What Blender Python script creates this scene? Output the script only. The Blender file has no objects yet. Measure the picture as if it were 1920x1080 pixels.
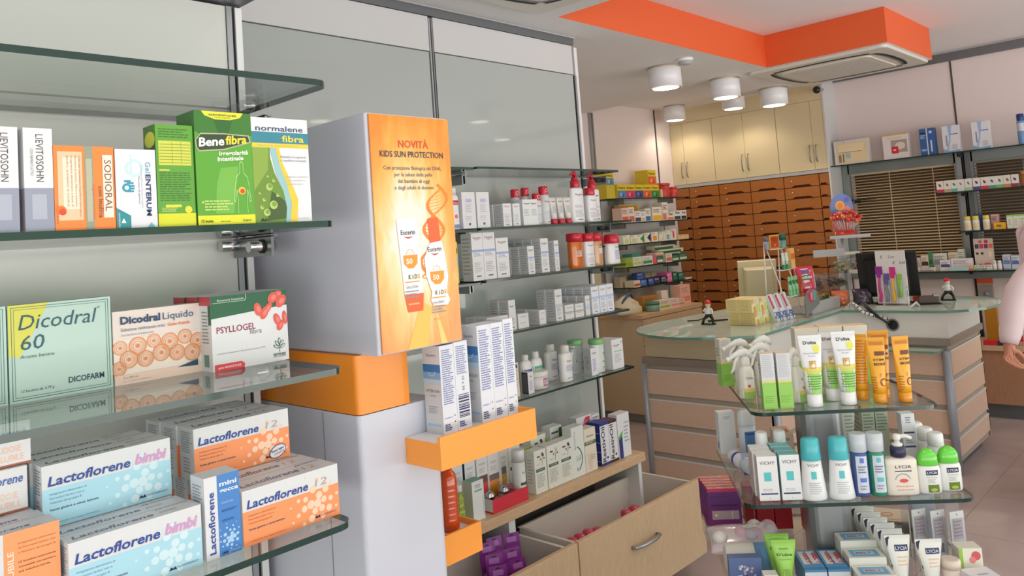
import bpy, bmesh, math, random
from mathutils import Vector, Matrix
random.seed(7)
sc = bpy.context.scene
COL = sc.collection
R = math.radians

# ------------------------------------------------------------------ camera, sky, light, exposure
cam_data = bpy.data.cameras.new('camera')
cam = bpy.data.objects.new('camera', cam_data)
COL.objects.link(cam)
YAW, PITCH, ROLL, FPX, PPY = 0.754774, 0.0663503, -0.0722496, 1469.13, 350.57
_cy, _sy, _cp, _sp = math.cos(YAW), math.sin(YAW), math.cos(PITCH), math.sin(PITCH)
_f = Vector((_cy * _cp, _sy * _cp, _sp))
_r0 = Vector((_sy, -_cy, 0))
_u0 = _r0.cross(_f)
_r = _r0 * math.cos(ROLL) + _u0 * math.sin(ROLL)
_u = _u0 * math.cos(ROLL) - _r0 * math.sin(ROLL)
cam.matrix_world = Matrix(((_r.x, _u.x, -_f.x, 0), (_r.y, _u.y, -_f.y, 0), (_r.z, _u.z, -_f.z, 1.55), (0, 0, 0, 1)))
cam_data.sensor_fit = 'HORIZONTAL'
cam_data.sensor_width = 36.0
cam_data.lens = FPX * 36.0 / 1920.0
cam_data.shift_y = -(540 - PPY) / 1920.0
cam_data.clip_start = 0.02
sc.camera = cam

world = bpy.data.worlds.new('daylight')
sc.world = world
world.use_nodes = True
_nt = world.node_tree
_nt.nodes.clear()
_tc = _nt.nodes.new('ShaderNodeTexCoord')
_sx = _nt.nodes.new('ShaderNodeSeparateXYZ')
_rp = _nt.nodes.new('ShaderNodeValToRGB')
_mr = _nt.nodes.new('ShaderNodeMapRange')
_mr.inputs[1].default_value = -1
_mr.inputs[2].default_value = 1
_bg = _nt.nodes.new('ShaderNodeBackground')
_wo = _nt.nodes.new('ShaderNodeOutputWorld')
_cr = _rp.color_ramp
_cr.elements[0].position = 0.0
_cr.elements[0].color = (1.75, 1.66, 1.58, 1)
_cr.elements[1].position = 1.0
_cr.elements[1].color = (0.80, 0.92, 1.15, 1)
for _p, _c in ((0.485, (1.6, 1.55, 1.46, 1)), (0.505, (0.36, 0.44, 0.33, 1)), (0.60, (0.46, 0.55, 0.42, 1)), (0.66, (0.95, 1.0, 1.1, 1))):
    _e = _cr.elements.new(_p)
    _e.color = _c
_nt.links.new(_tc.outputs['Generated'], _sx.inputs[0])
_nt.links.new(_sx.outputs['Z'], _mr.inputs[0])
_nt.links.new(_mr.outputs[0], _rp.inputs[0])
_nt.links.new(_rp.outputs[0], _bg.inputs['Color'])
_nt.links.new(_bg.outputs[0], _wo.inputs[0])
_bg.inputs['Strength'].default_value = 3.2

# sky portal in the shop front opening behind the viewer (guides sampling of the sky, adds no light)
_pl = bpy.data.lights.new('shopfront_portal', 'AREA')
_pl.shape = 'RECTANGLE'
_pl.size = 8.6
_pl.size_y = 2.3
_pl.cycles.is_portal = True
_po = bpy.data.objects.new('shopfront_portal', _pl)
_po.location = (2.4, -2.28, 1.35)
_po.rotation_euler = (R(90), 0, 0)
COL.objects.link(_po)

_pl2 = bpy.data.lights.new('added_opening_portal', 'AREA')
_pl2.shape = 'RECTANGLE'
_pl2.size = 3.2
_pl2.size_y = 2.3
_pl2.cycles.is_portal = True
_po2 = bpy.data.objects.new('added_opening_portal', _pl2)  # sampling guide in the added rear opening, gives no light itself
_po2.location = (-2.58, -.65, 1.35)
_po2.rotation_euler = (R(90), 0, R(-90))
COL.objects.link(_po2)

vs = sc.view_settings
vs.view_transform = 'Standard'
vs.look = 'None'
vs.exposure = -0.34
vs.gamma = 1.0
vs.use_curve_mapping = False
cy = sc.cycles
cy.max_bounces = 7
cy.diffuse_bounces = 6
cy.glossy_bounces = 3
cy.transmission_bounces = 4
cy.transparent_max_bounces = 16
cy.caustics_reflective = False
cy.caustics_refractive = False
cy.use_denoising = True
cy.sample_clamp_indirect = 4.0
LAMP_W = 26.0

# ------------------------------------------------------------------ materials (all node based)
MATS = {}
def lin(c):
    c = c / 255.0
    return c / 12.92 if c <= 0.04045 else ((c + 0.055) / 1.055) ** 2.4
def rgb(c):
    return (lin(c[0]), lin(c[1]), lin(c[2]), 1.0)
def new_mat(name):
    m = bpy.data.materials.new(name)
    m.use_nodes = True
    nt = m.node_tree
    return m, nt, nt.nodes['Principled BSDF']
def mat(name, c, rough=0.5, metal=0.0, coat=0.0, emit=None, es=0.0, alpha=1.0, spec=0.5, noise=None):
    m, nt, b = new_mat(name)
    b.inputs['Base Color'].default_value = rgb(c)
    b.inputs['Roughness'].default_value = rough
    b.inputs['Metallic'].default_value = metal
    b.inputs['Coat Weight'].default_value = coat
    b.inputs['Coat Roughness'].default_value = 0.04
    b.inputs['Specular IOR Level'].default_value = spec
    b.inputs['Alpha'].default_value = alpha
    if emit:
        b.inputs['Emission Color'].default_value = rgb(emit)
        b.inputs['Emission Strength'].default_value = es
    if noise:
        sc_, amt, dark = noise
        n = nt.nodes.new('ShaderNodeTexNoise')
        n.inputs['Scale'].default_value = sc_
        n.inputs['Detail'].default_value = 4
        mx = nt.nodes.new('ShaderNodeMix')
        mx.data_type = 'RGBA'
        mx.inputs[6].default_value = rgb(c)
        mx.inputs[7].default_value = rgb(dark)
        t = nt.nodes.new('ShaderNodeTexCoord')
        mm = nt.nodes.new('ShaderNodeMath')
        mm.operation = 'MULTIPLY'
        mm.inputs[1].default_value = amt
        nt.links.new(t.outputs['Object'], n.inputs['Vector'])
        nt.links.new(n.outputs['Fac'], mm.inputs[0])
        nt.links.new(mm.outputs[0], mx.inputs[0])
        nt.links.new(mx.outputs[2], b.inputs['Base Color'])
    MATS[name] = m
    return m
def wood(name, c, dark, scale=(1, 1, 12), rough=0.4, band=6.0, dist=3.0):
    m, nt, b = new_mat(name)
    t = nt.nodes.new('ShaderNodeTexCoord')
    mp = nt.nodes.new('ShaderNodeMapping')
    mp.inputs['Scale'].default_value = scale
    n = nt.nodes.new('ShaderNodeTexNoise')
    n.inputs['Scale'].default_value = band
    n.inputs['Detail'].default_value = 6
    n.inputs['Distortion'].default_value = dist
    r = nt.nodes.new('ShaderNodeValToRGB')
    r.color_ramp.elements[0].position = 0.3
    r.color_ramp.elements[1].position = 0.7
    r.color_ramp.elements[0].color = rgb(dark)
    r.color_ramp.elements[1].color = rgb(c)
    nt.links.new(t.outputs['Object'], mp.inputs[0])
    nt.links.new(mp.outputs[0], n.inputs['Vector'])
    nt.links.new(n.outputs['Fac'], r.inputs[0])
    nt.links.new(r.outputs[0], b.inputs['Base Color'])
    b.inputs['Roughness'].default_value = rough
    MATS[name] = m
def clear(name, tint, base=0.04, rough=0.0, body=None, body_fac=0.0):
    """clear glass or film: see-through tint plus mirror reflection that grows towards grazing angles"""
    m = bpy.data.materials.new(name)
    m.use_nodes = True
    nt = m.node_tree
    nt.nodes.clear()
    o = nt.nodes.new('ShaderNodeOutputMaterial')
    tr = nt.nodes.new('ShaderNodeBsdfTransparent')
    tr.inputs[0].default_value = (tint[0], tint[1], tint[2], 1)
    gl = nt.nodes.new('ShaderNodeBsdfGlossy')
    gl.inputs['Roughness'].default_value = rough
    lw = nt.nodes.new('ShaderNodeLayerWeight')
    lw.inputs[0].default_value = 0.5
    p = nt.nodes.new('ShaderNodeMath')
    p.operation = 'POWER'
    p.inputs[1].default_value = 5.0
    mr = nt.nodes.new('ShaderNodeMapRange')
    mr.inputs[3].default_value = base
    mr.inputs[4].default_value = 1.0
    mx = nt.nodes.new('ShaderNodeMixShader')
    nt.links.new(lw.outputs['Facing'], p.inputs[0])
    nt.links.new(p.outputs[0], mr.inputs[0])
    nt.links.new(mr.outputs[0], mx.inputs[0])
    src = tr.outputs[0]
    if body:
        df = nt.nodes.new('ShaderNodeBsdfDiffuse')
        df.inputs[0].default_value = rgb(body)
        m2 = nt.nodes.new('ShaderNodeMixShader')
        m2.inputs[0].default_value = body_fac
        nt.links.new(tr.outputs[0], m2.inputs[1])
        nt.links.new(df.outputs[0], m2.inputs[2])
        src = m2.outputs[0]
    nt.links.new(src, mx.inputs[1])
    nt.links.new(gl.outputs[0], mx.inputs[2])
    nt.links.new(mx.outputs[0], o.inputs[0])
    MATS[name] = m

clear('glass_face', (0.945, 0.972, 0.96))
mat('glass_edge', (14, 50, 42), 0.12, coat=0.3)
clear('clear_film', (0.95, 0.96, 0.97), base=0.08)
clear('clear_plastic', (0.93, 0.94, 0.95), base=0.06, body=(225, 228, 230), body_fac=0.07)
clear('frosted_plastic', (0.9, 0.92, 0.94), base=0.05, rough=0.2, body=(220, 226, 235), body_fac=0.72)
mat('wall_white', (206, 204, 206), 0.6, noise=(3, .25, (196, 194, 196)))
mat('wall_pink', (224, 212, 210), 0.6)
mat('panel_white', (205, 206, 208), 0.45, noise=(40, .2, (196, 197, 199)))
mat('panel_glass', (172, 180, 179), 0.25, coat=1.0)
mat('ceiling_paint', (236, 234, 236), 0.8)
mat('ceiling_low', (226, 226, 226), 0.8)
mat('orange_paint', (224, 98, 48), 0.6)
mat('aluminium', (168, 172, 176), 0.35, metal=0.75)
mat('aluminium_dark', (120, 124, 128), 0.4, metal=0.6)
mat('chrome', (200, 200, 200), 0.12, metal=1.0)
mat('steel', (150, 152, 153), 0.3, metal=0.9)
mat('slot_black', (22, 24, 26), 0.6)
mat('black_plastic', (26, 26, 28), 0.4)
mat('dark_grey', (70, 72, 74), 0.5)
mat('mid_grey', (128, 130, 132), 0.5)
mat('light_grey', (176, 178, 182), 0.5)
mat('white', (226, 227, 230), 0.45)
mat('white_gloss', (228, 229, 232), 0.25, coat=0.3)
mat('cap_white', (224, 224, 220), 0.35)
mat('off_white', (218, 212, 200), 0.5)
mat('cream', (226, 216, 178), 0.5)
mat('cabinet_cream', (216, 201, 164), 0.5, noise=(6, .3, (207, 192, 155)))
mat('panel_beige', (206, 190, 160), 0.5)
mat('seam_dark', (70, 66, 62), 0.7)
wood('wood_light', (205, 170, 138), (190, 154, 122), (1.5, 1.5, 14), 0.4, 5)
wood('wood_ledge', (214, 182, 148), (198, 164, 128), (2, 14, 14), 0.4, 4)
wood('wood_counter', (228, 198, 178), (217, 185, 164), (3, 3, 26), 0.4, 5)
wood('wood_drawer', (176, 110, 54), (156, 92, 42), (3, 3, 22), 0.35, 4)
wood('wood_front', (212, 184, 152), (200, 170, 136), (9, 9, 1.4), 0.4, 5)
mat('wood_dark', (82, 34, 12), 0.5)
mat('drawer_notch', (92, 42, 16), 0.5)
mat('drawer_inner', (214, 206, 196), 0.5)
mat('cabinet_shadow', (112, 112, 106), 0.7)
mat('counter_white', (224, 224, 222), 0.35, coat=0.3)
clear('counter_glass', (0.86, 0.94, 0.90), base=0.06, body=(222, 238, 226), body_fac=0.95)
mat('counter_glass_edge', (96, 150, 136), 0.2, coat=0.5)
mat('floor_stone', (176, 158, 154), 0.28)
mat('blind_slat', (222, 202, 170), 0.4)
mat('blind_grey', (150, 148, 144), 0.45)
mat('window_frame', (138, 146, 146), 0.35, metal=0.4)
mat('backroom', (120, 92, 60), 0.8)
mat('panel_left', (206, 209, 205), 0.45)
mat('counter_groove', (172, 162, 150), 0.45)
mat('post_grey', (164, 170, 182), 0.35, metal=0.2)
mat('band_metal', (160, 150, 142), 0.35, metal=0.5)
wood('wood_front_red', (186, 138, 108), (174, 126, 98), (9, 9, 1.4), 0.4, 5)
mat('cassette_white', (214, 212, 204), 0.5)
mat('column_metal', (150, 152, 154), 0.35, metal=0.7)
mat('lamp_white', (232, 233, 238), 0.35, coat=0.2)
mat('lamp_ring', (206, 190, 150), 0.25, metal=0.6)
mat('lamp_disc', (255, 250, 235), 0.5, emit=(255, 244, 222), es=9.0)

def floor_material():
    m = MATS['floor_stone']
    nt = m.node_tree
    b = nt.nodes['Principled BSDF']
    t = nt.nodes.new('ShaderNodeTexCoord')
    n = nt.nodes.new('ShaderNodeTexNoise')
    n.inputs['Scale'].default_value = 2.2
    n.inputs['Detail'].default_value = 8
    n.inputs['Distortion'].default_value = 1.2
    r = nt.nodes.new('ShaderNodeValToRGB')
    r.color_ramp.elements[0].position = 0.32
    r.color_ramp.elements[0].color = rgb((168, 150, 147))
    r.color_ramp.elements[1].position = 0.62
    r.color_ramp.elements[1].color = rgb((184, 168, 164))
    bt = nt.nodes.new('ShaderNodeTexBrick')
    bt.offset = 0.0
    bt.inputs['Scale'].default_value = 1.0
    bt.inputs['Mortar Size'].default_value = 0.003
    bt.inputs['Brick Width'].default_value = 0.6
    bt.inputs['Row Height'].default_value = 0.6
    bt.inputs['Mortar'].default_value = rgb((146, 128, 124))
    nt.links.new(t.outputs['Object'], n.inputs['Vector'])
    nt.links.new(t.outputs['Object'], bt.inputs['Vector'])
    nt.links.new(n.outputs['Fac'], r.inputs[0])
    nt.links.new(r.outputs[0], bt.inputs['Color1'])
    nt.links.new(r.outputs[0], bt.inputs['Color2'])
    nt.links.new(bt.outputs['Color'], b.inputs['Base Color'])
floor_material()

# ------------------------------------------------------------------ mesh helpers
TEXT_CACHE = {}
def text_polys(s, bold=0.0, res=2):
    """outline of a line of lettering as 2D points and faces, cap height about 0.7 of size 1"""
    k = (s, round(bold, 3), res)
    if k in TEXT_CACHE:
        return TEXT_CACHE[k]
    cu = bpy.data.curves.new('lettering', 'FONT')
    cu.body = s
    cu.size = 1.0
    cu.offset = bold
    cu.resolution_u = res
    ob = bpy.data.objects.new('lettering', cu)
    me = ob.to_mesh()
    vv = [(v.co.x, v.co.y) for v in me.vertices]
    ff = [tuple(p.vertices) for p in me.polygons]
    ob.to_mesh_clear()
    bpy.data.objects.remove(ob)
    bpy.data.curves.remove(cu)
    xs = [p[0] for p in vv] or [0, 1]
    TEXT_CACHE[k] = (vv, ff, min(xs), max(xs))
    return TEXT_CACHE[k]

class Face:
    """a printable rectangle on a mesh: u to the right, v up, small layers lift prints off the surface"""
    def __init__(s, g, o, u, v, w, h):
        s.g, s.o, s.u, s.v = g, Vector(o), Vector(u).normalized(), Vector(v).normalized()
        s.n = s.u.cross(s.v)
        s.w, s.h = w, h
        s.eps = 0.00025
        s.k = 1
        s.c_ = 0
    def up(s, k):
        s.c_ += 1
        return k + .004 * s.c_
    def P(s, x, y, k):
        return s.o + s.u * x + s.v * y + s.n * (s.eps * k)
    def poly(s, pts, m, k=None):
        k = s.up(k or s.k)
        s.g.poly([s.P(x, y, k) for x, y in pts], m)
    def rect(s, x0, y0, x1, y1, m, k=1):
        """fractions of width and height"""
        s.poly([(x0 * s.w, y0 * s.h), (x1 * s.w, y0 * s.h), (x1 * s.w, y1 * s.h), (x0 * s.w, y1 * s.h)], m, k)
    def fpoly(s, pts, m, k=1):
        s.poly([(x * s.w, y * s.h) for x, y in pts], m, k)
    def circ(s, cx, cy_, r, m, k=1, n=16, ry=None, rot=0.0):
        ry = ry or r
        c, q = math.cos(rot), math.sin(rot)
        pts = []
        for i in range(n):
            a = 2 * math.pi * i / n
            x, y = r * math.cos(a), ry * math.sin(a)
            pts.append((cx * s.w + x * c - y * q, cy_ * s.h + x * q + y * c))
        s.poly(pts, m, k)
    def ring(s, cx, cy_, r0, r1, m, k=1, n=24, a0=0.0, a1=2 * math.pi):
        for i in range(n):
            a, b = a0 + (a1 - a0) * i / n, a0 + (a1 - a0) * (i + 1) / n
            s.poly([(cx * s.w + r0 * math.cos(a), cy_ * s.h + r0 * math.sin(a)), (cx * s.w + r1 * math.cos(a), cy_ * s.h + r1 * math.sin(a)),
                    (cx * s.w + r1 * math.cos(b), cy_ * s.h + r1 * math.sin(b)), (cx * s.w + r0 * math.cos(b), cy_ * s.h + r0 * math.sin(b))], m, k)
    def text(s, t, x, y, width, m, k=2, height=None, bold=0.0, shear=0.0, rot=0.0, align='l', res=2):
        """lettering with its lower left (or centre / right) at fraction x, y; scaled to a width (fraction of w); height = cap height as fraction of h"""
        vv, ff, a, b = text_polys(t, bold, res)
        L = s.h if abs(abs(rot) - 90) < 1 else s.w
        H = s.w if abs(abs(rot) - 90) < 1 else s.h
        sx_ = width * L / max(b - a, 1e-6)
        sy_ = sx_ if height is None else height * H / 0.7
        ca, sa = math.cos(R(rot)), math.sin(R(rot))
        off = {'l': 0, 'c': -0.5, 'r': -1.0}[align] * width * L
        base = len(s.g.v)
        k = s.up(k)
        mi = s.g.mi(m)
        for px, py in vv:
            X = (px - a) * sx_ + off + py * sy_ * shear
            Y = py * sy_
            q = s.P(x * s.w + X * ca - Y * sa, y * s.h + X * sa + Y * ca, k)
            s.g.v.append(q)
        for f in ff:
            s.g.f.append(tuple(base + i for i in f))
            s.g.m.append(mi)
            s.g.s.append(False)
    def lines(s, x0, y0, x1, y1, n, m, k=1, jit=0.3, fill=0.5, seed=1):
        """small print: n ragged thin lines between y1 (top) and y0"""
        rd = random.Random(seed)
        for i in range(n):
            yt = y1 - (y1 - y0) * i / n
            hh = (y1 - y0) / n * fill
            xe = x1 - (x1 - x0) * jit * rd.random()
            x = x0
            while x < xe - 0.001:
                wv = min((x1 - x0) * (0.08 + 0.16 * rd.random()), xe - x)
                s.rect(x, yt - hh, x + wv, yt, m, k)
                x += wv + (x1 - x0) * 0.025
    def bars(s, x0, y0, x1, y1, m, k=2, n=16, seed=3, vertical=False):
        rd = random.Random(seed)
        t = 0.0
        while t < 0.98:
            wv = (0.3 + rd.random()) / n
            if vertical:
                s.rect(x0, y0 + (y1 - y0) * t, x1, y0 + (y1 - y0) * min(1, t + wv), m, k)
            else:
                s.rect(x0 + (x1 - x0) * t, y0, x0 + (x1 - x0) * min(1, t + wv), y1, m, k)
            t += wv + (0.3 + rd.random() * .8) / n

class G:
    def __init__(s):
        s.v, s.f, s.m, s.s, s.mats = [], [], [], [], []
    def mi(s, name):
        if name not in s.mats:
            s.mats.append(name)
        return s.mats.index(name)
    def poly(s, pts, m, smooth=False):
        b = len(s.v)
        s.v += [Vector(p) for p in pts]
        s.f.append(tuple(range(b, b + len(pts))))
        s.m.append(s.mi(m))
        s.s.append(smooth)
    def grid(s, rings, m, closed=True, cap0=True, cap1=True, smooth=True, capm=None):
        """skin a list of rings (same number of points)"""
        b = len(s.v)
        n = len(rings[0])
        for r in rings:
            s.v += [Vector(p) for p in r]
        for i in range(len(rings) - 1):
            mm = s.mi(m[i] if isinstance(m, (list, tuple)) else m)
            for j in range(n if closed else n - 1):
                j2 = (j + 1) % n
                s.f.append((b + i * n + j, b + i * n + j2, b + (i + 1) * n + j2, b + (i + 1) * n + j))
                s.m.append(mm)
                s.s.append(smooth)
        m0 = capm or (m[0] if isinstance(m, (list, tuple)) else m)
        m1 = capm or (m[-1] if isinstance(m, (list, tuple)) else m)
        if cap0:
            s.f.append(tuple(b + j for j in reversed(range(n))))
            s.m.append(s.mi(m0))
            s.s.append(False)
        if cap1:
            s.f.append(tuple(b + (len(rings) - 1) * n + j for j in range(n)))
            s.m.append(s.mi(m1))
            s.s.append(False)
    def box(s, x0, y0, z0, x1, y1, z1, m, **fm):
        """axis aligned box; fm: left/right/front/back/top/bottom material overrides"""
        b = len(s.v)
        s.v += [Vector(p) for p in ((x0, y0, z0), (x1, y0, z0), (x1, y1, z0), (x0, y1, z0), (x0, y0, z1), (x1, y0, z1), (x1, y1, z1), (x0, y1, z1))]
        for nm, f in (('bottom', (0, 3, 2, 1)), ('top', (4, 5, 6, 7)), ('front', (0, 1, 5, 4)), ('right', (1, 2, 6, 5)), ('back', (2, 3, 7, 6)), ('left', (3, 0, 4, 7))):
            s.f.append(tuple(b + i for i in f))
            s.m.append(s.mi(fm.get(nm, m)))
            s.s.append(False)
    def prism(s, outline, z0, z1, m, side=None, bottom=None):
        """outline counter clockwise in xy"""
        n = len(outline)
        b = len(s.v)
        s.v += [Vector((x, y, z0)) for x, y in outline] + [Vector((x, y, z1)) for x, y in outline]
        s.f.append(tuple(b + n + i for i in range(n)))
        s.m.append(s.mi(m)); s.s.append(False)
        s.f.append(tuple(b + i for i in reversed(range(n))))
        s.m.append(s.mi(bottom or m)); s.s.append(False)
        for i in range(n):
            j = (i + 1) % n
            s.f.append((b + i, b + j, b + n + j, b + n + i))
            s.m.append(s.mi(side or m)); s.s.append(False)
    def lathe(s, prof, m, c=(0, 0, 0), n=20, sx=1.0, sy=1.0, power=2.0, smooth=True, rot=0.0, caps=True):
        """profile of (radius, z); power > 2 gives a rounded square section"""
        rings = []
        for r, z in prof:
            ring = []
            for i in range(n):
                a = 2 * math.pi * i / n + rot
                ca, sa = math.cos(a), math.sin(a)
                if power != 2.0:
                    q = (abs(ca) ** power + abs(sa) ** power) ** (-1.0 / power)
                    ca, sa = ca * q, sa * q
                ring.append((c[0] + r * sx * ca, c[1] + r * sy * sa, c[2] + z))
            rings.append(ring)
        s.grid(rings, m, True, caps and prof[0][0] > 1e-5, caps and prof[-1][0] > 1e-5, smooth)
    def tube(s, pts, r, m, n=8, smooth=True, closed=False, caps=True):
        pts = [Vector(p) for p in pts]
        rs = r if isinstance(r, (list, tuple)) else [r] * len(pts)
        rings = []
        up = Vector((0, 0, 1))
        N = len(pts)
        prev = None
        for i, p in enumerate(pts):
            if closed:
                t = pts[(i + 1) % N] - pts[i - 1]
            else:
                t = (pts[min(i + 1, N - 1)] - pts[max(i - 1, 0)])
            t.normalize()
            if prev is None:
                a = t.cross(up)
                if a.length < 1e-3:
                    a = t.cross(Vector((1, 0, 0)))
            else:
                a = prev - t * prev.dot(t)
            a.normalize()
            prev = a
            bb = t.cross(a)
            rings.append([p + (a * math.cos(2 * math.pi * k / n) + bb * math.sin(2 * math.pi * k / n)) * rs[i] for k in range(n)])
        if closed:
            rings.append(rings[0])
        s.grid(rings, m, True, caps and not closed, caps and not closed, smooth)
    def cyl(s, p0, p1, r, m, n=14, smooth=True):
        s.tube([p0, p1], r, m, n, smooth)
    def disc(s, c, r, m, n=24, flip=False, sx=1, sy=1):
        pts = [(c[0] + r * sx * math.cos(2 * math.pi * i / n), c[1] + r * sy * math.sin(2 * math.pi * i / n), c[2]) for i in range(n)]
        s.poly(list(reversed(pts)) if flip else pts, m)
    def ball(s, c, r, m, n=12, k=8, sz=1.0):
        s.lathe([(max(1e-6, r * math.sin(math.pi * i / k)), -r * sz * math.cos(math.pi * i / k)) for i in range(k + 1)], m, c, n)
    def face(s, side, x0, y0, z0, x1, y1, z1):
        if side == 'front':
            return Face(s, (x0, y0, z0), (1, 0, 0), (0, 0, 1), x1 - x0, z1 - z0)
        if side == 'left':
            return Face(s, (x0, y1, z0), (0, -1, 0), (0, 0, 1), y1 - y0, z1 - z0)
        if side == 'right':
            return Face(s, (x1, y0, z0), (0, 1, 0), (0, 0, 1), y1 - y0, z1 - z0)
        if side == 'top':
            return Face(s, (x0, y0, z1), (1, 0, 0), (0, 1, 0), x1 - x0, y1 - y0)
        if side == 'back':
            return Face(s, (x1, y1, z0), (-1, 0, 0), (0, 0, 1), x1 - x0, z1 - z0)
    def mesh(s, name):
        me = bpy.data.meshes.new(name)
        me.from_pydata([tuple(v) for v in s.v], [], s.f)
        for nme in s.mats:
            me.materials.append(MATS[nme])
        me.polygons.foreach_set('material_index', s.m)
        me.polygons.foreach_set('use_smooth', s.s)
        me.update()
        return me
    def build(s, name, parent=None, loc=(0, 0, 0), rz=0.0, bevel=0.0, label=None, cat=None, group=None, kind=None):
        o = bpy.data.objects.new(name, s.mesh(name))
        COL.objects.link(o)
        o.location = loc
        o.rotation_euler = (0, 0, rz)
        if parent:
            o.parent = parent
        if bevel:
            b = o.modifiers.new('bevel', 'BEVEL')
            b.width = bevel
            b.segments = 2
            b.limit_method = 'ANGLE'
            b.angle_limit = R(50)
        tag(o, label, cat, group, kind)
        return o
def tag(o, label=None, cat=None, group=None, kind=None):
    if label: o['label'] = label
    if cat: o['category'] = cat
    if group: o['group'] = group
    if kind: o['kind'] = kind
    return o
def thing(name, label, cat, loc=(0, 0, 0), rz=0.0, group=None):
    o = bpy.data.objects.new(name, None)
    o.empty_display_size = 0.05
    COL.objects.link(o)
    o.location = loc
    o.rotation_euler = (0, 0, rz)
    return tag(o, label, cat, group)
def copy_thing(src, loc=None, rz=None, label=None, group=None, parent=None):
    c = src.copy()
    COL.objects.link(c)
    if parent: c.parent = parent
    if loc is not None: c.location = loc
    if rz is not None: c.rotation_euler = (0, 0, rz)
    if label: c['label'] = label
    if group: c['group'] = group
    for ch in list(src.children):
        copy_thing(ch, parent=c)
    return c
def struct(g, name, **k):
    return g.build(name, kind='structure', **k)
def rounded(x0, y0, x1, y1, r, corners=(1, 1, 1, 1), n=5):
    """ccw rectangle outline; corners (x0y0, x1y0, x1y1, x0y1) rounded where 1"""
    pts = []
    for (cx, cy_, a, on, px, py) in ((x0 + r, y0 + r, 180, corners[0], x0, y0), (x1 - r, y0 + r, 270, corners[1], x1, y0), (x1 - r, y1 - r, 0, corners[2], x1, y1), (x0 + r, y1 - r, 90, corners[3], x0, y1)):
        if on:
            for i in range(n + 1):
                t = R(a + 90 * i / n)
                pts.append((cx + r * math.cos(t), cy_ + r * math.sin(t)))
        else:
            pts.append((px, py))
    return pts
def solid(name, m, dims, label=None, cat=None, **k):
    g = G()
    g.box(*dims, m)
    return g.build(name, label=label, cat=cat, **k)
# ------------------------------------------------------------------ the room
g = G(); g.box(-2.6, -3.2, -0.06, 7.4, 4.3, 0, 'floor_stone'); struct(g, 'floor')
g = G(); g.box(-2.6, -2.4, 2.80, 7.4, 4.3, 2.88, 'ceiling_paint'); struct(g, 'ceiling')
g = G()
out = [(-2.6, -2.3), (2.84, -2.3), (2.84, 2.295), (5.03, 2.295), (5.03, 1.52), (5.95, 1.52), (5.95, 3.05), (5.3, 3.05), (5.3, 4.14), (-2.6, 4.14)]
g.prism(out, 2.579, 2.799, 'ceiling_low', side='orange_paint')
struct(g, 'ceiling_low')
g = G(); g.box(5.3, 3.05, 2.70, 6.74, 4.14, 2.799, 'ceiling_low'); g.box(5.95, 2.61, 2.70, 6.74, 3.05, 2.799, 'ceiling_low'); struct(g, 'ceiling_recess')
g = G(); g.box(-2.6, 2.56, 0, 3.2, 4.14, 2.579, 'wall_white'); struct(g, 'wall_left')
g = G(); g.box(-2.6, 4.14, 0, 7.4, 4.26, 2.80, 'wall_pink')
struct(g, 'wall_back')
g = G(); g.box(-2.6, 1.606, 0, 0.812, 2.56, 2.579, 'wall_white'); struct(g, 'wall_pier')
g = G(); g.box(-2.7, 1.0, 0, -2.6, 4.26, 2.80, 'wall_white'); g.box(-2.7, -2.4, 2.5, -2.6, 1.0, 2.80, 'wall_white'); struct(g, 'wall_rear')
g = G(); g.box(-2.68, -2.3, 0, -2.62, 1.0, .06, 'aluminium_dark')
for y in (-1.2, -.1): g.box(-2.68, y - .03, 0, -2.62, y + .03, 2.5, 'aluminium_dark')
struct(g, 'added_opening_1')
# right wall with two glazed openings into the back room
g = G()
WY = [(1.70, 2.545), (0.70, 1.59), (-0.40, 0.59)]
g.box(7.0, -2.4, 1.96, 7.14, 2.62, 2.80, 'wall_pink')
g.box(7.0, -2.4, 0, 7.14, 2.62, 1.035, 'wall_pink')
ys = [2.62] + [v for a, b in WY for v in (b, a)] + [-2.4]
for i in range(0, len(ys), 2):
    g.box(7.0, ys[i + 1], 1.035, 7.14, ys[i], 1.96, 'wall_pink')
struct(g, 'wall_right')
g = G(); g.box(7.36, -2.4, 0, 7.42, 4.3, 2.8, 'backroom'); struct(g, 'wall_backroom')
# street front: wide openings between slim posts
g = G()
g.box(-2.6, -2.4, 0, 7.1, -2.3, 0.2, 'aluminium_dark')
g.box(-2.6, -2.4, 2.5, 7.1, -2.3, 2.8, 'wall_white')
for x in (-2.6, -0.2, 2.2, 4.6, 7.0):
    g.box(x - .03, -2.38, 0.2, x + .03, -2.32, 2.5, 'aluminium_dark')
struct(g, 'window_front')
# trims of the wall panelling
g = G()
g.box(0.815, 2.50, 2.537, 3.205, 2.56, 2.578, 'aluminium_dark')
g.box(0.815, 2.492, 2.572, 3.215, 2.50, 2.578, 'light_grey')
struct(g, 'trim_1')
g = G(); g.box(6.985, -2.3, 2.722, 7.0, 2.61, 2.79, 'aluminium_dark'); struct(g, 'trim_2')
g = G()
for y in (1.662, 0.62, -0.42):
    g.box(6.994, y - .006, 1.99, 7.0, y + .006, 2.722, 'seam_dark')
struct(g, 'trim_3')
# uprights of the right wall shelving
g = G()
for y in (1.645, 0.645, -0.355):
    g.box(6.985, y - .012, 0.0, 7.0, y + .012, 1.985, 'slot_black')
    g.box(6.982, y + .012, 1.0, 7.0, y + .05, 1.985, 'aluminium')
    g.box(6.982, y - .05, 1.0, 7.0, y - .012, 1.985, 'aluminium_dark')
g.box(6.985, 2.595, 0.4, 7.0, 2.607, 1.985, 'slot_black')
struct(g, 'trim_4')
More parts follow.
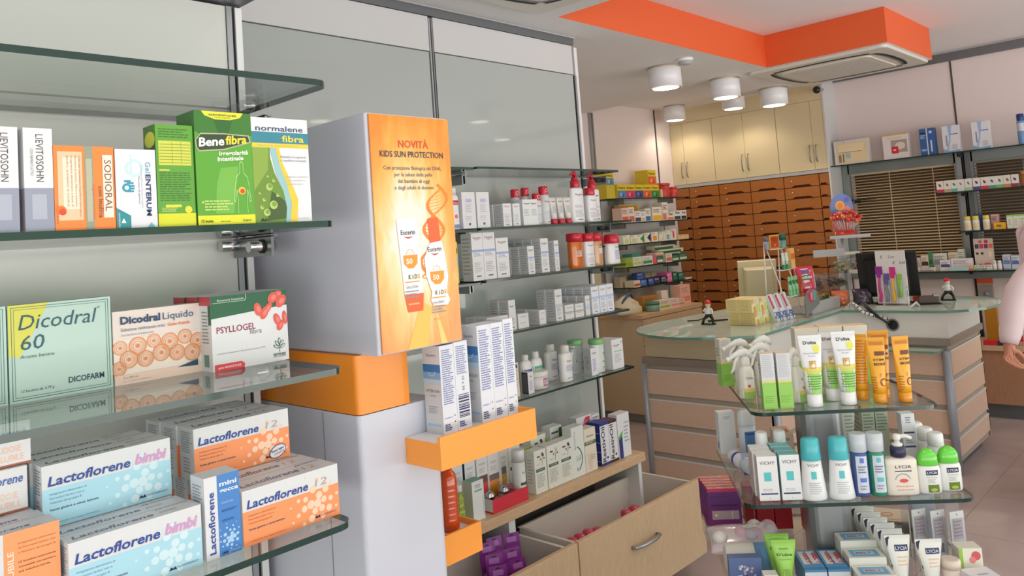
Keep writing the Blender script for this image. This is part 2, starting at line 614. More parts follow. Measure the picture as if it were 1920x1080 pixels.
# windows with venetian blinds
for k, (a, b) in enumerate(WY):
    g = G()
    fx0, fx1 = 6.985, 7.02
    g.box(fx0, a - .05, 1.0, fx1, a + .012, 1.975, 'window_frame')
    g.box(fx0, b - .012, 1.0, fx1, b + .05, 1.975, 'window_frame')
    g.box(fx0, a, 1.90, fx1, b, 1.975, 'window_frame')
    g.box(fx0, a, 1.0, fx1, b, 1.06, 'window_frame')
    w = struct(g, 'window_%d' % (k + 1))
    g = G()
    z = 1.075
    mm = 'blind_slat' if k == 0 else 'blind_grey'
    while z < 1.895:
        g.box(7.036, a, z - .0008, 7.0368, b, z, mm); g.poly([(7.036, a, z), (7.036, b, z), (7.052, b, z + .0088), (7.052, a, z + .0088)][::-1], mm)
        g.poly([(7.036, a, z - .0006), (7.036, b, z - .0006), (7.052, b, z + .0082), (7.052, a, z + .0082)], mm)
        z += 0.0245
    for yy in (a + (b - a) * .22, a + (b - a) * .62):
        g.box(7.04, yy - .002, 1.07, 7.05, yy + .002, 1.9, mm)
    g.box(7.03, a, 1.885, 7.06, b, 1.9, mm)
    bl = g.build('venetian_blind', parent=w, kind='structure')
# panelling of the recessed back wall
g = G()
g.box(5.425, 4.118, 0, 5.478, 4.14, 2.60, 'aluminium')
g.box(5.452, 4.114, 0, 5.458, 4.119, 2.60, 'aluminium_dark')
g.box(6.472, 4.132, 0, 6.484, 4.14, 2.70, 'seam_dark')
for x in (4.86, 5.06, 5.26):
    g.box(x, 4.128, 0.02, x + .19, 4.14, 1.90, 'panel_beige')
struct(g, 'trim_5')
# white shelving back panel behind the recessed shelves
g = G(); g.box(5.5, 4.128, 0.87, 6.47, 4.14, 1.86, 'panel_white'); g.box(6.486, 4.128, 0.87, 6.70, 4.14, 1.86, 'panel_white'); struct(g, 'trim_6')

# ------------------------------------------------------------------ left shelving unit beside the viewer
t = thing('shelving_panel', 'pale back panel with metal corner post behind the near glass shelves', 'shelving', (0, 1.58, 0))
g = G(); g.box(-1.3, 0, 0.02, 0.811, 0.022, 1.872, 'panel_left'); g.build('lower_panel', t)
g = G(); g.box(-1.3, 0, 1.876, 0.811, 0.022, 2.10, 'panel_left'); g.build('upper_panel', t)
g = G(); g.box(0.812, -0.004, 0.02, 0.824, 0.024, 2.10, 'aluminium'); g.box(0.824, 0.004, 0.02, 0.833, 0.024, 2.10, 'slot_black'); g.box(0.833, -0.002, 0.02, 0.848, 0.024, 2.10, 'white'); g.build('corner_post', t)
g = G(); g.box(-1.3, 1.06, 2.105, 0.85, 1.604, 2.18, 'aluminium_dark'); struct(g, 'trim_10')
LSH = [('top glass shelf of the near unit, empty', 1.846), ('second near glass shelf carrying the green laxative cartons', 1.604), ('third near glass shelf under the mint coloured carton', 1.356), ('lowest near glass shelf carrying the orange and blue cartons', 1.103)]
LY0 = 1.138
def bracket(g, x, y0, y1, z):
    g.box(x - .003, y0, z - .052, x + .003, y1, z - .012, 'steel')
    g.box(x - .003, y0, z - .014, x + .012, y1 - .03, z - .0105, 'steel')
for lb, z in LSH:
    s = thing('glass_shelf', lb, 'shelf', (0, 0, z), group='glass shelves of the near unit')
    g = G(); g.prism(rounded(-1.3, LY0, 0.772, 1.555, .03, (0, 1, 0, 0)), -.0105, 0, 'glass_face', 'glass_edge'); g.build('pane', s)
    g = G(); bracket(g, 0.805, 1.42, 1.575, 0); g.build('bracket', s)
    g = G(); g.cyl((0.772, 1.455, -.032), (0.828, 1.455, -.032), .011, 'chrome'); g.build('clamp', s)
    g = G(); g.cyl((0.798, 1.455, -.032), (0.801, 1.455, -.032), .0145, 'slot_black'); g.build('clamp_washer', s)
    g = G(); g.cyl((0.765, 1.56, -.026), (0.82, 1.56, -.026), .012, 'chrome'); g.build('clamp', s)

# ------------------------------------------------------------------ wall unit in the middle: panels, shelves, base with open drawers
t = thing('wall_panelling', 'pale glossy wall panelling behind the middle glass shelves', 'wall panel', (0, 2.51, 0))
for a, b in ((0.815, 1.245), (1.262, 2.208), (2.242, 3.192)):
    g = G(); g.box(a, 0, 0.40, b, 0.02, 2.378, 'panel_glass', left='aluminium_dark', right='glass_edge'); g.build('glass_panel', t)
    g = G(); g.box(a - .003, -0.002, 2.383, b + .003, 0.02, 2.535, 'panel_white'); g.build('top_panel', t)
for x in (1.253, 2.225):
    g = G(); g.box(x - .017, 0.004, 0.40, x + .017, 0.03, 2.378, 'aluminium_dark'); g.box(x - .010, -.003, 0.40, x - .004, 0.02, 2.53, 'light_grey'); g.box(x + .003, -.003, 0.40, x + .009, 0.02, 2.53, 'mid_grey'); g.build('upright', t)
g = G(); g.box(3.194, -.002, 0.40, 3.202, 0.03, 2.378, 'slot_black'); g.box(3.202, -.004, 0.40, 3.216, 0.03, 2.378, 'aluminium'); g.box(3.216, 0, 0.02, 3.24, 0.05, 2.53, 'white'); g.build('end_upright', t)
MSH = [('topmost empty glass shelf on the middle wall', 1.845, 3.10), ('second glass shelf down on the middle wall, with red capped bottles', 1.602, 3.175), ('third glass shelf down on the middle wall, with tall white cartons', 1.396, 3.10), ('fourth glass shelf down on the middle wall, with small white cartons', 1.181, 3.10), ('lowest glass shelf on the middle wall, with the round cream jar', 0.911, 3.10)]
for lb, z, xr in MSH:
    s = thing('glass_shelf', lb, 'shelf', (0, 0, z), group='glass shelves on the middle wall')
    g = G(); g.prism(rounded(2.15, 2.2, xr, 2.49, .012, (1, 1, 0, 0), 3), -.009, 0, 'glass_face', 'glass_edge'); g.build('pane', s)
    for x in (2.232, 3.208):
        if x > xr: continue
        g = G(); bracket(g, x, 2.36, 2.505, 0); g.build('bracket', s)
    g = G(); bracket(g, 3.208, 2.36, 2.505, 0); g.cyl((3.15, 2.39, -.03), (3.225, 2.39, -.03), .011, 'slot_black'); g.box(3.09, 2.40, -.0135, 3.21, 2.44, -.0095, 'steel'); g.build('bracket', s)
    s2 = thing('glass_shelf', lb.replace('middle wall', 'wall behind the display column') , 'shelf', (0, 0, z - .004), group='glass shelves behind the column')
    g = G(); g.prism(rounded(1.26, 2.2, 2.135, 2.49, .012, (1, 1, 0, 0), 3), -.009, 0, 'glass_face', 'glass_edge'); g.build('pane', s2)
    g = G(); bracket(g, 2.215, 2.36, 2.505, 0); g.box(2.10, 2.40, -.0135, 2.22, 2.44, -.0095, 'steel'); g.build('bracket', s2)
# base unit
t = thing('base_cabinet', 'long low wooden base cabinet with its drawers pulled open under the middle shelves', 'cabinet', (0, 2.2, 0))
g = G(); g.box(1.2, -.006, 0.467, 3.116, 0.30, 0.507, 'wood_ledge'); g.build('ledge', t, bevel=.002)
g = G(); g.box(1.2, 0.02, 0.05, 1.218, 0.30, 0.467, 'white'); g.box(2.196, 0.012, 0.05, 2.232, 0.30, 0.467, 'white'); g.box(3.076, 0.012, 0.05, 3.10, 0.30, 0.467, 'white')
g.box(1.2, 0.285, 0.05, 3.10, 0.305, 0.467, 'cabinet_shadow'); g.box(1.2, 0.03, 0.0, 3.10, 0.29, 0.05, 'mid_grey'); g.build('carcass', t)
def big_drawer(x0, x1, hx):
    d = G()
    yb, yf, zt, zb = 0.09, -0.225, 0.398, 0.14
    d.box(x0 + .02, yb - .012, zb, x1 - .02, yb, zt - .01, 'drawer_inner')
    d.box(x0 + .02, yf, zb, x0 + .036, yb, zt - .012, 'drawer_inner')
    d.box(x1 - .036, yf, zb, x1 - .02, yb, zt - .012, 'drawer_inner')
    d.box(x0 + .036, yf, zb, x1 - .036, yb - .012, zb + .012, 'drawer_inner')
    o = d.build('drawer', t)
    f = G(); f.box(x0 + .002, yf - .02, 0.07, x1 - .002, yf, zt + .004, 'wood_front', top='wood_ledge'); f.build('front', o, bevel=.0015)
    if hx:
        h = G(); h.tube([(hx - .09, yf - .02, .275), (hx - .086, yf - .04, .276), (hx - .04, yf - .052, .277), (hx + .04, yf - .052, .277), (hx + .086, yf - .04, .276), (hx + .09, yf - .02, .275)], [.006, .008, .0085, .0085, .008, .006], 'aluminium', 8); h.build('handle', o)
    return o
big_drawer(2.30, 3.20, 2.72)
big_drawer(1.38, 2.296, 1.85)
# ------------------------------------------------------------------ recessed shelves, base and drawer wall
BS = [('upper shelf of the recess, with the yellow cartons', 1.83, 5.42), ('second shelf of the recess, below the yellow cartons', 1.62, 5.40), ('third shelf of the recess, with the green and purple marked cartons', 1.435, 5.46), ('fourth shelf of the recess, with stacked green edged cartons', 1.241, 5.57), ('lowest shelf of the recess, with small blue cartons', 1.062, 5.57)]
for lb, z, xl in BS:
    s = thing('glass_shelf', lb, 'shelf', (0, 0, z), group='glass shelves of the recess')
    g = G(); g.prism([(xl, 3.88), (6.51, 3.88), (6.51, 4.11), (xl - .02, 4.11)], -.010, 0, 'glass_face', 'glass_edge'); g.build('pane', s)
    g = G(); g.box(6.40, 3.98, -.05, 6.44, 4.128, -.0105, 'steel'); g.build('bracket', s)
    g = G(); g.box(5.60, 3.98, -.05, 5.64, 4.128, -.0105, 'steel'); g.build('bracket', s)
t = thing('base_cabinet', 'wooden base cabinet at the end of the counter under the recess shelves', 'cabinet', (5.285, 3.65, 0))
g = G(); g.box(0, 0, 0.832, 0.96, 0.46, 0.867, 'wood_ledge'); g.build('top', t, bevel=.002)
g = G(); g.box(0.012, 0.014, 0.07, 0.95, 0.46, 0.832, 'panel_beige'); g.box(0.02, 0.05, 0, 0.94, 0.45, 0.07, 'mid_grey'); g.build('body', t)
g = G(); g.box(0.02, 0, 0.62, 0.94, 0.014, 0.826, 'wood_front'); g.build('drawer_front', t)
g = G(); g.box(0.02, 0, 0.08, 0.94, 0.014, 0.61, 'wood_front'); g.build('door', t)

t = thing('drawer_cabinet', 'wall of orange brown wooden medicine drawers at the back', 'cabinet', (6.74, 0, 0))
g = G(); g.box(0.022, 2.612, 0.0, 0.60, 4.138, 1.93, 'wood_dark'); g.box(0.0, 2.612, 0, 0.03, 4.138, 0.70, 'wood_drawer'); g.build('body', t)
g = G(); g.box(-.004, 2.612, 1.928, 0.60, 4.138, 1.956, 'light_grey'); g.build('cornice', t)
cols = [4.138, 3.977, 3.658, 3.3385, 3.019, 2.700, 2.613]
for c in range(6):
    yl, yr = cols[c], cols[c + 1]
    for r_ in range(12):
        zt = 1.924 - .1012 * r_
        zb = zt - .1012
        g = G()
        y0, y1 = yr + .004, yl - .004
        z0, z1 = zb + .003, zt - .003
        n0, n1 = y1 - (y1 - y0) * .20, y0 + (y1 - y0) * .20
        if yl - yr < .2:
            n0, n1 = (y0 + .05, y0) if c == 0 else (y1, y0 + .02)
        # front outline with a finger notch along the bottom edge (y runs right to left)
        o2 = [(y1, z1), (y1, z0)]
        if n0 > n1 + .02:
            q = min(.03, (n0 - n1) * .15)
            o2 += [(n0, z0), (n0 - q, z0 + .016), (n1 + q, z0 + .016), (n1, z0)]
        o2 += [(y0, z0), (y0, z1)]
        fr = [(0.0, y, z) for y, z in o2]
        bk = [(0.022, y, z) for y, z in o2]
        g.poly(fr, 'wood_drawer')
        nn = len(fr)
        for i in range(nn):
            j = (i + 1) % nn
            notch = 2 <= i <= 4 and nn > 5
            g.poly([fr[j], fr[i], bk[i], bk[j]], 'drawer_notch' if notch else 'wood_drawer')
        d = g.build('drawer', t)
        if c in (1, 2, 3, 4) and r_ % 3 != 2 and random.random() < .55:
            k = G(); yy = y1 - (y1 - y0) * .22
            k.lathe([(.006, 0), (.006, .004), (1e-5, .004)], 'off_white', (0, 0, 0), 8)
            ko = k.build('label_dot', d, (0, yy, zb + .058)); ko.rotation_euler = (0, R(-90), 0)
CUP = [(3.68, 4.138, 4.00, 'cream wall cupboard at the left end above the wooden drawers'), (3.045, 3.678, 3.362, 'cream wall cupboard in the middle above the wooden drawers'), (2.613, 3.043, 2.725, 'cream wall cupboard at the right end above the wooden drawers')]
for a, b, m_, lb in CUP:
    t = thing('wall_cupboard', lb, 'cupboard', (6.74, 0, 1.957), group='cream cupboards over the drawers')
    g = G(); g.box(0.02, a, 0, 0.60, b, 0.605, 'cabinet_cream'); g.build('body', t)
    for (p, q, hy) in ((a, m_, m_ - .028), (m_, b, m_ + .028)):
        g = G(); g.box(0, p + .0015, 0.003, 0.02, q - .0015, 0.603, 'cabinet_cream'); d = g.build('door', t)
        h = G(); h.tube([(0, hy, .07), (-.022, hy, .085), (-.026, hy, .145), (-.022, hy, .205), (0, hy, .22)], [.004, .005, .005, .005, .004], 'steel', 6); h.build('handle', d)
g = G(); g.box(6.74, 2.613, 2.562, 6.80, 4.138, 2.70, 'cabinet_cream'); struct(g, 'trim_7')
g = G(); g.box(6.735, 2.598, 0, 7.0, 2.6125, 2.80, 'panel_white'); struct(g, 'trim_8')

# ------------------------------------------------------------------ sales counter
t = thing('sales_counter', 'L shaped slatted wooden sales counter with frosted glass top', 'counter', (4.0, 1.97, 0))
def W(x, y, z): return (x - 4.0, y - 1.97, z)
g = G()
top = [(3.955, 2.78), (3.86, 2.70), (3.785, 2.58), (3.745, 2.45), (3.735, 2.36), (3.76, 2.22), (3.82, 2.09), (3.90, 1.985), (3.93, 1.965), (5.06, 1.965), (5.075, 1.45), (5.09, 1.36), (5.16, 1.27), (5.28, 1.205), (5.45, 1.175), (5.62, 1.19), (5.78, 1.25), (5.88, 1.34), (5.93, 1.46), (5.93, 2.55), (5.80, 2.70), (4.30, 2.86), (4.08, 2.84)]
g.prism([(x - 4.0, y - 1.97) for x, y in top], .935, .95, 'counter_glass', 'counter_glass_edge')
g.build('glass_top', t)
# left arm: end face x = 4.0, customer face y = 1.97; right arm: customer face x = 5.10, end face y = 1.38
def slat_face(name, pts, zs, parent):
    g = G()
    (xa, ya), (xb, yb) = pts
    dx, dy = xb - xa, yb - ya
    L = math.hypot(dx, dy)
    nx, ny = dy / L, -dx / L
    for k in range(len(zs) - 1):
        z1, z0 = zs[k] - .030, zs[k + 1]
        def q(px, py, o): return (px + nx * o, py + ny * o)
        a0, b0, a1, b1 = q(xa, ya, -.0118), q(xb, yb, -.0118), q(xa, ya, 0), q(xb, yb, 0)
        P = [W(*a1, z0), W(*b1, z0), W(*b1, z1), W(*a1, z1)]
        g.poly(P, 'wood_counter')
        g.poly([W(*a1, z1), W(*b1, z1), W(*b0, z1), W(*a0, z1)], 'off_white')
        at, bt = q(xa, ya, .001), q(xb, yb, .001)
        g.poly([W(*at, z1 - .007), W(*bt, z1 - .007), W(*bt, z1), W(*at, z1)], 'white'); g.poly([W(*at, z1), W(*bt, z1), W(*b1, z1), W(*a1, z1)], 'white')
        g.poly([W(*a0, z0), W(*b0, z0), W(*b1, z0), W(*a1, z0)], 'wood_counter')
        g.poly([W(*a1, z0), W(*a1, z1), W(*a0, z1), W(*a0, z0)], 'wood_counter')
        g.poly([W(*b0, z0), W(*b0, z1), W(*b1, z1), W(*b1, z0)], 'wood_counter')
    return g.build(name, parent)
ZS = [.742, .565, .395, .225, .06]
g = G()
core = [(4.012, 1.982), (5.112, 1.982), (5.112, 1.392), (5.82, 1.392), (5.82, 2.50), (5.70, 2.60), (4.012, 2.76)]
g.prism([(x - 4.0, y - 1.97) for x, y in core], 0.06, .76, 'counter_groove')
kick = [(4.05, 2.02), (5.15, 2.02), (5.15, 1.43), (5.78, 1.43), (5.78, 2.45), (5.66, 2.55), (4.05, 2.72)]
g.prism([(x - 4.0, y - 1.97) for x, y in kick], 0.0, .06, 'aluminium_dark')
g.build('body', t)
slat_face('slat_panel', [(4.0, 2.76), (4.0, 1.97)], ZS, t)
slat_face('slat_panel', [(4.0, 1.97), (5.10, 1.97)], ZS, t)
slat_face('slat_panel', [(5.10, 1.97), (5.10, 1.38)], ZS, t)
slat_face('slat_panel', [(5.10, 1.38), (5.82, 1.38)], [.742, .565, .40, .235, .10], t)
slat_face('slat_panel', [(5.82, 1.38), (5.82, 2.50)], ZS, t)
g = G()
band = [(3.985, 1.955), (5.085, 1.955), (5.085, 1.365), (5.835, 1.365), (5.835, 2.51), (5.70, 2.62), (3.985, 2.775)]
g.prism([(x - 4.0, y - 1.97) for x, y in band], .745, .785, 'band_metal')
g.build('metal_band', t)
g = G()
fas = [(4.02, 1.99), (5.10, 1.99), (5.10, 1.375), (5.825, 1.375), (5.825, 2.50), (5.70, 2.60), (4.02, 2.75)]
g.prism([(x - 4.0, y - 1.97) for x, y in fas], .785, .934, 'counter_white')
g.build('fascia', t)
g = G(); g.box(3.995 - 4, 2.0 - 1.97, .787, 4.02 - 4, 2.75 - 1.97, .934, 'panel_beige'); g.build('end_fascia', t)  # end fascia toned beige: its shade is put into the colour
g = G(); g.prism(rounded(4.965 - 4, 1.405 - 1.97, 5.10 - 4, 1.955 - 1.97, .03, (1, 0, 0, 0)), .715, .727, 'counter_glass', 'counter_glass_edge'); g.build('glass_ledge', t)
for (x, y, z1, pr_) in ((3.99, 2.77, .745, .015), (4.01, 1.955, .745, .020), (5.085, 1.395, .715, .024)):
    g = G(); g.cyl(W(x, y, 0.0), W(x, y, z1), pr_, 'post_grey', 16); g.build('post', t)
g = G(); pts = [(5.0985 - 4 + 0, 1.68 - 1.97 + .034 * math.cos(a), .858 + .034 * math.sin(a)) for a in [2 * math.pi * i / 20 for i in range(20)]]
g.tube(pts, .005, 'mid_grey', 6, closed=True); pts2 = [(p[0], p[1], p[2]) for p in pts]; g.poly(pts2[::-1], 'slot_black'); g.build('cable_port', t)
g = G()
for off, rr, mm in (((0, .0), .006, 'black_plastic'), ((.012, .004), .005, 'black_plastic'), ((-.01, .006), .004, 'dark_grey')):
    pts = [(5.18 + off[1], 1.86 + off[0], .975), (5.10, 1.845 + off[0], .985 + off[1]), (5.055, 1.80 + off[0], .965), (5.045, 1.745 + off[0], .915), (5.06, 1.70, .875 + off[1]), (5.11, 1.685 + off[0] * .3, .86)]
    g.tube(pts, rr, mm, 8)
o = g.build('cable_bundle', label='black cables running from the counter top into the round port', cat='cables')
g = G()
pts = []
for i in range(40):
    s_ = i / 39.0
    x = 5.12 - .09 * math.sin(math.pi * s_) ; y = 1.955 - .265 * s_; z = .962 + .03 * math.sin(math.pi * min(1, s_ * 2)) - .10 * max(0, s_ - .25) ** 1.1
    pts.append((x, y, z))
g.tube(pts, .009, 'white', 8)
for i in range(3, 38, 3):
    p, q = Vector(pts[i]), Vector(pts[i + 1])
    d = (q - p).normalized() * .0025
    g.tube([p - d, p + d], .0098, 'slot_black', 8)
g.build('spiral_cable', label='white cable wrapped in a black spiral entering the counter port', cat='cables')

# ------------------------------------------------------------------ right wall: base cabinets and shelves
t = thing('base_cabinet', 'low wooden base cabinet along the right wall behind the person', 'cabinet', (6.56, -2.2, 0))
g = G(); g.box(-.02, 0, .49, .415, 4.05, .525, 'wood_ledge'); g.build('top', t)
g = G(); g.box(0.012, 0, .10, .41, 4.05, .49, 'wood_light'); g.box(.03, 0.0, 0, .42, 4.05, .10, 'aluminium_dark'); g.build('body', t)
for k in range(4):
    g = G(); g.box(0, .01 + k * 1.01, .105, .012, 1.005 + k * 1.01, .485, 'wood_front_red'); g.build('door', t)
RS = [('long glass shelf above the blinds on the right wall', 1.975, -1.0, 2.617, 6.75), ('short glass shelf with a row of small cartons over the grey blind', 1.668, -1.0, 1.80, 6.75), ('glass shelf with the yellow capped jars by the grey blind', 1.361, -1.0, 1.67, 6.75), ('lowest glass shelf under the blinds on the right wall', 1.058, -1.0, 2.30, 6.75)]
for lb, z, a, b, x in RS:
    s = thing('glass_shelf', lb, 'shelf', (x, 0, z), group='glass shelves on the right wall')
    g = G(); g.box(0, a, -.010, .245, b, 0, 'glass_edge', top='glass_face', bottom='glass_face'); g.build('pane', s)
    for y in (1.645, .645, -.355):
        g = G(); g.box(.10, y - .006, -.035, .234, y + .006, -.0105, 'slot_black'); g.build('bracket', s)
g = G(); g.box(6.90, -1.0, .985, 6.985, 2.5, 1.035, 'window_frame'); struct(g, 'trim_9')
s = thing('glass_shelf', 'tiny glass shelf at the left edge of the tan blind', 'shelf', (6.75, 2.33, 1.673))
g = G(); g.box(0, 0, -.009, .245, .28, 0, 'glass_edge', top='glass_face', bottom='glass_face'); g.build('pane', s)
g = G(); g.box(.12, .13, -.03, .234, .142, -.0095, 'slot_black'); g.build('bracket', s)

# ------------------------------------------------------------------ ceiling fittings
LAMPS = [(4.33, 2.66, 2.579, .105, .137, 'nearest cylinder ceiling lamp beside the smoke detector', 1), (5.11, 2.655, 2.579, .105, .137, 'second white cylinder lamp, between the nearest lamp and the orange corner', 1), (5.87, 2.645, 2.579, .105, .137, 'white cylinder lamp under the air conditioner, nearest the drawers', 1),
         (6.42, 3.27, 2.70, .10, .14, 'cylinder lamp in the drawer recess, half hidden by nearer lamps', .45), (6.48, 3.91, 2.70, .10, .14, 'small cylinder lamp in the far left corner of the drawer recess', .4)]
def lamp(x, y, z, r_, h, lb, pw, warm=(1, .86, .66)):
    t = thing('ceiling_lamp', lb, 'lamp', (x, y, z), group='cylinder ceiling lamps')
    g = G(); g.lathe([(r_ * .92, 0), (r_ * .92, -.008), (r_, -.014), (r_, -h), (r_ * .93, -h), (r_ * .93, -h + .012)], 'lamp_white', (0, 0, 0), 32, caps=False); g.build('body', t)
    g = G(); g.lathe([(r_ * .94, -.013), (r_ * 1.0, -.011), (r_ * 1.0, -.004), (r_ * .9, -.003)], 'lamp_ring', (0, 0, 0), 32, caps=False); g.build('mount_ring', t)
    g = G(); g.disc((0, 0, -h + .0005), r_ * .80, 'lamp_disc', 32, flip=True); g.lathe([(r_ * .79, -h + .0012), (r_ * .86, -h - .002), (r_ * .95, -h - .001)], 'lamp_ring', (0, 0, 0), 32, caps=False); g.build('diffuser', t)
    ld = bpy.data.lights.new('lamp_light', 'SPOT'); ld.energy = LAMP_W * pw; ld.color = warm; ld.shadow_soft_size = r_ * .7; ld.spot_size = R(150); ld.spot_blend = .5
    lo = bpy.data.objects.new('lamp_light', ld); COL.objects.link(lo); lo.parent = t; lo.location = (0, 0, -h - .01)
    return t
for a in LAMPS: lamp(*a)
t = thing('smoke_detector', 'small white smoke detector on the ceiling above the nearest lamp', 'detector', (4.236, 2.45, 2.579))
g = G(); g.lathe([(.05, 0), (.05, -.012), (.042, -.02)], 'lamp_white', (0, 0, 0), 20); g.build('base', t)
g = G(); g.lathe([(.044, -.02), (.040, -.034), (.02, -.04), (1e-5, -.04)], 'light_grey', (0, 0, 0), 20); g.build('cover', t)
t = thing('security_camera', 'small dark security camera at the top of the right wall corner', 'camera', (6.62, 2.585, 2.62))
g = G(); g.cyl((.13, .0125, .02), (-.05, -.01, 0), .011, 'light_grey', 10); g.build('mount', t)
g = G(); g.ball((-.075, -.015, -.005), .032, 'black_plastic', 14, 8); g.build('dome', t)
for a in ((3.72, -.66, 2.80, .105, .137, 'white cylinder lamp outside the view, nearest the street front', 1), (5.12, -.15, 2.80, .105, .137, 'white cylinder lamp outside the view, over the right side of the shop', 1), (6.3, -1.0, 2.80, .105, .137, 'white cylinder lamp outside the view, in the far right corner', 1), (1.2, 0.3, 2.579, .105, .137, 'white cylinder lamp added outside the view for light, over the viewer', .7), (2.02, 1.18, 2.579, .105, .06, 'short white lamp outside the view, beside the left air conditioner', .5)): lamp(*a)  # the lamp over the viewer is added for extra light
def cassette(x0, y0, x1, y1, z, lb):
    t = thing('air_conditioner', lb, 'air conditioner', ((x0 + x1) / 2, (y0 + y1) / 2, z))
    w, d = (x1 - x0) / 2, (y1 - y0) / 2
    g = G(); g.prism(rounded(-w, -d, w, d, .04), -.022, 0, 'cassette_white'); g.build('panel', t, bevel=.006)
    iw, idd = w - .11, d - .11
    def slot(pa, pb, dirx):
        g = G()
        n = 16
        for i in range(n):
            s0, s1 = i / n, (i + 1) / n
            def bend(s_): return .035 * (abs(2 * s_ - 1) ** 3)
            for (u0, u1) in ((s0, s1),):
                p0 = Vector(pa).lerp(Vector(pb), u0) - Vector(dirx) * bend(u0)
                p1 = Vector(pa).lerp(Vector(pb), u1) - Vector(dirx) * bend(u1)
                dd = Vector(dirx) * .042
                g.poly([(p0.x, p0.y, -.0228), (p0.x + dd.x, p0.y + dd.y, -.0228), (p1.x + dd.x, p1.y + dd.y, -.0228), (p1.x, p1.y, -.0228)], 'slot_black')
                dd2 = dd * .4
                g.poly([(p0.x, p0.y, -.0232), (p0.x + dd2.x, p0.y + dd2.y, -.0232), (p1.x + dd2.x, p1.y + dd2.y, -.0232), (p1.x, p1.y, -.0232)], 'mid_grey')
        g.build('air_slot', t)
    slot((-iw, idd - .03, 0), (-iw, -idd + .03, 0), (-1, 0, 0))
    slot((iw, idd - .03, 0), (iw, -idd + .03, 0), (1, 0, 0))
    slot((-iw + .03, idd, 0), (iw - .03, idd, 0), (0, 1, 0))
    slot((-iw + .03, -idd, 0), (iw - .03, -idd, 0), (0, -1, 0))
    g = G(); g.prism(rounded(-iw + .05, -idd + .05, iw - .05, idd - .05, .03), -.030, -.022, 'cassette_white')
    for k in range(9):
        xx = -iw + .12 + k * (2 * iw - .24) / 8
        g.box(xx, -idd + .1, -.0306, xx + .008, idd - .1, -.0300, 'light_grey')
    g.build('grille', t, bevel=.003)
cassette(5.05, 1.535, 5.935, 2.45, 2.579, 'white ceiling air conditioner under the orange soffit')
cassette(1.76, 1.36, 2.68, 2.28, 2.579, 'ceiling air conditioner cut off by the top edge, above the middle panels')
# ------------------------------------------------------------------ product builders
def ink(c, rough=0.45, coat=0.0):
    n = 'ink_%d_%d_%d_%d_%d' % (c[0], c[1], c[2], int(rough * 100), int(coat * 10))
    if n not in MATS:
        mat(n, c, rough, coat=coat)
    return n
WHT = (226, 227, 231); GRYW = (205, 208, 210); TXT = (70, 76, 100); TXG = (130, 136, 146); NAVY = (34, 44, 110); BLK = (24, 24, 28)
class Curved(Face):
    """print surface bent over the front of a rounded body; af, bf give half width and half depth at height y"""
    def __init__(s, g, c, w, z0, h, af, bf, p=2.0):
        s.g, s.c, s.w, s.h, s.z0, s.af, s.bf, s.p = g, c, w, h, z0, af, bf, p
        s.eps, s.k, s.c_ = 0.00035, 1, 0
    def P(s, x, y, k):
        X = x - s.w / 2
        a, b = s.af(y + s.z0), s.bf(y + s.z0)
        t = max(-.985, min(.985, X / a))
        return Vector((s.c[0] + t * a, s.c[1] - b * (1 - abs(t) ** s.p) ** (1 / s.p) - s.eps * k, s.c[2] + s.z0 + y))
    def rect(s, x0, y0, x1, y1, m, k=1):
        n = max(1, min(8, int(8 * abs(x1 - x0) + .99)))
        ny = max(1, min(4, int(4 * abs(y1 - y0) + .99)))
        for i in range(n):
            for j in range(ny):
                a, b = x0 + (x1 - x0) * i / n, x0 + (x1 - x0) * (i + 1) / n
                c, d = y0 + (y1 - y0) * j / ny, y0 + (y1 - y0) * (j + 1) / ny
                s.poly([(a * s.w, c * s.h), (b * s.w, c * s.h), (b * s.w, d * s.h), (a * s.w, d * s.h)], m, k)
def carton(lb, w, d, h, c, loc, rz=0.0, pr=None, group=None, cat='box', name='medicine_carton', bevel=.0008, **faces):
    g = G()
    g.box(-w / 2, 0, 0, w / 2, d, h, ink(c), **{k: ink(v) for k, v in faces.items()})
    if pr:
        F = {k: g.face(k, -w / 2, 0, 0, w / 2, d, h) for k in ('front', 'left', 'top', 'right')}
        pr(F)
    return g.build(name, None, loc, rz, bevel, lb, cat, group)
def dup_obj(o, loc, lb, rz=None):
    return copy_thing(o, loc, rz, lb)
def logo_red(f, x, y, w, name='Eucerin', k=2, h=None):
    """dark wordmark over a small red wing"""
    f.text(name, x, y, w, ink((40, 44, 60)), k, height=h, align='c', bold=.012)
    f.fpoly([(x - w * .42, y - .012), (x, y - .03), (x + w * .42, y - .012), (x, y - .018)], ink((190, 40, 52)), k)
def fine(f, x0, y0, x1, y1, n, c=TXG, seed=1, k=1, fill=.45):
    f.lines(x0, y0, x1, y1, n, ink(c), k, .3, fill, seed)

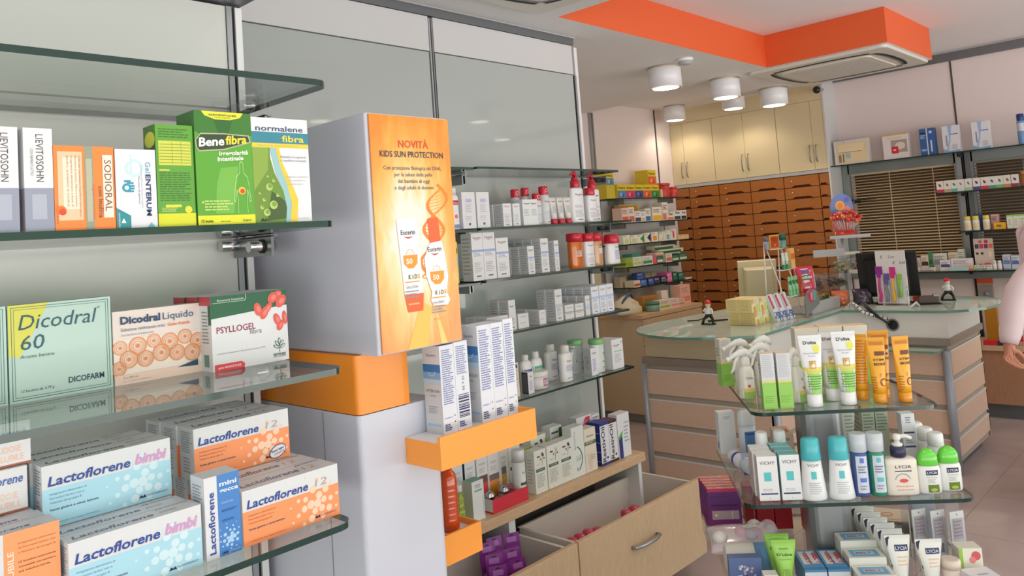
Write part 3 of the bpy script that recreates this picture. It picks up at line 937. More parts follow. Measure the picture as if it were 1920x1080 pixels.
# ------------------------------------------------------------------ near shelves: second shelf
Z2, Z3, Z4 = 1.604, 1.356, 1.103
def pr_liev(F):
    f = F['front']
    f.rect(0, 0, 1, .42, ink((146, 152, 172)))
    f.rect(.25, .12, .75, .36, ink((170, 176, 192)))
    f.text('LIEVITOSOHN', .42, .94, .46, ink((66, 60, 66)), 2, height=.26, rot=-90)
    f.text('CON FERMENTI LATTICI', .22, .80, .26, ink((120, 116, 124)), 2, height=.10, rot=-90)
    F['left'].rect(0, 0, 1, .42, ink((156, 150, 166)))
    F['left'].rect(.5, 0, .56, 1, ink((150, 60, 80)))
o = carton('grey and white yeast tablet carton, leftmost on the second near shelf', .034, .06, .137, WHT, (.281, 1.152, Z2), pr=pr_liev)
dup_obj(o, (.3215, 1.153, Z2), 'grey and white yeast tablet carton touching the orange rehydration carton')
def pr_sodi(F):
    f = F['front']
    f.rect(.06, .12, .46, .93, ink((246, 196, 160)))
    f.rect(.14, .25, .40, .86, ink((250, 222, 200)), 2)
    f.rect(.50, 0, .64, 1, ink((150, 152, 132)))
    f.rect(.52, .1, .62, .85, ink((178, 180, 158)), 2)
    for i, t in enumerate(('Utile per ripristinare l\'equilibrio idro-salino', 'Fermenti probiotici, Fibre e vitamine', 'integratore alimentare a base di', 'sodio, potassio e inulina')):
        f.text(t, .40 - i * .065, .88, .72 if i == 0 else .6, ink((150, 120, 110)), 3, height=.034, rot=-90)
    f.text('SODIORAL', .83, .84, .62, ink((120, 70, 50)), 4, height=.12, rot=-90)
    f.rect(.80, .14, .97, .90, ink((244, 226, 212)), 3)
    f.text('con Inulina', .72, .52, .38, ink((110, 80, 70)), 3, height=.075, rot=-90, bold=.01)
    f.text('al gusto di cocomero', .62, .54, .42, ink((214, 120, 70)), 3, height=.05, rot=-90, bold=.02)
    f.text('5 bustine da 8,2 g', .03, .30, .22, ink((160, 90, 60)), 3, height=.03, rot=-90)
    f.circ(.12, .22, .0045, ink((214, 70, 40)), 4); f.ring(.10, .24, .002, .006, ink((236, 120, 40)), 3)
carton('orange rehydration salts carton with lettering running down it', .076, .05, .115, (240, 134, 60), (.377, 1.152, Z2), pr=pr_sodi, left=(214, 140, 96))
def pr_gel(F):
    f = F['front']
    f.text('Gel', .735, .84, .14, ink((90, 160, 190)), 3, height=.13, rot=-90)
    f.text('ENTERUM', .735, .68, .53, ink((28, 50, 100)), 3, height=.12, rot=-90, bold=.025)
    f.text('polvere per gel orale, Tannato di gelatina', .62, .80, .55, ink((150, 160, 180)), 2, height=.035, rot=-90)
    f.text('Tannato di gelatina', .55, .66, .36, ink((70, 90, 120)), 2, height=.035, rot=-90)
    f.ring(.46, .76, .009, .0125, ink((196, 222, 232)), 1); f.rect(.36, .70, .40, .93, ink((196, 222, 232)), 1)
    f.fpoly([(0, 0), (.34, 0), (.34, .16), (0, .26)], ink((40, 140, 150)))
    f.fpoly([(.1, .07), (.22, .07), (.16, .13)], ink((230, 240, 240)), 2)
    f.text('ANGELINI', .04, .20, .18, ink((220, 236, 236)), 2, height=.04, rot=-90)
    f.fpoly([(.72, 0), (.95, 0), (.84, .07)], ink((110, 176, 190)))
    # hand emblem
    f.circ(.26, .51, .0062, ink((50, 150, 176)), 2)
    for i in range(4): f.rect(.27, .455 + i * .034, .46 - .02 * abs(i - 1.5), .478 + i * .034, ink((50, 150, 176)), 2)
    f.rect(.20, .58, .36, .605, ink((50, 150, 176)), 2); f.circ(.26, .51, .003, ink((236, 238, 242)), 3)
    F['top'].rect(0, 0, 1, 1, ink((214, 216, 222)))
carton('white gel powder carton with a blue hand emblem', .056, .045, .113, (220, 223, 232), (.445, 1.153, Z2), pr=pr_gel)
GREEN = (92, 158, 52)
def pr_benside(F):
    f = F['front']
    f.rect(0, 0, 1, .13, ink((214, 216, 40)))
    f.rect(.07, .60, .93, .84, ink((206, 208, 84)))
    for i in range(7): f.rect(.09, .622 + i * .03, .91, .628 + i * .03, ink((120, 150, 50)), 2)
    for x in (.42, .66): f.rect(x, .61, x + .01, .83, ink((120, 150, 50)), 2)
    fine(f, .08, .86, .9, .96, 4, (60, 110, 40), 4)
    f.rect(.07, .545, .34, .56, ink((206, 208, 84)))
    fine(f, .07, .24, .93, .53, 13, (58, 108, 40), 8)
    f.rect(.2, .19, .62, .215, ink((214, 216, 60)))
    fine(f, .1, .14, .6, .185, 3, (200, 210, 120), 5)
    f.circ(.80, .165, .0055, ink((220, 214, 60)), 2)
    l = F['left']
    l.rect(0, 0, 1, 1, ink((72, 112, 44)))
    l.circ(.55, .86, .018, ink((196, 200, 60)), 2, 24, .012)
    l.fpoly([(.0, .55), (1, .62), (1, .80), (0, .74)], ink((40, 76, 36)), 2)
    l.text('fibra', .12, .63, .75, ink((214, 210, 90)), 3, bold=.02, shear=.2)
carton('green fibre carton turned to show its nutrition table', .056, .042, .152, GREEN, (.503, 1.155, Z2), pr=pr_benside)
def pr_ben(F):
    f = F['front']
    f.rect(0, 0, 1, .085, ink((222, 222, 44)))
    f.fpoly([(0, .82), (.35, .72), (1, .80), (1, 1), (0, 1)], ink((54, 116, 40)))
    f.fpoly([(.3, 1), (.42, .78), (.56, .76), (.7, 1)], ink((40, 98, 36)), 2)
    f.fpoly([(.12, 1), (.86, 1), (.80, .955), (.62, .93), (.36, .93), (.18, .96)], ink((226, 222, 60)), 3)
    f.text('LIQUIDA PRONTA DA BERE', .49, .962, .5, ink((60, 90, 30)), 4, align='c', height=.016, bold=.03)
    f.text('E GUSTO NEUTRO', .49, .942, .28, ink((60, 90, 30)), 4, align='c', height=.012)
    f.fpoly([(.01, .68), (.06, .64), (.5, .66), (.98, .735), (.95, .80), (.5, .81), (.1, .805), (.0, .74)], ink((178, 180, 150)), 3)
    f.fpoly([(.03, .68), (.07, .652), (.5, .672), (.955, .742), (.93, .79), (.5, .80), (.1, .793), (.02, .74)], ink((44, 66, 38)), 4)
    f.text('Bene', .06, .685, .44, ink((240, 240, 236)), 5, height=.075, bold=.03, shear=.15, rot=5)
    f.text('fibra', .52, .71, .38, ink((230, 216, 60)), 5, height=.075, bold=.03, shear=.15, rot=5)
    f.text('Irregolarità', .40, .610, .52, ink((236, 240, 230)), 3, height=.036, bold=.03, shear=.15, rot=4)
    f.text('Intestinale', .37, .560, .46, ink((236, 240, 230)), 3, height=.036, bold=.03, shear=.15, rot=4)
    f.fpoly([(.30, .1), (.62, .1), (.74, .52), (.42, .50), (.34, .36)], ink((112, 178, 70)), 1)
    ol = [(.70, .10), (.705, .22), (.69, .31), (.655, .20), (.635, .21), (.66, .34), (.685, .42), (.745, .455), (.757, .50), (.752, .54), (.785, .565)]
    for sg in (1, -1):
        pp = [(.785 + sg * (x - .785), y) for x, y in ol]
        for a, b in zip(pp, pp[1:]):
            dx, dy = b[1] - a[1], -(b[0] - a[0]); L_ = math.hypot(dx, dy) * 250
            q = [(a[0] + dx / L_, a[1] + dy / L_), (a[0] - dx / L_, a[1] - dy / L_), (b[0] - dx / L_, b[1] - dy / L_), (b[0] + dx / L_, b[1] + dy / L_)]
            f.fpoly(q[::-1], ink((190, 218, 156)), 2)
    f.circ(.78, .30, .0062, ink((236, 190, 60)), 2); f.circ(.785, .295, .0038, ink((206, 70, 40)), 3)
    f.circ(.09, .20, .0016, ink((230, 226, 60)), 2)
    fine(f, .12, .115, .62, .215, 4, (196, 216, 120), 9, 2)
    f.text('12 buste', .05, .026, .20, ink((40, 70, 30)), 3, height=.022, bold=.03)
    f.text('12 giorni', .77, .028, .15, ink((40, 70, 30)), 3, height=.016, bold=.02)
    fine(f, .38, .018, .62, .034, 1, (90, 120, 40), 2, 2)
    F['left'].rect(0, 0, 1, 1, ink((60, 112, 50)))
    F['top'].rect(0, 0, 1, 1, ink((52, 100, 44)))
carton('large green liquid fibre carton with a white and yellow brand name', .093, .06, .176, (88, 160, 46), (.579, 1.152, Z2), pr=pr_ben)
def pr_norm(F):
    f = F['front']
    f.rect(0, .755, 1, .865, ink((52, 130, 150)))
    f.rect(0, .715, 1, .757, ink((232, 200, 70)), 2)
    f.text('normalene', .07, .875, .84, ink((44, 72, 104)), 3, height=.052, bold=.012)
    f.text('fibra', .52, .775, .40, ink((228, 208, 70)), 3, height=.062, bold=.02)
    f.text('Fibre e fermenti da bere', .1, .728, .7, ink((150, 170, 110)), 3, height=.014)
    f.fpoly([(0, 0), (.52, 0), (.56, .12), (.5, .30), (.36, .48), (.30, .62), (.30, .715), (0, .715)], ink((104, 140, 48)))
    f.fpoly([(0, .3), (.25, .5), (.28, .715), (0, .715)], ink((134, 164, 66)), 2)
    f.fpoly([(.2, .02), (.55, .04), (.54, .2), (.3, .3)], ink((60, 86, 34)), 2)
    f.fpoly([(.30, .715), (.42, .715), (.46, .56), (.56, .40), (.64, .22), (.62, 0), (.52, 0), (.55, .14), (.5, .30), (.38, .48)], ink((146, 190, 196)), 3)
    f.fpoly([(.40, .715), (.46, .715), (.50, .58), (.62, .42), (.76, .22), (.72, 0), (.60, 0), (.64, .18), (.56, .38), (.46, .54)], ink((226, 196, 62)), 4)
    for x, y, r_ in ((.26, .34, .006), (.32, .17, .007), (.2, .10, .006), (.34, .40, .003), (.16, .22, .003), (.12, .15, .0035), (.40, .26, .003), (.09, .28, .002), (.24, .44, .002)):
        f.circ(x, y, r_, ink((176, 200, 110)), 3); f.circ(x + .01, y + .008, r_ * .6, ink((120, 156, 60)), 4)
    f.text('Ristabilire la regolarità', .48, .62, .46, ink((96, 110, 130)), 5, height=.02)
    f.text('e l\'equilibrio intestinale', .48, .585, .46, ink((96, 110, 130)), 5, height=.02)
    for i, t in enumerate(('Integratore alimentare', 'senza zuccheri e', 'con edulcoranti')):
        f.text(t, .56, .43 - i * .035, .40 - .05 * i, ink((160, 168, 176)), 5, height=.016)
    f.fpoly([(.08, .02), (.12, .05), (.15, .03), (.18, .05), (.20, .02)], ink((30, 36, 60)), 4)
    f.text('gusto TROPICAL', .74, .03, .2, ink((150, 156, 170)), 5, height=.012)
carton('white fibre carton with water drops on a green leaf', .103, .06, .172, (222, 224, 230), (.677, 1.152, Z2), pr=pr_norm)

# third shelf
MINT = (196, 222, 214)
def pr_dic60(F):
    f = F['front']
    f.fpoly([(0, .48), (.10, .46), (.38, 1), (0, 1)], ink((226, 222, 92)))
    for a in (.025, .05):
        m = ink((60, 120, 120))
        t = .006 * (1 if a < .03 else .7)
        f.rect(a, a, 1 - a, a + t, m, 2); f.rect(a, 1 - a - t, 1 - a, 1 - a, m, 2); f.rect(a, a, a + t, 1 - a, m, 2); f.rect(1 - a - t, a, 1 - a, 1 - a, m, 2)
    f.text('Dicodral', .09, .74, .73, ink((36, 92, 106)), 3, height=.155, shear=.22)
    f.text('60', .10, .53, .22, ink((36, 92, 106)), 3, height=.15, shear=.15)
    f.text('Aroma banana', .10, .445, .32, ink((60, 100, 106)), 3, height=.035, shear=.2)
    f.text('DICOFARM', .55, .125, .36, ink((40, 70, 96)), 3, height=.06, bold=.02)
    f.text('12 bustine da 4,79 g', .10, .10, .31, ink((70, 110, 116)), 3, height=.028, shear=.2)
    f.text('®', .86, .88, .03, ink((90, 130, 140)), 3)
    F['top'].rect(.04, .3, .96, .6, ink((176, 204, 196)))
o = carton('mint green carton with a yellow corner on the third near shelf', .147, .035, .148, MINT, (.4115, 1.385, Z3), pr=pr_dic60)
dup_obj(o, (.262, 1.385, Z3), 'mint green carton cut off by the left edge, third near shelf')
def pr_dicl(F):
    f = F['front']
    f.rect(0, 0, 1, .32, ink((246, 214, 194)))
    f.rect(0, .13, 1, .60, ink((250, 236, 226)))
    rd = random.Random(5)
    for i, (x, y, r_) in enumerate(((.07, .50, .012), (.26, .50, .015), (.44, .54, .012), (.62, .50, .015), (.80, .54, .013), (.95, .46, .014), (.16, .33, .015), (.34, .31, .014), (.52, .36, .015), (.70, .33, .014), (.88, .30, .015), (.05, .22, .012))):
        n_ = 4
        for q in range(n_):
            rr = r_ * (1 - q * .22)
            f.ring(x, y, rr * .86, rr, ink((236, 150, 92) if q % 2 == 0 else (242, 176, 130)), 2 + (i % 2), 20)
        f.circ(x, y, r_ * .22, ink((236, 140, 80)), 3, 12)
    f.rect(.0, 0, 1, .13, ink((248, 218, 202)), 4)
    f.text('Dicodral', .08, .82, .44, ink((26, 64, 108)), 4, height=.10, bold=.035)
    f.text('Liquido', .55, .82, .36, ink((40, 84, 130)), 4, height=.10)
    f.text('Soluzione reidratante orale', .08, .72, .49, ink((70, 96, 130)), 4, height=.045, shear=.1)
    f.text('Gusto Arancia', .60, .72, .26, ink((240, 130, 70)), 4, height=.045, shear=.1, bold=.02)
    f.text('Con zucchero ed edulcorante', .08, .655, .36, ink((120, 130, 150)), 4, height=.03, shear=.1)
    f.text('3 x 200 ml', .09, .075, .16, ink((150, 120, 110)), 5, height=.03)
    f.text('per il consumo alimentare', .09, .035, .3, ink((176, 150, 140)), 5, height=.018)
    f.fpoly([(.69, .115), (.94, .10), (.94, .19)], ink((40, 80, 116)), 5)
carton('peach and white carton with orange ring pattern', .149, .035, .121, (240, 226, 220), (.5625, 1.387, Z3), pr=pr_dicl)
def pr_psy(F):
    f = F['front']
    f.fpoly([(0, .70), (1, .78), (1, 1), (0, 1)], ink((28, 96, 62)))
    f.rect(0, .93, .10, 1, ink((28, 96, 62)), 1)
    f.text('Benessere Intestinale', .08, .925, .34, ink((222, 236, 228)), 3, height=.032, shear=.15)
    f.fpoly([(.02, .905), (.43, .905), (.45, .93), (.45, 1), (.445, 1), (.443, .932), (.425, .911), (.02, .911)], ink((200, 222, 210)), 3)
    f.text('PSYLLOGEL', .06, .50, .50, ink((150, 30, 74)), 3, height=.085, bold=.01)
    f.text('fibra', .48, .435, .16, ink((130, 126, 140)), 3, height=.07)
    for cx, cy_, r1, r2, a in ((.60, .76, .0075, .0125, .25), (.685, .70, .0075, .0125, -.5), (.735, .76, .006, .012, -.7), (.81, .90, .009, .012, -.9), (.885, .945, .0075, .0062, .2), (.92, .84, .009, .0135, -.7), (.855, .585, .0068, .012, .35), (.895, .50, .0065, .0105, -.5), (.962, .60, .0050, .013, .1)):
        f.circ(cx, cy_, r1, ink((226, 92, 86)), 4, 14, r2, a); f.circ(cx + .008, cy_, r1 * .5, ink((236, 130, 116)), 5, 10, r2 * .5, a)
    f.text('Integratore alimentare di fibra di psyllium puro al 99%', .06, .22, .62, ink((120, 124, 136)), 3, height=.018)
    f.fpoly([(.02, .0), (.39, .0), (.40, .05), (.36, .09), (.02, .09)], ink((222, 66, 74)), 3)
    f.text('gusto ARANCE ROSSE', .06, .03, .29, ink((246, 226, 226)), 4, height=.03, bold=.02)
    for dx, dy, a in ((-.03, .12, .7), (.03, .12, -.7), (0, .15, 0), (-.045, .075, 1.0), (.045, .075, -1.0)):
        f.circ(.87 + dx, .13 + dy, .0026, ink((36, 92, 78)), 3, 12, .0062, a); f.circ(.87 + dx, .13 + dy, .0015, ink((220, 226, 226)), 4, 10, .0046, a)
    f.rect(.867, .12, .873, .26, ink((36, 92, 78)), 4)
    f.text('NATHURA', .87, .075, .17, ink((36, 92, 78)), 3, align='c', height=.03, bold=.02)
    f.rect(.78, .105, .96, .110, ink((36, 92, 78)), 3); f.rect(.78, .06, .96, .065, ink((36, 92, 78)), 3)
    l = F['left']
    l.rect(0, .88, 1, 1, ink((200, 70, 84))); l.rect(.75, .62, 1, .88, ink((28, 96, 62)))
    fine(l, .2, .35, .8, .8, 10, (150, 156, 160), 6); l.rect(.3, .06, .7, .22, ink((110, 150, 140)), 2)
    F['top'].rect(.02, .3, .98, .36, ink((190, 194, 196)))
for i, lb in enumerate(('white and green psyllium carton with red petals, frontmost of three', 'middle one of three white and green psyllium cartons', 'rearmost of three white and green psyllium cartons')):
    if i == 0: o = carton(lb, .148, .045, .131, (226, 228, 232), (.709, 1.342, Z3), pr=pr_psy, group='psyllium cartons on the third near shelf')
    else: dup_obj(o, (.709 - .003 * i, 1.342 + .0455 * i, Z3), lb)

# lowest near shelf
def starburst(f, cx, cy_, s_, m, k=3, seed=2, lim=None):
    rd = random.Random(seed)
    for ring in range(5):
        n_ = (1, 5, 8, 10, 11)[ring]
        for i in range(n_):
            a = 2 * math.pi * (i + rd.random() * .5) / n_
            d = ring * s_ * .24
            r_ = s_ * (.16, .12, .10, .06, .035)[ring] * (.8 + .4 * rd.random())
            x, y = cx * f.w + d * math.cos(a), cy_ * f.h + d * math.sin(a)
            if lim and not (r_ < x < f.w - r_ and r_ < y < lim * f.h - r_): continue
            f.circ(x / f.w, y / f.h, r_, m, k, 12)
            if ring and ring < 3:
                x2, y2 = cx * f.w + (d - s_ * .24) * math.cos(a), cy_ * f.h + (d - s_ * .24) * math.sin(a)
BLUE_T = (36, 66, 150)
def pr_lac(kind):
    def pr(F):
        f, t, l = F['front'], F['top'], F['left']
        col = (246, 150, 96) if kind == '12' else (168, 214, 232)
        dot = (246, 206, 180) if kind == '12' else (206, 230, 240)
        f.rect(0, 0, 1, .62, ink(col))
        starburst(f, .76, .36, f.h * .62, ink(dot), 2, 4, .95)
        f.text('Lactoflorene', .04, .665, .62, ink(BLUE_T), 3, height=.15, bold=.022, shear=.2)
        if kind == '12': f.text('12', .74, .68, .13, ink((190, 160, 150)), 3, height=.14, shear=.2)
        else: f.text('bimbi', .70, .675, .25, ink((206, 150, 200)), 3, height=.17, shear=.25, bold=.03)
        dark = (176, 96, 60) if kind == '12' else (96, 140, 176)
        for i, tx in enumerate(('Integratore alimentare di', 'Fermenti lattici vivi e', 'Vitamine del gruppo B')):
            f.text(tx, .05, .52 - i * .07, .27 - .02 * i, ink(dark), 3, height=.032)
        f.text('Senza glutine e senza lattosio', .05, .27, .36, ink((70, 80, 110)), 3, height=.035, bold=.02)
        f.text('12 flaconcini con tappo serbatoio', .05, .06, .36, ink(dark), 3, height=.025)
        f.fpoly([(.72, .08), (.74, .13), (.755, .10), (.77, .13), (.785, .08)], ink((30, 36, 70)), 4)
        f.text('MONTEFARMACO', .79, .085, .17, ink((96, 96, 120)), 4, height=.035)
        t.text('Lactoflorene', .05, .30, .60, ink((110, 120, 150)), 1, height=.34, bold=.02, shear=.2)
        t.text('12' if kind == '12' else 'bimbi', .70, .30, .13, ink((196, 170, 166)), 1, height=.34, shear=.2)
        t.fpoly([(.70, .84), (.72, .92), (.735, .86), (.75, .92), (.765, .84)], ink((60, 64, 90)), 1)
        t.text('MONTEFARMACO', .77, .84, .2, ink((110, 112, 130)), 1, height=.1)
        t.rect(0, .0, 1, .015, ink((176, 178, 182)), 1)
        fine(l, .2, .5, .9, .92, 9, (150, 154, 166), 3); fine(l, .3, .1, .8, .42, 5, (160, 164, 172), 6)
        l.rect(0, 0, .10, .62, ink(col))
    return pr
Lw, Ld, Lh = .175, .060, .085
ORD = ('front', 'second', 'third', 'fourth', 'rearmost')
L0 = carton('orange and white probiotic carton at the front beside the blue upright carton', Lw, Ld - .001, Lh, (216, 218, 222), (.685, 1.186, Z4), pr=pr_lac('12'), group='orange probiotic cartons')
for i in range(1, 5):
    dup_obj(L0, (.685 - .002 * i, 1.186 + i * Ld, Z4), 'orange and white probiotic carton, %s row of the bottom layer' % ORD[i])
def pr_l12seal(F):
    pr_lac('12')(F)
    f = F['front']
    f.circ(.86, .17, .017, ink((60, 70, 150)), 5, 24, .011, .35); f.circ(.86, .17, .0155, ink((226, 226, 232)), 6, 24, .0095, .35)
    f.text('Nuovo tappo', .86, .18, .14, ink((60, 60, 120)), 7, align='c', height=.05, rot=12, bold=.03)
    f.text('serbatoio', .875, .12, .11, ink((60, 60, 120)), 7, align='c', height=.045, rot=12)
L1 = carton('orange probiotic carton with an oval seal, front of the upper layer', Lw, Ld - .001, Lh, (216, 218, 222), (.667, 1.308, Z4 + Lh + .001), pr=pr_l12seal, group='orange probiotic cartons')
dup_obj(L1, (.664, 1.308 + Ld, Z4 + Lh + .001), 'orange probiotic carton behind the one with the oval seal')
dup_obj(L1, (.661, 1.308 + 2 * Ld, Z4 + Lh + .001), 'orange probiotic carton, back of the upper layer')
Bw, Bd, Bh = .180, .041, .087
B0 = carton('pale blue probiotic carton, front of the lower stack by the left edge', Bw, Bd - .001, Bh, (216, 218, 222), (.440, 1.182, Z4), pr=pr_lac('bimbi'), group='pale blue probiotic cartons')
for i in range(1, 5):
    dup_obj(B0, (.440 - .003 * i, 1.182 + i * Bd + (.006 if i > 1 else 0), Z4), 'pale blue probiotic carton, %s row of the bottom layer' % ORD[i])
for i, lb in enumerate(('pale blue probiotic carton in front of the upper layer', 'pale blue probiotic carton in the middle of the upper layer', 'pale blue probiotic carton at the back of the upper layer')):
    dup_obj(B0, (.436 - .004 * i, 1.272 + i * Bd, Z4 + Bh + .001), lb)
def pr_mini(F):
    f = F['front']
    f.rect(.36, 0, 1, 1, ink((66, 128, 200)))
    f.text('Lactoflorene', .26, .06, .75, ink(BLUE_T), 3, height=.17, rot=90, bold=.02)
    f.text('mini', .42, .86, .5, ink((222, 232, 244)), 3, height=.055, bold=.03)
    f.text('gocce', .42, .78, .54, ink((222, 232, 244)), 3, height=.05, bold=.03)
    for i, (yy, c) in enumerate(((.66, (150, 190, 230)), (.56, (30, 60, 130)), (.44, (30, 60, 130)))):
        fine(f, .46, yy - .03, .92, yy, 2, c, i, 3)
    starburst(f, .70, .20, f.w * .42, ink((170, 206, 236)), 2, 9, .45)
    f.fpoly([(.44, .03), (.48, .055), (.52, .04), (.56, .055), (.60, .03)], ink((30, 36, 70)), 4)
    f.text('MONTEFARMACO', .62, .03, .32, ink((206, 220, 236)), 4, height=.014)
    fine(F['left'], .15, .6, .85, .9, 8, (150, 156, 168), 3)
carton('upright blue and white drops carton between the orange and pale blue cartons', .056, .045, .121, (220, 222, 228), (.565, 1.184, Z4), pr=pr_mini)
def pr_oro(F):
    f, t = F['front'], F['top']
    f.rect(.52, 0, 1, 1, ink((246, 156, 100)))
    f.text('Lactoflorene', .42, .02, .86, ink(BLUE_T), 3, height=.10, rot=90, bold=.03)
    f.text('OROSOLUBILE', .60, .08, .72, ink((250, 220, 200)), 3, height=.05, rot=90, bold=.02)
    for i in range(3): f.text(('Integratore alimentare', 'di Fermenti lattici vivi', 'e Vitamine del gruppo B')[i], .64, .86 - i * .05, .32, ink((176, 96, 60)), 3, height=.02)
    for i in range(3): f.text(('12 bustine monodose', 'orosolubili con zucchero', 'ed edulcorante')[i], .64, .66 - i * .05, .32 - .05 * (i == 2), ink((150, 80, 50)), 3, height=.02, bold=.02)
    f.rect(.64, .30, .97, .37, ink((246, 222, 208)), 3); f.text('INTEGRATORE', .66, .32, .28, ink((206, 180, 170)), 4, height=.025)
    t.text('Lactoflorene', .15, .30, .62, ink((96, 110, 160)), 1, height=.26, bold=.02, shear=.2)
    t.text('MONODOSE', .45, .10, .4, ink((240, 170, 130)), 1, height=.10)
O0 = carton('orange and white soluble probiotic carton in the bottom left corner, front row', .135, .040, .118, (214, 216, 222), (.277, 1.196, Z4), pr=pr_oro, group='soluble probiotic cartons')
for i in range(1, 4): dup_obj(O0, (.277 - .004 * i, 1.196 + i * .0405, Z4), 'orange and white soluble probiotic carton in the bottom left corner, %s' % ORD[i])
def pr_mono(F):
    f = F['front']
    f.text('Lactoflorene', .50, .66, .46, ink((70, 96, 170)), 2, height=.20, bold=.02, shear=.2)
    f.text('MONODOSE', .60, .32, .32, ink((244, 190, 160)), 2, height=.14); f.text('OROSOLUBILE', .52, .12, .42, ink((244, 190, 160)), 2, height=.14)
    f.rect(0, .0, 1, .05, ink((170, 90, 70)))
M0 = carton('white single dose probiotic carton lying on the soluble cartons at the left edge',   .15, .07, .060, (218, 218, 222), (.258, 1.29, Z4 + .119), pr=pr_mono, group='single dose probiotic cartons')
dup_obj(M0, (.266, 1.30, Z4 + .180), 'white single dose probiotic carton topmost in the pile at the left edge')

# ------------------------------------------------------------------ display column with sun care head and trays
def poster_material():
    m, nt, b = new_mat('poster_art')
    t = nt.nodes.new('ShaderNodeTexCoord')
    mp = nt.nodes.new('ShaderNodeMapping')
    mp.inputs['Location'].default_value = (0.1, 0, .06)
    mp.inputs['Scale'].default_value = (7.5, 1, 4.0)
    gr = nt.nodes.new('ShaderNodeTexGradient'); gr.gradient_type = 'SPHERICAL'
    n = nt.nodes.new('ShaderNodeTexNoise'); n.inputs['Scale'].default_value = 2.2; n.inputs['Distortion'].default_value = 2.5; n.inputs['Detail'].default_value = 2
    mp2 = nt.nodes.new('ShaderNodeMapping'); mp2.inputs['Scale'].default_value = (9, 1, 2.2); mp2.inputs['Rotation'].default_value = (0, .5, 0)
    ad = nt.nodes.new('ShaderNodeMath'); ad.operation = 'MULTIPLY_ADD'; ad.inputs[1].default_value = .5; 
    r = nt.nodes.new('ShaderNodeValToRGB')
    cr = r.color_ramp
    cr.elements[0].position = .20; cr.elements[0].color = rgb((232, 132, 40))
    cr.elements[1].position = .95; cr.elements[1].color = rgb((232, 224, 214))
    for p_, c_ in ((.45, (236, 158, 66)), (.66, (240, 190, 116)), (.84, (238, 214, 176))):
        e = cr.elements.new(p_); e.color = rgb(c_)
    nt.links.new(t.outputs['Object'], mp.inputs[0]); nt.links.new(mp.outputs[0], gr.inputs[0])
    nt.links.new(t.outputs['Object'], mp2.inputs[0]); nt.links.new(mp2.outputs[0], n.inputs['Vector'])
    nt.links.new(n.outputs['Fac'], ad.inputs[0]); nt.links.new(gr.outputs['Fac'], ad.inputs[2])
    nt.links.new(ad.outputs[0], r.inputs[0]); nt.links.new(r.outputs[0], b.inputs['Base Color'])
    b.inputs['Roughness'].default_value = .3; b.inputs['Coat Weight'].default_value = .3
    MATS['poster_art'] = m
poster_material()
mat('display_white', (200, 202, 216), 0.45)
mat('display_orange', (236, 140, 26), 0.35, coat=.2)
mat('tray_orange', (246, 156, 60), 0.4)
T = thing('promotional_display', 'white and orange promotional column with a sun care poster head', 'display stand', (.868, 1.25, 0))
X0, Y0 = .868, 1.25
g = G(); g.prism(rounded(0, 0, .195, .46, .012, (1, 1, 0, 0)), 0, 1.24, 'display_white'); g.build('column', T)
g = G(); g.box(-.0012, .113, .02, 0, .1145, 1.10, 'mid_grey'); g.box(-.0012, .121, 1.10, 0, .1225, 1.237, 'mid_grey'); g.build('column_seam', T)
g = G(); g.prism(rounded(-.0008, -.0008, .1205, .46, .012, (1, 0, 0, 0)), 1.242, 1.352, 'display_orange'); g.build('orange_block', T)
hx0, hx1, hy0, hy1, hz0, hz1 = .882 - X0, 1.089 - X0, 1.19 - Y0, 1.66 - Y0, 1.352, 1.808
g = G(); g.prism(rounded(hx0 - .002, hy0 + .004, hx1, hy1, .006, (1, 1, 0, 0)), hz0, hz1, 'display_white'); g.build('poster_head', T, bevel=.003)
g = G()
pw, ph = hx1 - hx0 - .008, hz1 - hz0 - .006
g.box(-pw / 2, 0, -ph / 2, pw / 2, .003, ph / 2, 'poster_art')
f = g.face('front', -pw / 2, 0, -ph / 2, pw / 2, .003, ph / 2)
f.text('NOVITÀ', .52, .862, .38, ink((206, 74, 50)), 4, align='c', height=.032, bold=.012)
f.text('KIDS SUN PROTECTION', .50, .820, .80, ink((60, 60, 84)), 4, align='c', height=.026, bold=.012)
for i, tx in enumerate(('Con protezione Biologica del DNA,', 'per la salute della pelle', 'dei bambini di oggi', 'e degli adulti di domani')):
    f.text(tx, .5, .765 - i * .0285, (.73, .48, .40, .49)[i], ink((84, 80, 96)), 4, align='c', height=.017)
# double helix ribbon
hel = ink((236, 130, 40)); hel2 = ink((242, 170, 90))
pa, pb = [], []
for i in range(31):
    s_ = i / 30
    cx, yy = .60 + .22 * s_, .26 + .42 * s_
    wv = .13 * math.cos(3.4 * math.pi * s_ + .5)
    pa.append((cx + wv, yy)); pb.append((cx - wv, yy + .02))
for q in (pa, pb):
    for a, b in zip(q, q[1:]): f.fpoly([(a[0] - .02, a[1]), (a[0] + .02, a[1] + .004), (b[0] + .02, b[1] + .004), (b[0] - .02, b[1])], hel, 2)
for i in range(1, 30):
    a, b = pa[i], pb[i]
    if a[0] > b[0]: a, b = b, a
    f.fpoly([(a[0], a[1]), (b[0], b[1]), (b[0], b[1] + .005), (a[0], a[1] + .005)], hel2, 1)
f.fpoly([(.30, 0), (.55, 0), (.62, .16), (.5, .2)], ink((246, 190, 90)), 1); f.fpoly([(.72, 0), (.8, 0), (.66, .18)], ink((248, 206, 120)), 1)
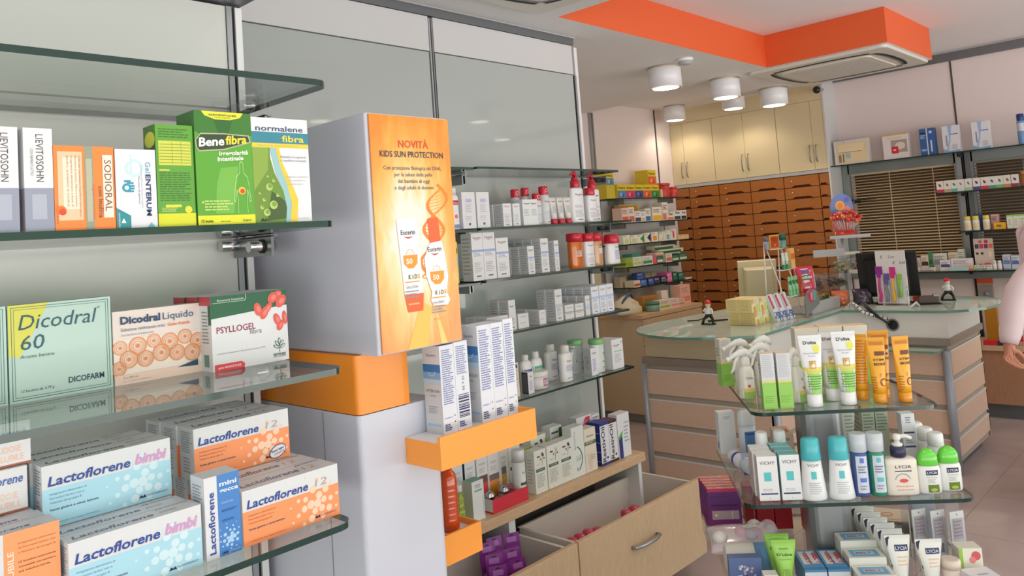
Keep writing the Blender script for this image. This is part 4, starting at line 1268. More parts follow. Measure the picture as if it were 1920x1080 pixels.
# printed tube
def ptube(x0, x1, y0, y1, kind):
    w_ = x1 - x0; cx = (x0 + x1) / 2
    wh = ink((232, 232, 238)); orr = ink((230, 98, 50))
    if kind == 0:
        f.fpoly([(x0, y1), (x1 - .03, y1 + .004), (x1, y0 + .07), (x0 + .05, y0 + .07)], wh, 5)
        f.fpoly([(x0 + .05, y0 + .075), (x1, y0 + .075), (x1 - .02, y0), (x0 + .08, y0)], orr, 5)
    else:
        f.fpoly([(cx - .075, y1), (cx + .06, y1 + .006), (cx + .08, y1 - .10), (cx - .06, y1 - .11)], orr, 5)
        f.fpoly([(x0, y1 - .17), (cx - .07, y1 - .108), (cx + .09, y1 - .10), (x1 - .02, y1 - .17), (x1, y1 - .26), (x1 - .03, y1 - .33), (x1 + .01, y0 + .02), (x1 - .03, y0), (x0 + .08, y0 + .005), (x0 + .05, y0 + .03), (x0 + .07, y1 - .32), (x0 + .01, y1 - .25)], wh, 6)
    ty = y1 - .07 if kind == 0 else y1 - .145
    f.text('Eucerin', cx - .01, ty, w_ * .62, ink((50, 50, 70)), 7, align='c', height=.020, bold=.015)
    f.fpoly([(cx - .07, ty - .008), (cx - .01, ty - .018), (cx + .06, ty - .008), (cx - .01, ty - .011)], ink((190, 40, 52)), 7)
    f.ring(cx + .0, ty - .085, .0085, .010, ink((246, 190, 120)), 7, 20, 0, math.pi)
    f.fpoly([(cx - w_ * .3, ty - .088), (cx + w_ * .32, ty - .088), (cx + w_ * .30, ty - .125), (cx + w_ * .12, ty - .145), (cx - w_ * .1, ty - .145), (cx - w_ * .28, ty - .125)], ink((244, 150, 50)), 7)
    f.text('50', cx - .015, ty - .125, w_ * .27, ink((250, 240, 226)), 8, align='c', height=.022, bold=.02)
    for q, (ch, cc) in enumerate(zip('KiDS', ((60, 120, 70), (230, 120, 40), (60, 130, 60), (240, 170, 40)))):
        f.text(ch, cx - .02 + q * w_ * .13, ty - .19, w_ * (.05 if ch == 'i' else .11), ink(cc), 8, align='c', height=.018, bold=.03)
    f.rect(cx - w_ * .28, ty - .205, cx + w_ * .34, ty - .20, ink((240, 160, 70)), 7)
    f.text('SUN LOTION' if kind == 0 else 'SUN SPRAY', cx, ty - .23, w_ * .5, ink((120, 120, 130)), 8, align='c', height=.011)
    fine(f, cx - w_ * .3, ty - .275, cx + w_ * .32, ty - .24, 3, (150, 150, 160), 4, 8)
    f.rect(cx - w_ * .2, ty - .30, cx + w_ * .28, ty - .293, ink((244, 170, 110)), 7)
ptube(.245, .53, .155, .555, 0)
ptube(.565, .86, .165, .55, 1)
po = g.build('poster', T, loc=((hx0 + hx1) / 2, hy0 - .0005, (hz0 + hz1) / 2))
# trays
def tray(name, x0, x1, y0, y1, z0, z1):
    g = G()
    t_ = .006
    g.box(x0, y0, z0, x1, y1, z1 - .012, 'tray_orange', top='white')
    g.box(x0, y0, z1 - .012, x1, y0 + t_, z1, 'tray_orange'); g.box(x1 - t_, y0 + t_, z1 - .012, x1, y1, z1, 'tray_orange')
    return g.build(name, T)
tray('tray', .972 - X0, 1.240 - X0, 1.146 - Y0, 1.249 - Y0, 1.128, 1.190)
tray('tray', 1.0635 - X0, 1.205 - X0, 1.30 - Y0, 1.43 - Y0, .876, .938)
tray('tray', 1.0635 - X0, 1.20 - X0, 1.30 - Y0, 1.43 - Y0, .62, .68)
# after sun cartons on the upper tray
def pr_sun(word):
    def pr(F):
        f, l = F['front'], F['left']
        fine(f, .12, .32, .88, .95, 26, (120, 126, 176), 5, 1, .5)
        f.text('medipure', .1, .17, .55, ink((140, 146, 180)), 2, height=.022)
        f.circ(.82, .19, .0014, ink((60, 60, 90)), 2); f.circ(.82, .12, .0014, ink((60, 60, 90)), 2)
        fine(f, .1, .03, .6, .11, 4, (60, 66, 120), 2, 2, .6)
        l.rect(0, .70, 1, .79, ink((54, 116, 176)))
        l.rect(0, .62, 1, .70, ink((120, 166, 208)))
        l.rect(0, .56, 1, .62, ink((176, 198, 216)))
        l.ring(.5, .72, .010, .0112, ink((206, 226, 240)), 2, 20, math.pi * 1.15, math.pi * 1.95)
        l.rect(0, .79, 1, 1, ink((206, 208, 212)))
        l.text('Eucerin', .5, .88, .5, ink((60, 62, 80)), 2, align='c', height=.03)
        l.text('AFTER SUN', .5, .47, .76, ink((96, 100, 116)), 2, align='c', height=.032)
        l.text(word, .5, .42, .34, ink((110, 116, 130)), 2, align='c', height=.02)
        fine(l, .2, .22, .8, .31, 4, (150, 156, 166), 3, 2, .4)
        l.rect(0.1, .085, .9, .11, ink((150, 184, 220)))
    return pr
ZT = 1.178
AY = 1.190
A0 = carton('white after sun lotion carton at the left end of the orange tray', .0375, .052, .172, (214, 216, 226), (1.0405, AY, ZT), pr=pr_sun('LOTION'), name='sun_care_carton', group='after sun cartons on the orange tray', left=(196, 198, 202))
def pr_bar(F):
    f = F['front']
    fine(f, .12, .62, .88, .95, 14, (120, 126, 176), 7, 1, .5)
    f.text('15 x 30', .45, .60, .16, ink((70, 70, 110)), 2, height=.16, rot=-90)
    f.bars(.12, .14, .88, .40, ink((40, 42, 90)), 2, 16, 4, True)
    fine(f, .1, .03, .6, .10, 3, (60, 66, 120), 2, 2, .6)
carton('white after sun carton showing a barcode on the orange tray', .0375, .052, .174, (216, 218, 228), (1.079, AY, ZT), pr=pr_bar, name='sun_care_carton')
A2 = carton('taller white after sun gel carton right behind the barcode carton', .038, .052, .198, (216, 218, 228), (1.146, AY, ZT), pr=pr_sun('GEL'), name='sun_care_carton', group='after sun cartons on the orange tray', left=(196, 198, 202))
dup_obj(A2, (1.1845, AY, ZT), 'white after sun carton in the middle of the taller three')
dup_obj(A2, (1.2145 + .0055, AY, ZT), 'white after sun carton at the right end of the orange tray').scale = (.8, 1, 1.02)
# orange oil bottle on the lower tray, peach carton and orange jar under it
def lathe_bottle(name, lb, cat, loc, body, bm, cap, cm, n=24, sx=1, sy=1, power=2.0, label=None, group=None, rz=0.0, capn=None, cpower=2.0, csx=1, csy=1, extra=None):
    """bottle with a body, a cap and optional printed label: body and cap are (radius, height) profiles"""
    t = thing(name, lb, cat, loc, rz, group)
    g = G(); g.lathe(body, bm, (0, 0, 0), n, sx, sy, power)
    if label: label(g)
    g.build('body', t)
    if cap:
        g = G(); g.lathe(cap, cm, (0, 0, 0), n, csx, csy, cpower); 
        if extra: extra(g)
        g.build(capn or 'cap', t)
    return t
mat('oil_orange', (196, 70, 20), 0.12, coat=.6)
prof = [(.019, 0), (.021, .004)]
for i in range(1, 25):
    z = .004 + i * .0042
    prof.append((.021 - .0010 * (math.cos(i * 2.1) > .3), z))
prof += [(.020, .112), (.017, .121), (.0115, .127), (.011, .132)]
lathe_bottle('sun_oil_bottle', 'ribbed dark orange sun oil bottle on the lower orange tray', 'bottle', (1.155, 1.345, .926), prof, 'oil_orange', [(.012, .132), (.0125, .134), (.0125, .152), (.011, .154)], ink((206, 84, 30)), 24)
def pr_pe(F):
    F['top'].rect(.05, .2, .95, .8, ink((236, 212, 196)))
carton('peach carton on the lowest tray, cut off by the bottom edge', .075, .09, .125, (232, 206, 190), (1.163, 1.34, .668), pr=pr_pe, name='sun_care_carton', top=(226, 212, 202))
lathe_bottle('sun_cream_bottle', 'round orange capped bottle behind the peach carton', 'bottle', (1.105, 1.405, .668), [(.014, 0), (.016, .003), (.016, .12)], ink((222, 110, 50)), [(.0165, .12), (.017, .123), (.017, .143), (.012, .150), (1e-5, .151)], ink((206, 84, 40), .3))
# ------------------------------------------------------------------ bottle and tube builders
def el(g, w, h, z0, a, b, c=(0, 0, 0), p=2.0):
    af = a if callable(a) else (lambda z: a)
    bf = b if callable(b) else (lambda z: b)
    return Curved(g, c, w, z0, h, af, bf, p)
def squeeze_tube(lb, loc, w, d, h, c, cc, cap_h, rz=0.0, pr=None, group=None, name='cosmetic_tube', capr=None, crimp=None):
    t = thing(name, lb, 'tube', loc, rz, group)
    r0 = capr or d / 2
    n = 24
    g = G()
    def A(z):
        s_ = max(0, min(1, (z - cap_h) / (h - cap_h)))
        return r0 + (w / 2 - r0) * min(1, s_ * 1.15)
    def B(z):
        s_ = max(0, min(1, (z - cap_h) / (h - cap_h)))
        return max(.0012, d / 2 * (1 - s_ ** 1.5))
    rings = []
    for i in range(9):
        z = cap_h + (h - cap_h) * i / 8
        rings.append([(A(z) * math.cos(2 * math.pi * k / n), B(z) * math.sin(2 * math.pi * k / n), z) for k in range(n)])
    g.grid(rings, ink(c, .3, .2))
    if pr: pr(el(g, w, h - cap_h, cap_h, A, B))
    if crimp: g.box(-w / 2, -.0018, h - .006, w / 2, .0018, h + .001, ink(crimp))
    g.build('body', t)
    g = G(); g.lathe([(r0 * .96, 0), (r0, .002), (r0 * .99, cap_h - .001), (r0 * .94, cap_h)], ink(cc, .3, .2), (0, 0, 0), n, 1, min(1, d / 2 / r0)); g.build('cap', t)
    return t
def bottle(lb, loc, w, d, h, c, shoulder, neck, cap, rz=0.0, pr=None, group=None, name='lotion_bottle', power=2.6, bm=None, capm=None, taper=1.0):
    """body up to `shoulder` height, then rounded to `neck` radius; cap = list of (radius, z)"""
    t = thing(name, lb, 'bottle', loc, rz, group)
    a, b = w / 2, d / 2
    g = G()
    prof = [(a * .94, 0), (a, .003)]
    for i in range(1, 7): prof.append((a * (1 + (taper - 1) * i / 6), .003 + (shoulder - .003) * i / 6))
    top = a * taper
    for i in range(1, 6):
        q = math.pi / 2 * i / 5
        prof.append((neck + (top - neck) * math.cos(q), shoulder + (cap[0][1] - shoulder) * math.sin(q) * .96))
    prof.append((neck, cap[0][1]))
    g.lathe(prof, bm or ink(c, .3, .2), (0, 0, 0), 24, 1, d / w, power)
    if pr: pr(el(g, w, shoulder, 0.0, lambda z: a * (1 + (taper - 1) * z / shoulder), lambda z: b * (1 + (taper - 1) * z / shoulder), (0, 0, 0), power))
    g.build('body', t)
    g = G(); g.lathe(cap, capm, (0, 0, 0), 20); g.build('cap', t)
    return t
def pump_head(t, z, r_, m, h=.03, spout=.035, ang=math.pi):
    g = G(); g.lathe([(r_, z), (r_, z + h * .45), (r_ * .55, z + h * .5), (r_ * .5, z + h)], m, (0, 0, 0), 16)
    g.build('collar', t)
    g = G(); g.lathe([(r_ * .62, z + h), (r_ * .75, z + h + .003), (r_ * .75, z + h + .012), (r_ * .4, z + h + .015)], m, (0, 0, 0), 14)
    c, s_ = math.cos(ang), math.sin(ang)
    g.tube([(0, 0, z + h + .008), (c * spout * .6, s_ * spout * .6, z + h + .009), (c * spout, s_ * spout, z + h + .003)], [.006, .005, .004], m, 8)
    g.build('pump', t)
EUB = (120, 140, 200)
def pr_euc(band=None, by=.60, hh=.05, name='Eucerin', ly=.86, lw=.6, lower=True, blk=None):
    def pr(F):
        f = F['front'] if isinstance(F, dict) else F
        logo_red(f, .5, ly, lw, name, 2, .04)
        if band: f.rect(0 if isinstance(F, dict) else .08, by, 1 if isinstance(F, dict) else .92, by + hh, ink(band))
        fine(f, .15, by - .10, .85, by - .02, 3, (150, 156, 176), 2)
        if lower:
            fine(f, .15, .16, .85, .38, 6, (170, 175, 188), 5)
            f.rect(.3, .08, .7, .11, ink((110, 112, 130)))
        if isinstance(F, dict):
            fine(F['left'], .1, .1, .9, .9, 10, (176, 178, 184), 7)
    return pr
def deep(o, n, dy, lb, x=0.0):
    """copies of a thing standing in file behind it"""
    for i in range(1, n + 1):
        copy_thing(o, (o.location.x + x * i, o.location.y + dy * i, o.location.z), None, lb % ('second', 'third', 'fourth', 'fifth', 'sixth')[i - 1])
RED = (196, 28, 52)
REDM = ink(RED, .3, .2)
YF = 2.226
z = 1.603
GM2 = 'skin care products on the second middle shelf'
bottle('white bottle with a red band, half hidden by the poster head', (2.048, YF + .02, z), .046, .03, .161, (226, 226, 230), .118, .012, [(.014, .135), (.014, .158), (.012, .161)], pr=lambda f: (f.rect(.05, .80, .95, .95, ink((190, 40, 60))), f.text('chicco', .5, .83, .7, ink((230, 230, 240)), 3, align='c'), f.circ(.5, .42, .008, ink((220, 110, 100)), 2), f.rect(.05, .04, .95, .16, ink((120, 140, 190)))), capm=ink((222, 222, 226)))
def pr_lila(F):
    f = F['front']
    f.circ(.5, .76, .018, ink((196, 200, 226)), 1, 20, .009); f.text('Sudo', .5, .74, .45, ink((150, 156, 200)), 2, align='c', shear=.2)
    fine(f, .25, .42, .75, .66, 5, (176, 180, 196), 3); f.rect(.42, .09, .58, .15, ink((60, 80, 140)), 2); fine(f, .2, .2, .8, .34, 3, (190, 192, 200), 5)
o = carton('white carton with pale lilac print, left one of a pair on the second middle shelf', .071, .05, .143, (220, 220, 226), (2.1125, YF, z), pr=pr_lila)
dup_obj(o, (2.195, YF + .004, z), 'white carton with pale lilac print, right one of a pair on the second middle shelf')
o = carton('small white cream carton, left in the front of the grey sided file', .049, .05, .095, (220, 222, 226), (2.327, YF, z), pr=pr_euc((206, 212, 226), .5, .06), group=GM2)
deep(o, 2, .055, 'small white cream carton, %s in the file behind the left front one', -.004)
o = carton('small white cream carton, right in the front of the grey sided file', .043, .05, .094, (220, 222, 226), (2.383, YF, z), pr=pr_euc((206, 212, 226), .5, .06), group=GM2)
deep(o, 2, .055, 'small white cream carton, %s in the file behind the right front one', -.004)
o = carton('white carton with two red winged marks side by side', .094, .045, .110, (220, 222, 226), (2.470, YF, z), pr=lambda F: (logo_red(F['front'], .27, .82, .36, 'Eucerin', 2, .05), logo_red(F['front'], .74, .82, .36, 'Eucerin', 2, .05), fine(F['front'], .08, .35, .44, .62, 5, (150, 180, 180), 3), fine(F['front'], .56, .35, .92, .62, 5, (150, 180, 180), 4)))
def can(lb, x, y, zz, w, h):
    t = thing('spray_can', lb, 'spray can', (x, y, zz), 0, 'red capped spray cans')
    r_ = w / 2
    g = G(); g.lathe([(r_ * .95, 0), (r_, .003), (r_, h * .70), (r_ * .86, h * .76), (r_ * .8, h * .78)], ink((206, 208, 212), .25, .3), (0, 0, 0), 20)
    pr_euc(None, .5, .03, 'Eucerin', .84, .62)(el(g, w, h * .70, 0, r_, r_)); g.build('body', t)
    g = G(); g.lathe([(r_ * .82, h * .78), (r_ * .84, h * .80), (r_ * .84, h * .985), (r_ * .76, h)], REDM, (0, 0, 0), 18); f = el(g, w * .84, h * .18, h * .80, r_ * .84, r_ * .84); f.ring(.45, .5, .006, .008, ink((236, 200, 206)), 2, 14, .6, 5.6); f.text('40', .66, .36, .22, ink((236, 206, 210)), 2, align='c', bold=.02); g.build('cap', t)
    return t
can('silver spray can with a red cap, taller one in front', 2.590, YF + .026, z, .050, .167)
can('silver spray can with a red cap, shorter one in front', 2.538, YF + .024, z, .044, .136)
can('red capped spray can standing in for a reflection behind the shorter can', 2.535, YF + .085, z, .044, .166)  # this can and the next stand in for reflections in the wall panel
can('red capped spray can standing in for a reflection behind the double marked carton', 2.470, YF + .085, z, .044, .160)
for i, (x, w, lb) in enumerate(((2.642, .042, 'white tube on a red cap, left of three'), (2.690, .043, 'white tube on a red cap, middle of three'), (2.741, .052, 'white tube on a red cap, right of three'))):
    squeeze_tube(lb, (x, YF + .02, z), w, .03, .118, (214, 212, 210), RED, .022, pr=lambda f: (logo_red(f, .5, .80, .55, 'Eucerin', 2, .045), fine(f, .2, .25, .8, .6, 7, (150, 154, 166), 3)), group='white tubes with red caps')
def lotion(lb, x, y, zz, w, d, h, sh, pump):
    t = bottle(lb, (x, y, zz), w, d, h, (226, 226, 230), sh, .018, [(.020, sh + .012), (.021, sh + .014), (.021, sh + .042), (.018, sh + .045)] if pump else [(.024, sh + .008), (.025, sh + .010), (.025, h - .003), (.022, h)], pr=pr_euc(None, .55, .03, 'Eucerin', .84, .55), capm=REDM, power=3.2, group='white lotion bottles with red caps')
    if pump: pump_head(t, sh + .045, .016, REDM, .022, .03)
    return t
lotion('white lotion bottle with a red pump, left of the red capped trio', 2.809, YF + .022, z, .088, .042, .209, .150, True)
lotion('shorter white lotion bottle with a square red cap in the red capped trio', 2.914, YF + .022, z, .070, .042, .160, .118, False)
lotion('white lotion bottle with a red pump at the right end of the second shelf', 2.985, YF + .06, z, .080, .042, .205, .146, True)

z = 1.397
carton('yellow carton peeking out right of the poster head', .05, .05, .158, (226, 206, 60), (2.012, YF, z), pr=lambda F: (F['front'].rect(.55, .72, .95, .85, ink((60, 60, 50)), 1), F['front'].rect(.5, .4, .98, .62, ink((170, 200, 210))), F['front'].circ(.8, .22, .007, ink((240, 236, 220)), 2)))
for i, (x, w, h, lb) in enumerate(((2.143, .061, .187, 'tall white carton with a blue stripe, left of three'), (2.2085, .067, .187, 'tall white carton with a blue stripe, middle of three'), (2.283, .072, .162, 'shorter white carton with a blue stripe beside the two tall ones'))):
    o = carton(lb, w, .06, h, (222, 223, 228), (x, YF, z), pr=pr_euc((150, 170, 224), .60, .05, 'Eucerin', .88, .66), group='tall white cartons on the third middle shelf')
for x, w, h, d, lb in ((2.453, .042, .119, .045, 'small white carton in front of a file of its copies, third middle shelf'), (2.542, .050, .147, .045, 'taller white carton in front of a file of its copies, third middle shelf'), (2.621, .030, .134, .04, 'narrow white carton in front of a file of its copies, third middle shelf')):
    o = carton(lb, w, d, h, (216, 218, 222), (x, YF, z), pr=pr_euc((150, 170, 224), .56, .06, 'Eucerin', .84, .7), group='white cartons in files on the third middle shelf')
    deep(o, 3, d + .003, lb.split(' in front')[0] + ', %s in its file', -.003)
clear_or = mat('gel_orange', (214, 110, 20), .1, coat=.5, alpha=.88)
mat('gel_tan', (206, 158, 116), .1, coat=.5, alpha=.9)
CAPR = lambda w, h, c0: [(w * .40, c0), (w * .46, c0 + .002), (w * .46, h - .003), (w * .40, h)]
bottle('clear bottle of orange shower oil with a red cap', (2.778, YF + .024, z), .082, .042, .160, WHT, .118, .03, CAPR(.082, .160, .122), bm='gel_orange', capm=REDM, power=3.2, pr=lambda f: (f.rect(.25, .45, .75, .68, ink((226, 190, 170))), fine(f, .3, .47, .7, .66, 3, (150, 100, 110), 3, 2)))
bottle('white shower bottle with a red cap between the orange and tan bottles', (2.868, YF + .022, z), .068, .04, .156, (226, 226, 230), .116, .026, CAPR(.068, .156, .118), capm=REDM, power=3.2, pr=pr_euc(None, .55, .03, 'Eucerin', .84, .6))
bottle('clear bottle of tan shower oil with a red cap', (2.938, YF + .026, z), .064, .042, .153, WHT, .114, .026, CAPR(.064, .153, .116), bm='gel_tan', capm=REDM, power=3.2, pr=lambda f: (f.rect(.35, .5, .95, .72, ink((216, 196, 186))), logo_red(f, .7, .85, .4, 'Eucerin', 2, .04)))
bottle('white bottle with a red cap half hidden behind the curved one', (2.992, YF + .075, z), .08, .04, .145, (226, 226, 230), .10, .032, CAPR(.09, .145, .102), capm=REDM, power=2.6)
bottle('white curved bottle with a wide red cap at the right end of the third shelf', (3.058, YF + .024, z), .100, .044, .142, (228, 228, 232), .098, .034, [(.036, .099), (.039, .102), (.034, .139), (.030, .142)], capm=REDM, power=2.6, pr=lambda f: (logo_red(f, .68, .80, .34, 'Eucerin', 2, .045), fine(f, .45, .2, .88, .66, 9, (140, 146, 190), 3)), taper=.86)

z = 1.182
o = carton('flat white carton glimpsed above the after sun cartons, left one', .058, .06, .066, (214, 215, 218), (2.197, YF, z), pr=pr_euc(None, .5, .05, 'Eucerin', .72, .6, False), group='flat cartons on the fourth middle shelf')
deep(o, 1, .065, 'flat white carton, %s in its file behind the after sun cartons')
o = carton('flat white carton glimpsed above the after sun cartons, right one', .060, .06, .066, (214, 215, 218), (2.258, YF, z), pr=pr_euc(None, .5, .05, 'Eucerin', .72, .6, False), group='flat cartons on the fourth middle shelf')
for args in ((2.315, .041, .05, .122, None, 'narrow upright white carton on the fourth middle shelf, left part', 1), (2.378, .064, .05, .060, None, 'small cube like white carton right of the narrow upright one', 0), (2.498, .042, .07, .061, None, 'small white carton with a long grey side on the fourth middle shelf', 1), (2.609, .048, .05, .137, (190, 194, 208), 'tallest white carton on the fourth middle shelf', 1),
             (2.678, .061, .05, .063, (176, 172, 160), 'small white carton with a grey band, left of two', 1), (2.748, .060, .05, .061, (176, 172, 160), 'small white carton with a grey band, right of two', 1), (2.809, .032, .045, .090, (190, 206, 236), 'thin white carton in front of grey files on the fourth shelf', 2)):
    x, w, d, h, bd, lb, n_ = args
    o = carton(lb, w, d, h, (216, 218, 222), (x, YF, z), pr=pr_euc(bd, .42, .12, 'Eucerin', .78, .62, h > .1), group='white cartons on the fourth middle shelf')
    if n_: deep(o, n_, d + .003, lb.split(',')[0].split(' on the')[0] + ', %s in its file', -.004)
for i, (x, w, h) in enumerate(((2.868, .056, .125), (2.927, .053, .126), (2.982, .052, .127))):
    lb = 'white and pale blue carton, %s of three at the end of the fourth middle shelf' % ('left', 'middle', 'right')[i]
    o = carton(lb, w, .045, h, (222, 226, 236), (x, YF, z), pr=pr_euc((176, 198, 236), .55, .08, 'Eucerin', .84, .66), group='white and pale blue cartons')
    deep(o, 3, .048, 'white and pale blue carton, ' + ('left', 'middle', 'right')[i] + ' file, %s from the front', -.003)

z = .912
carton('cream carton with a dark picture, left end of the lowest middle shelf', .041, .04, .137, (220, 214, 196), (2.317, YF + .01, z), pr=lambda F: (F['front'].rect(.2, .84, .85, .95, ink((40, 56, 90)), 1), fine(F['front'], .15, .3, .85, .78, 8, (150, 150, 140), 3)))
bottle('white bottle with a blue label and tall neck on the lowest middle shelf', (2.457, 2.31, z), .066, .04, .145, (228, 228, 230), .096, .014, [(.015, .122), (.0155, .124), (.0145, .143), (.012, .145)], pr=lambda f: (f.rect(.04, .30, .96, .88, ink((60, 84, 160))), f.rect(.2, .6, .6, .7, ink((206, 60, 70)), 3), fine(f, .15, .36, .85, .56, 4, (210, 216, 236), 2, 2)), capm=ink((226, 226, 228)), power=2.4)
bottle('white bottle with a green label and tall neck on the lowest middle shelf', (2.530, 2.315, z), .066, .04, .148, (228, 228, 230), .096, .014, [(.015, .122), (.0155, .124), (.0145, .146), (.012, .148)], pr=lambda f: (f.rect(.04, .12, .96, .92, ink((84, 172, 140))), fine(f, .2, .4, .85, .8, 6, (220, 236, 228), 2, 2)), capm=ink((226, 226, 228)), power=2.4)
carton('small white carton with a black side in front of the blue labelled bottle', .036, .035, .088, (220, 220, 226), (2.396, YF, z), pr=lambda F: (fine(F['front'], .2, .15, .8, .6, 7, (150, 156, 180), 3), F['front'].circ(.5, .8, .003, ink((60, 60, 90)), 2), F['left'].rect(.12, .06, .9, .94, ink((90, 92, 96)), 1)), left=(30, 31, 34))
t = thing('cream_jar', 'round white cream jar on the lowest middle shelf', 'jar', (2.498, 2.29, z))
g = G(); g.lathe([(.048, 0), (.051, .003), (.051, .052)], ink((222, 222, 222), .3, .2), (0, 0, 0), 28); f = el(g, .102, .05, .002, .051, .051); f.rect(.40, .2, .62, .85, ink((206, 90, 100))); f.rect(.58, .1, .95, .8, ink((150, 176, 216)), 2); fine(f, .42, .3, .9, .7, 4, (236, 236, 240), 4, 3); g.build('body', t)
g = G(); g.lathe([(.0525, .052), (.053, .054), (.053, .069), (.050, .073)], 'cap_white', (0, 0, 0), 28); g.build('lid', t)
def milk(lb, x, y):
    return bottle(lb, (x, y, z), .072, .042, .158, (230, 230, 232), .115, .020, [(.019, .126), (.021, .128), (.020, .155), (.016, .158)], pr=lambda f: (logo_red(f, .58, .76, .5, 'Eucerin', 2, .05), fine(f, .25, .38, .9, .62, 5, (130, 150, 210), 3), f.rect(.3, .12, .8, .16, ink((150, 170, 220)))), capm='cap_white', power=2.4, group='white milk bottles on the lowest middle shelf')
milk('white milk bottle in front on the lowest middle shelf', 2.664, 2.262); milk('white milk bottle behind the front one on the lowest middle shelf', 2.668, 2.35)
bottle('clear flat bottle beside the white milk bottle', (2.727, 2.275, z), .062, .038, .149, WHT, .128, .020, [(.022, .132), (.023, .134), (.023, .147), (.02, .149)], bm='clear_plastic', capm='clear_plastic', power=3.4, pr=lambda f: (f.text('A', .55, .55, .2, ink((60, 66, 100)), 2), fine(f, .35, .2, .85, .5, 6, (120, 130, 160), 3)))
carton('white carton with a clear red printed side on the lowest middle shelf', .048, .045, .122, (224, 226, 236), (2.826, YF, z), pr=lambda F: (logo_red(F['front'], .5, .8, .6, 'Eucerin', 2, .05), fine(F['front'], .2, .15, .8, .6, 9, (130, 140, 190), 3), F['left'].circ(.6, .5, .004, ink((190, 70, 70)), 2), fine(F['left'], .2, .2, .8, .7, 8, (150, 160, 170), 4)), left=(196, 200, 202))
GRC = ink((130, 190, 120), .3, .2)
def greencap(lb, x, y):
    return bottle(lb, (x, y, z), .078, .045, .153, (216, 224, 222), .128, .034, [(.036, .130), (.037, .132), (.037, .150), (.034, .153)], pr=lambda f: (f.text('M', .75, .6, .16, ink((40, 50, 80)), 2), f.rect(.62, .36, .95, .40, ink((60, 160, 100)), 2), fine(f, .6, .1, .92, .2, 2, (110, 130, 150), 2)), capm=GRC, power=3.0, group='green capped bottles')
greencap('pale bottle with a green cap beside the large white carton', 2.893, 2.262); greencap('pale bottle with a green cap, farther back behind the printed carton', 2.842, 2.345)
o = carton('large white carton with a thin green line, right end of the lowest middle shelf', .088, .05, .137, (224, 226, 230), (3.006, YF, z), pr=lambda F: (logo_red(F['front'], .42, .78, .5, 'Eucerin', 2, .05), F['front'].rect(.2, .58, .9, .61, ink((120, 200, 130))), fine(F['front'], .2, .2, .8, .5, 6, (170, 176, 190), 3), F['front'].text('A', .8, .84, .12, ink((90, 100, 130)), 2)))
deep(o, 1, .055, 'large white carton with a thin green line, %s in its file')

# ------------------------------------------------------------------ wooden ledge, front row then back row
z = .508
t = thing('shampoo_bottle', 'small bottle of yellow green liquid with a lime label on the wooden ledge', 'bottle', (1.984, 2.25, z))
mat('liquid_green', (150, 166, 40), .1, coat=.5, alpha=.9)
g = G(); g.lathe([(.017, 0), (.019, .003), (.019, .10), (.010, .112), (.009, .12)], 'liquid_green', (0, 0, 0), 18); f = el(g, .038, .06, .003, .019, .019); f.rect(.05, .05, .95, .85, ink((176, 206, 90))); fine(f, .2, .3, .8, .7, 4, (90, 110, 50), 2, 2); g.build('body', t)
g = G(); g.lathe([(.011, .12), (.012, .122), (.012, .142), (.009, .145)], 'cap_white', (0, 0, 0), 14); g.build('cap', t)
carton('white carton with a grey green top in the front row of the wooden ledge', .060, .05, .146, (222, 226, 226), (2.055, 2.222, z), pr=lambda F: (F['front'].text('DERMA', .5, .86, .5, ink((110, 120, 130)), 2, align='c'), F['front'].text('TREND', .5, .81, .42, ink((130, 140, 150)), 2, align='c'), F['front'].rect(.2, .73, .85, .77, ink((110, 176, 160))), F['front'].rect(.88, .1, .93, .6, ink((150, 190, 180)))), top=(110, 160, 146), left=(196, 200, 186))
# red gift set under film
t = thing('gift_set', 'low red gift tray with two silver balls under clear film', 'gift set', (2.228, 2.222, z))
g = G(); w_, d_ = .202, .10; rd_ = ink((206, 44, 62), .35); g.box(-w_ / 2, 0, 0, w_ / 2, d_, .006, rd_); g.box(-w_ / 2, 0, .006, w_ / 2, .004, .052, rd_, left=ink((210, 206, 206))); g.box(-w_ / 2, d_ - .004, .006, w_ / 2, d_, .05, rd_); g.box(-w_ / 2, .004, .006, -w_ / 2 + .004, d_ - .004, .05, ink((212, 208, 208))); g.box(w_ / 2 - .004, .004, .006, w_ / 2, d_ - .004, .05, rd_); g.build('tray', t)
g = G(); g.box(-w_ / 2 + .004, .004, .006, w_ / 2 - .004, d_ - .004, .022, ink((200, 196, 200))); g.build('insert', t)
for x in (-.068, .012):
    g = G(); g.ball((x, .05, .047), .024, 'chrome', 16, 10); g.build('ball', t)
g = G(); g.box(.045, .02, .023, .092, .08, .052, ink((216, 80, 100))); g.build('small_box', t)
g = G(); g.poly([(-.02, .002, .053), (.085, .002, .053), (.09, .085, .075), (-.03, .085, .075)], 'clear_film'); g.poly([(-.02, .002, .053), (-.03, .085, .075), (-.03, .095, .05), (-.02, .002, .05)], 'clear_film'); g.build('film', t)
t = thing('spray_bottle', 'white cylindrical spray between the red gift tray and the cartons', 'bottle', (2.312, 2.25, z))
g = G(); g.lathe([(.026, 0), (.027, .003), (.027, .150)], ink((214, 218, 218), .3, .2), (0, 0, 0), 20); f = el(g, .054, .14, .004, .027, .027); f.text('KL', .5, .72, .25, ink((60, 70, 70)), 2, align='c'); f.rect(.2, .40, .8, .48, ink((70, 90, 80))); fine(f, .25, .1, .75, .34, 5, (150, 156, 156), 4); g.build('body', t)
g = G(); g.lathe([(.0275, .150), (.0275, .19), (.024, .196)], ink((222, 224, 224), .3, .2), (0, 0, 0), 20); g.build('cap', t)
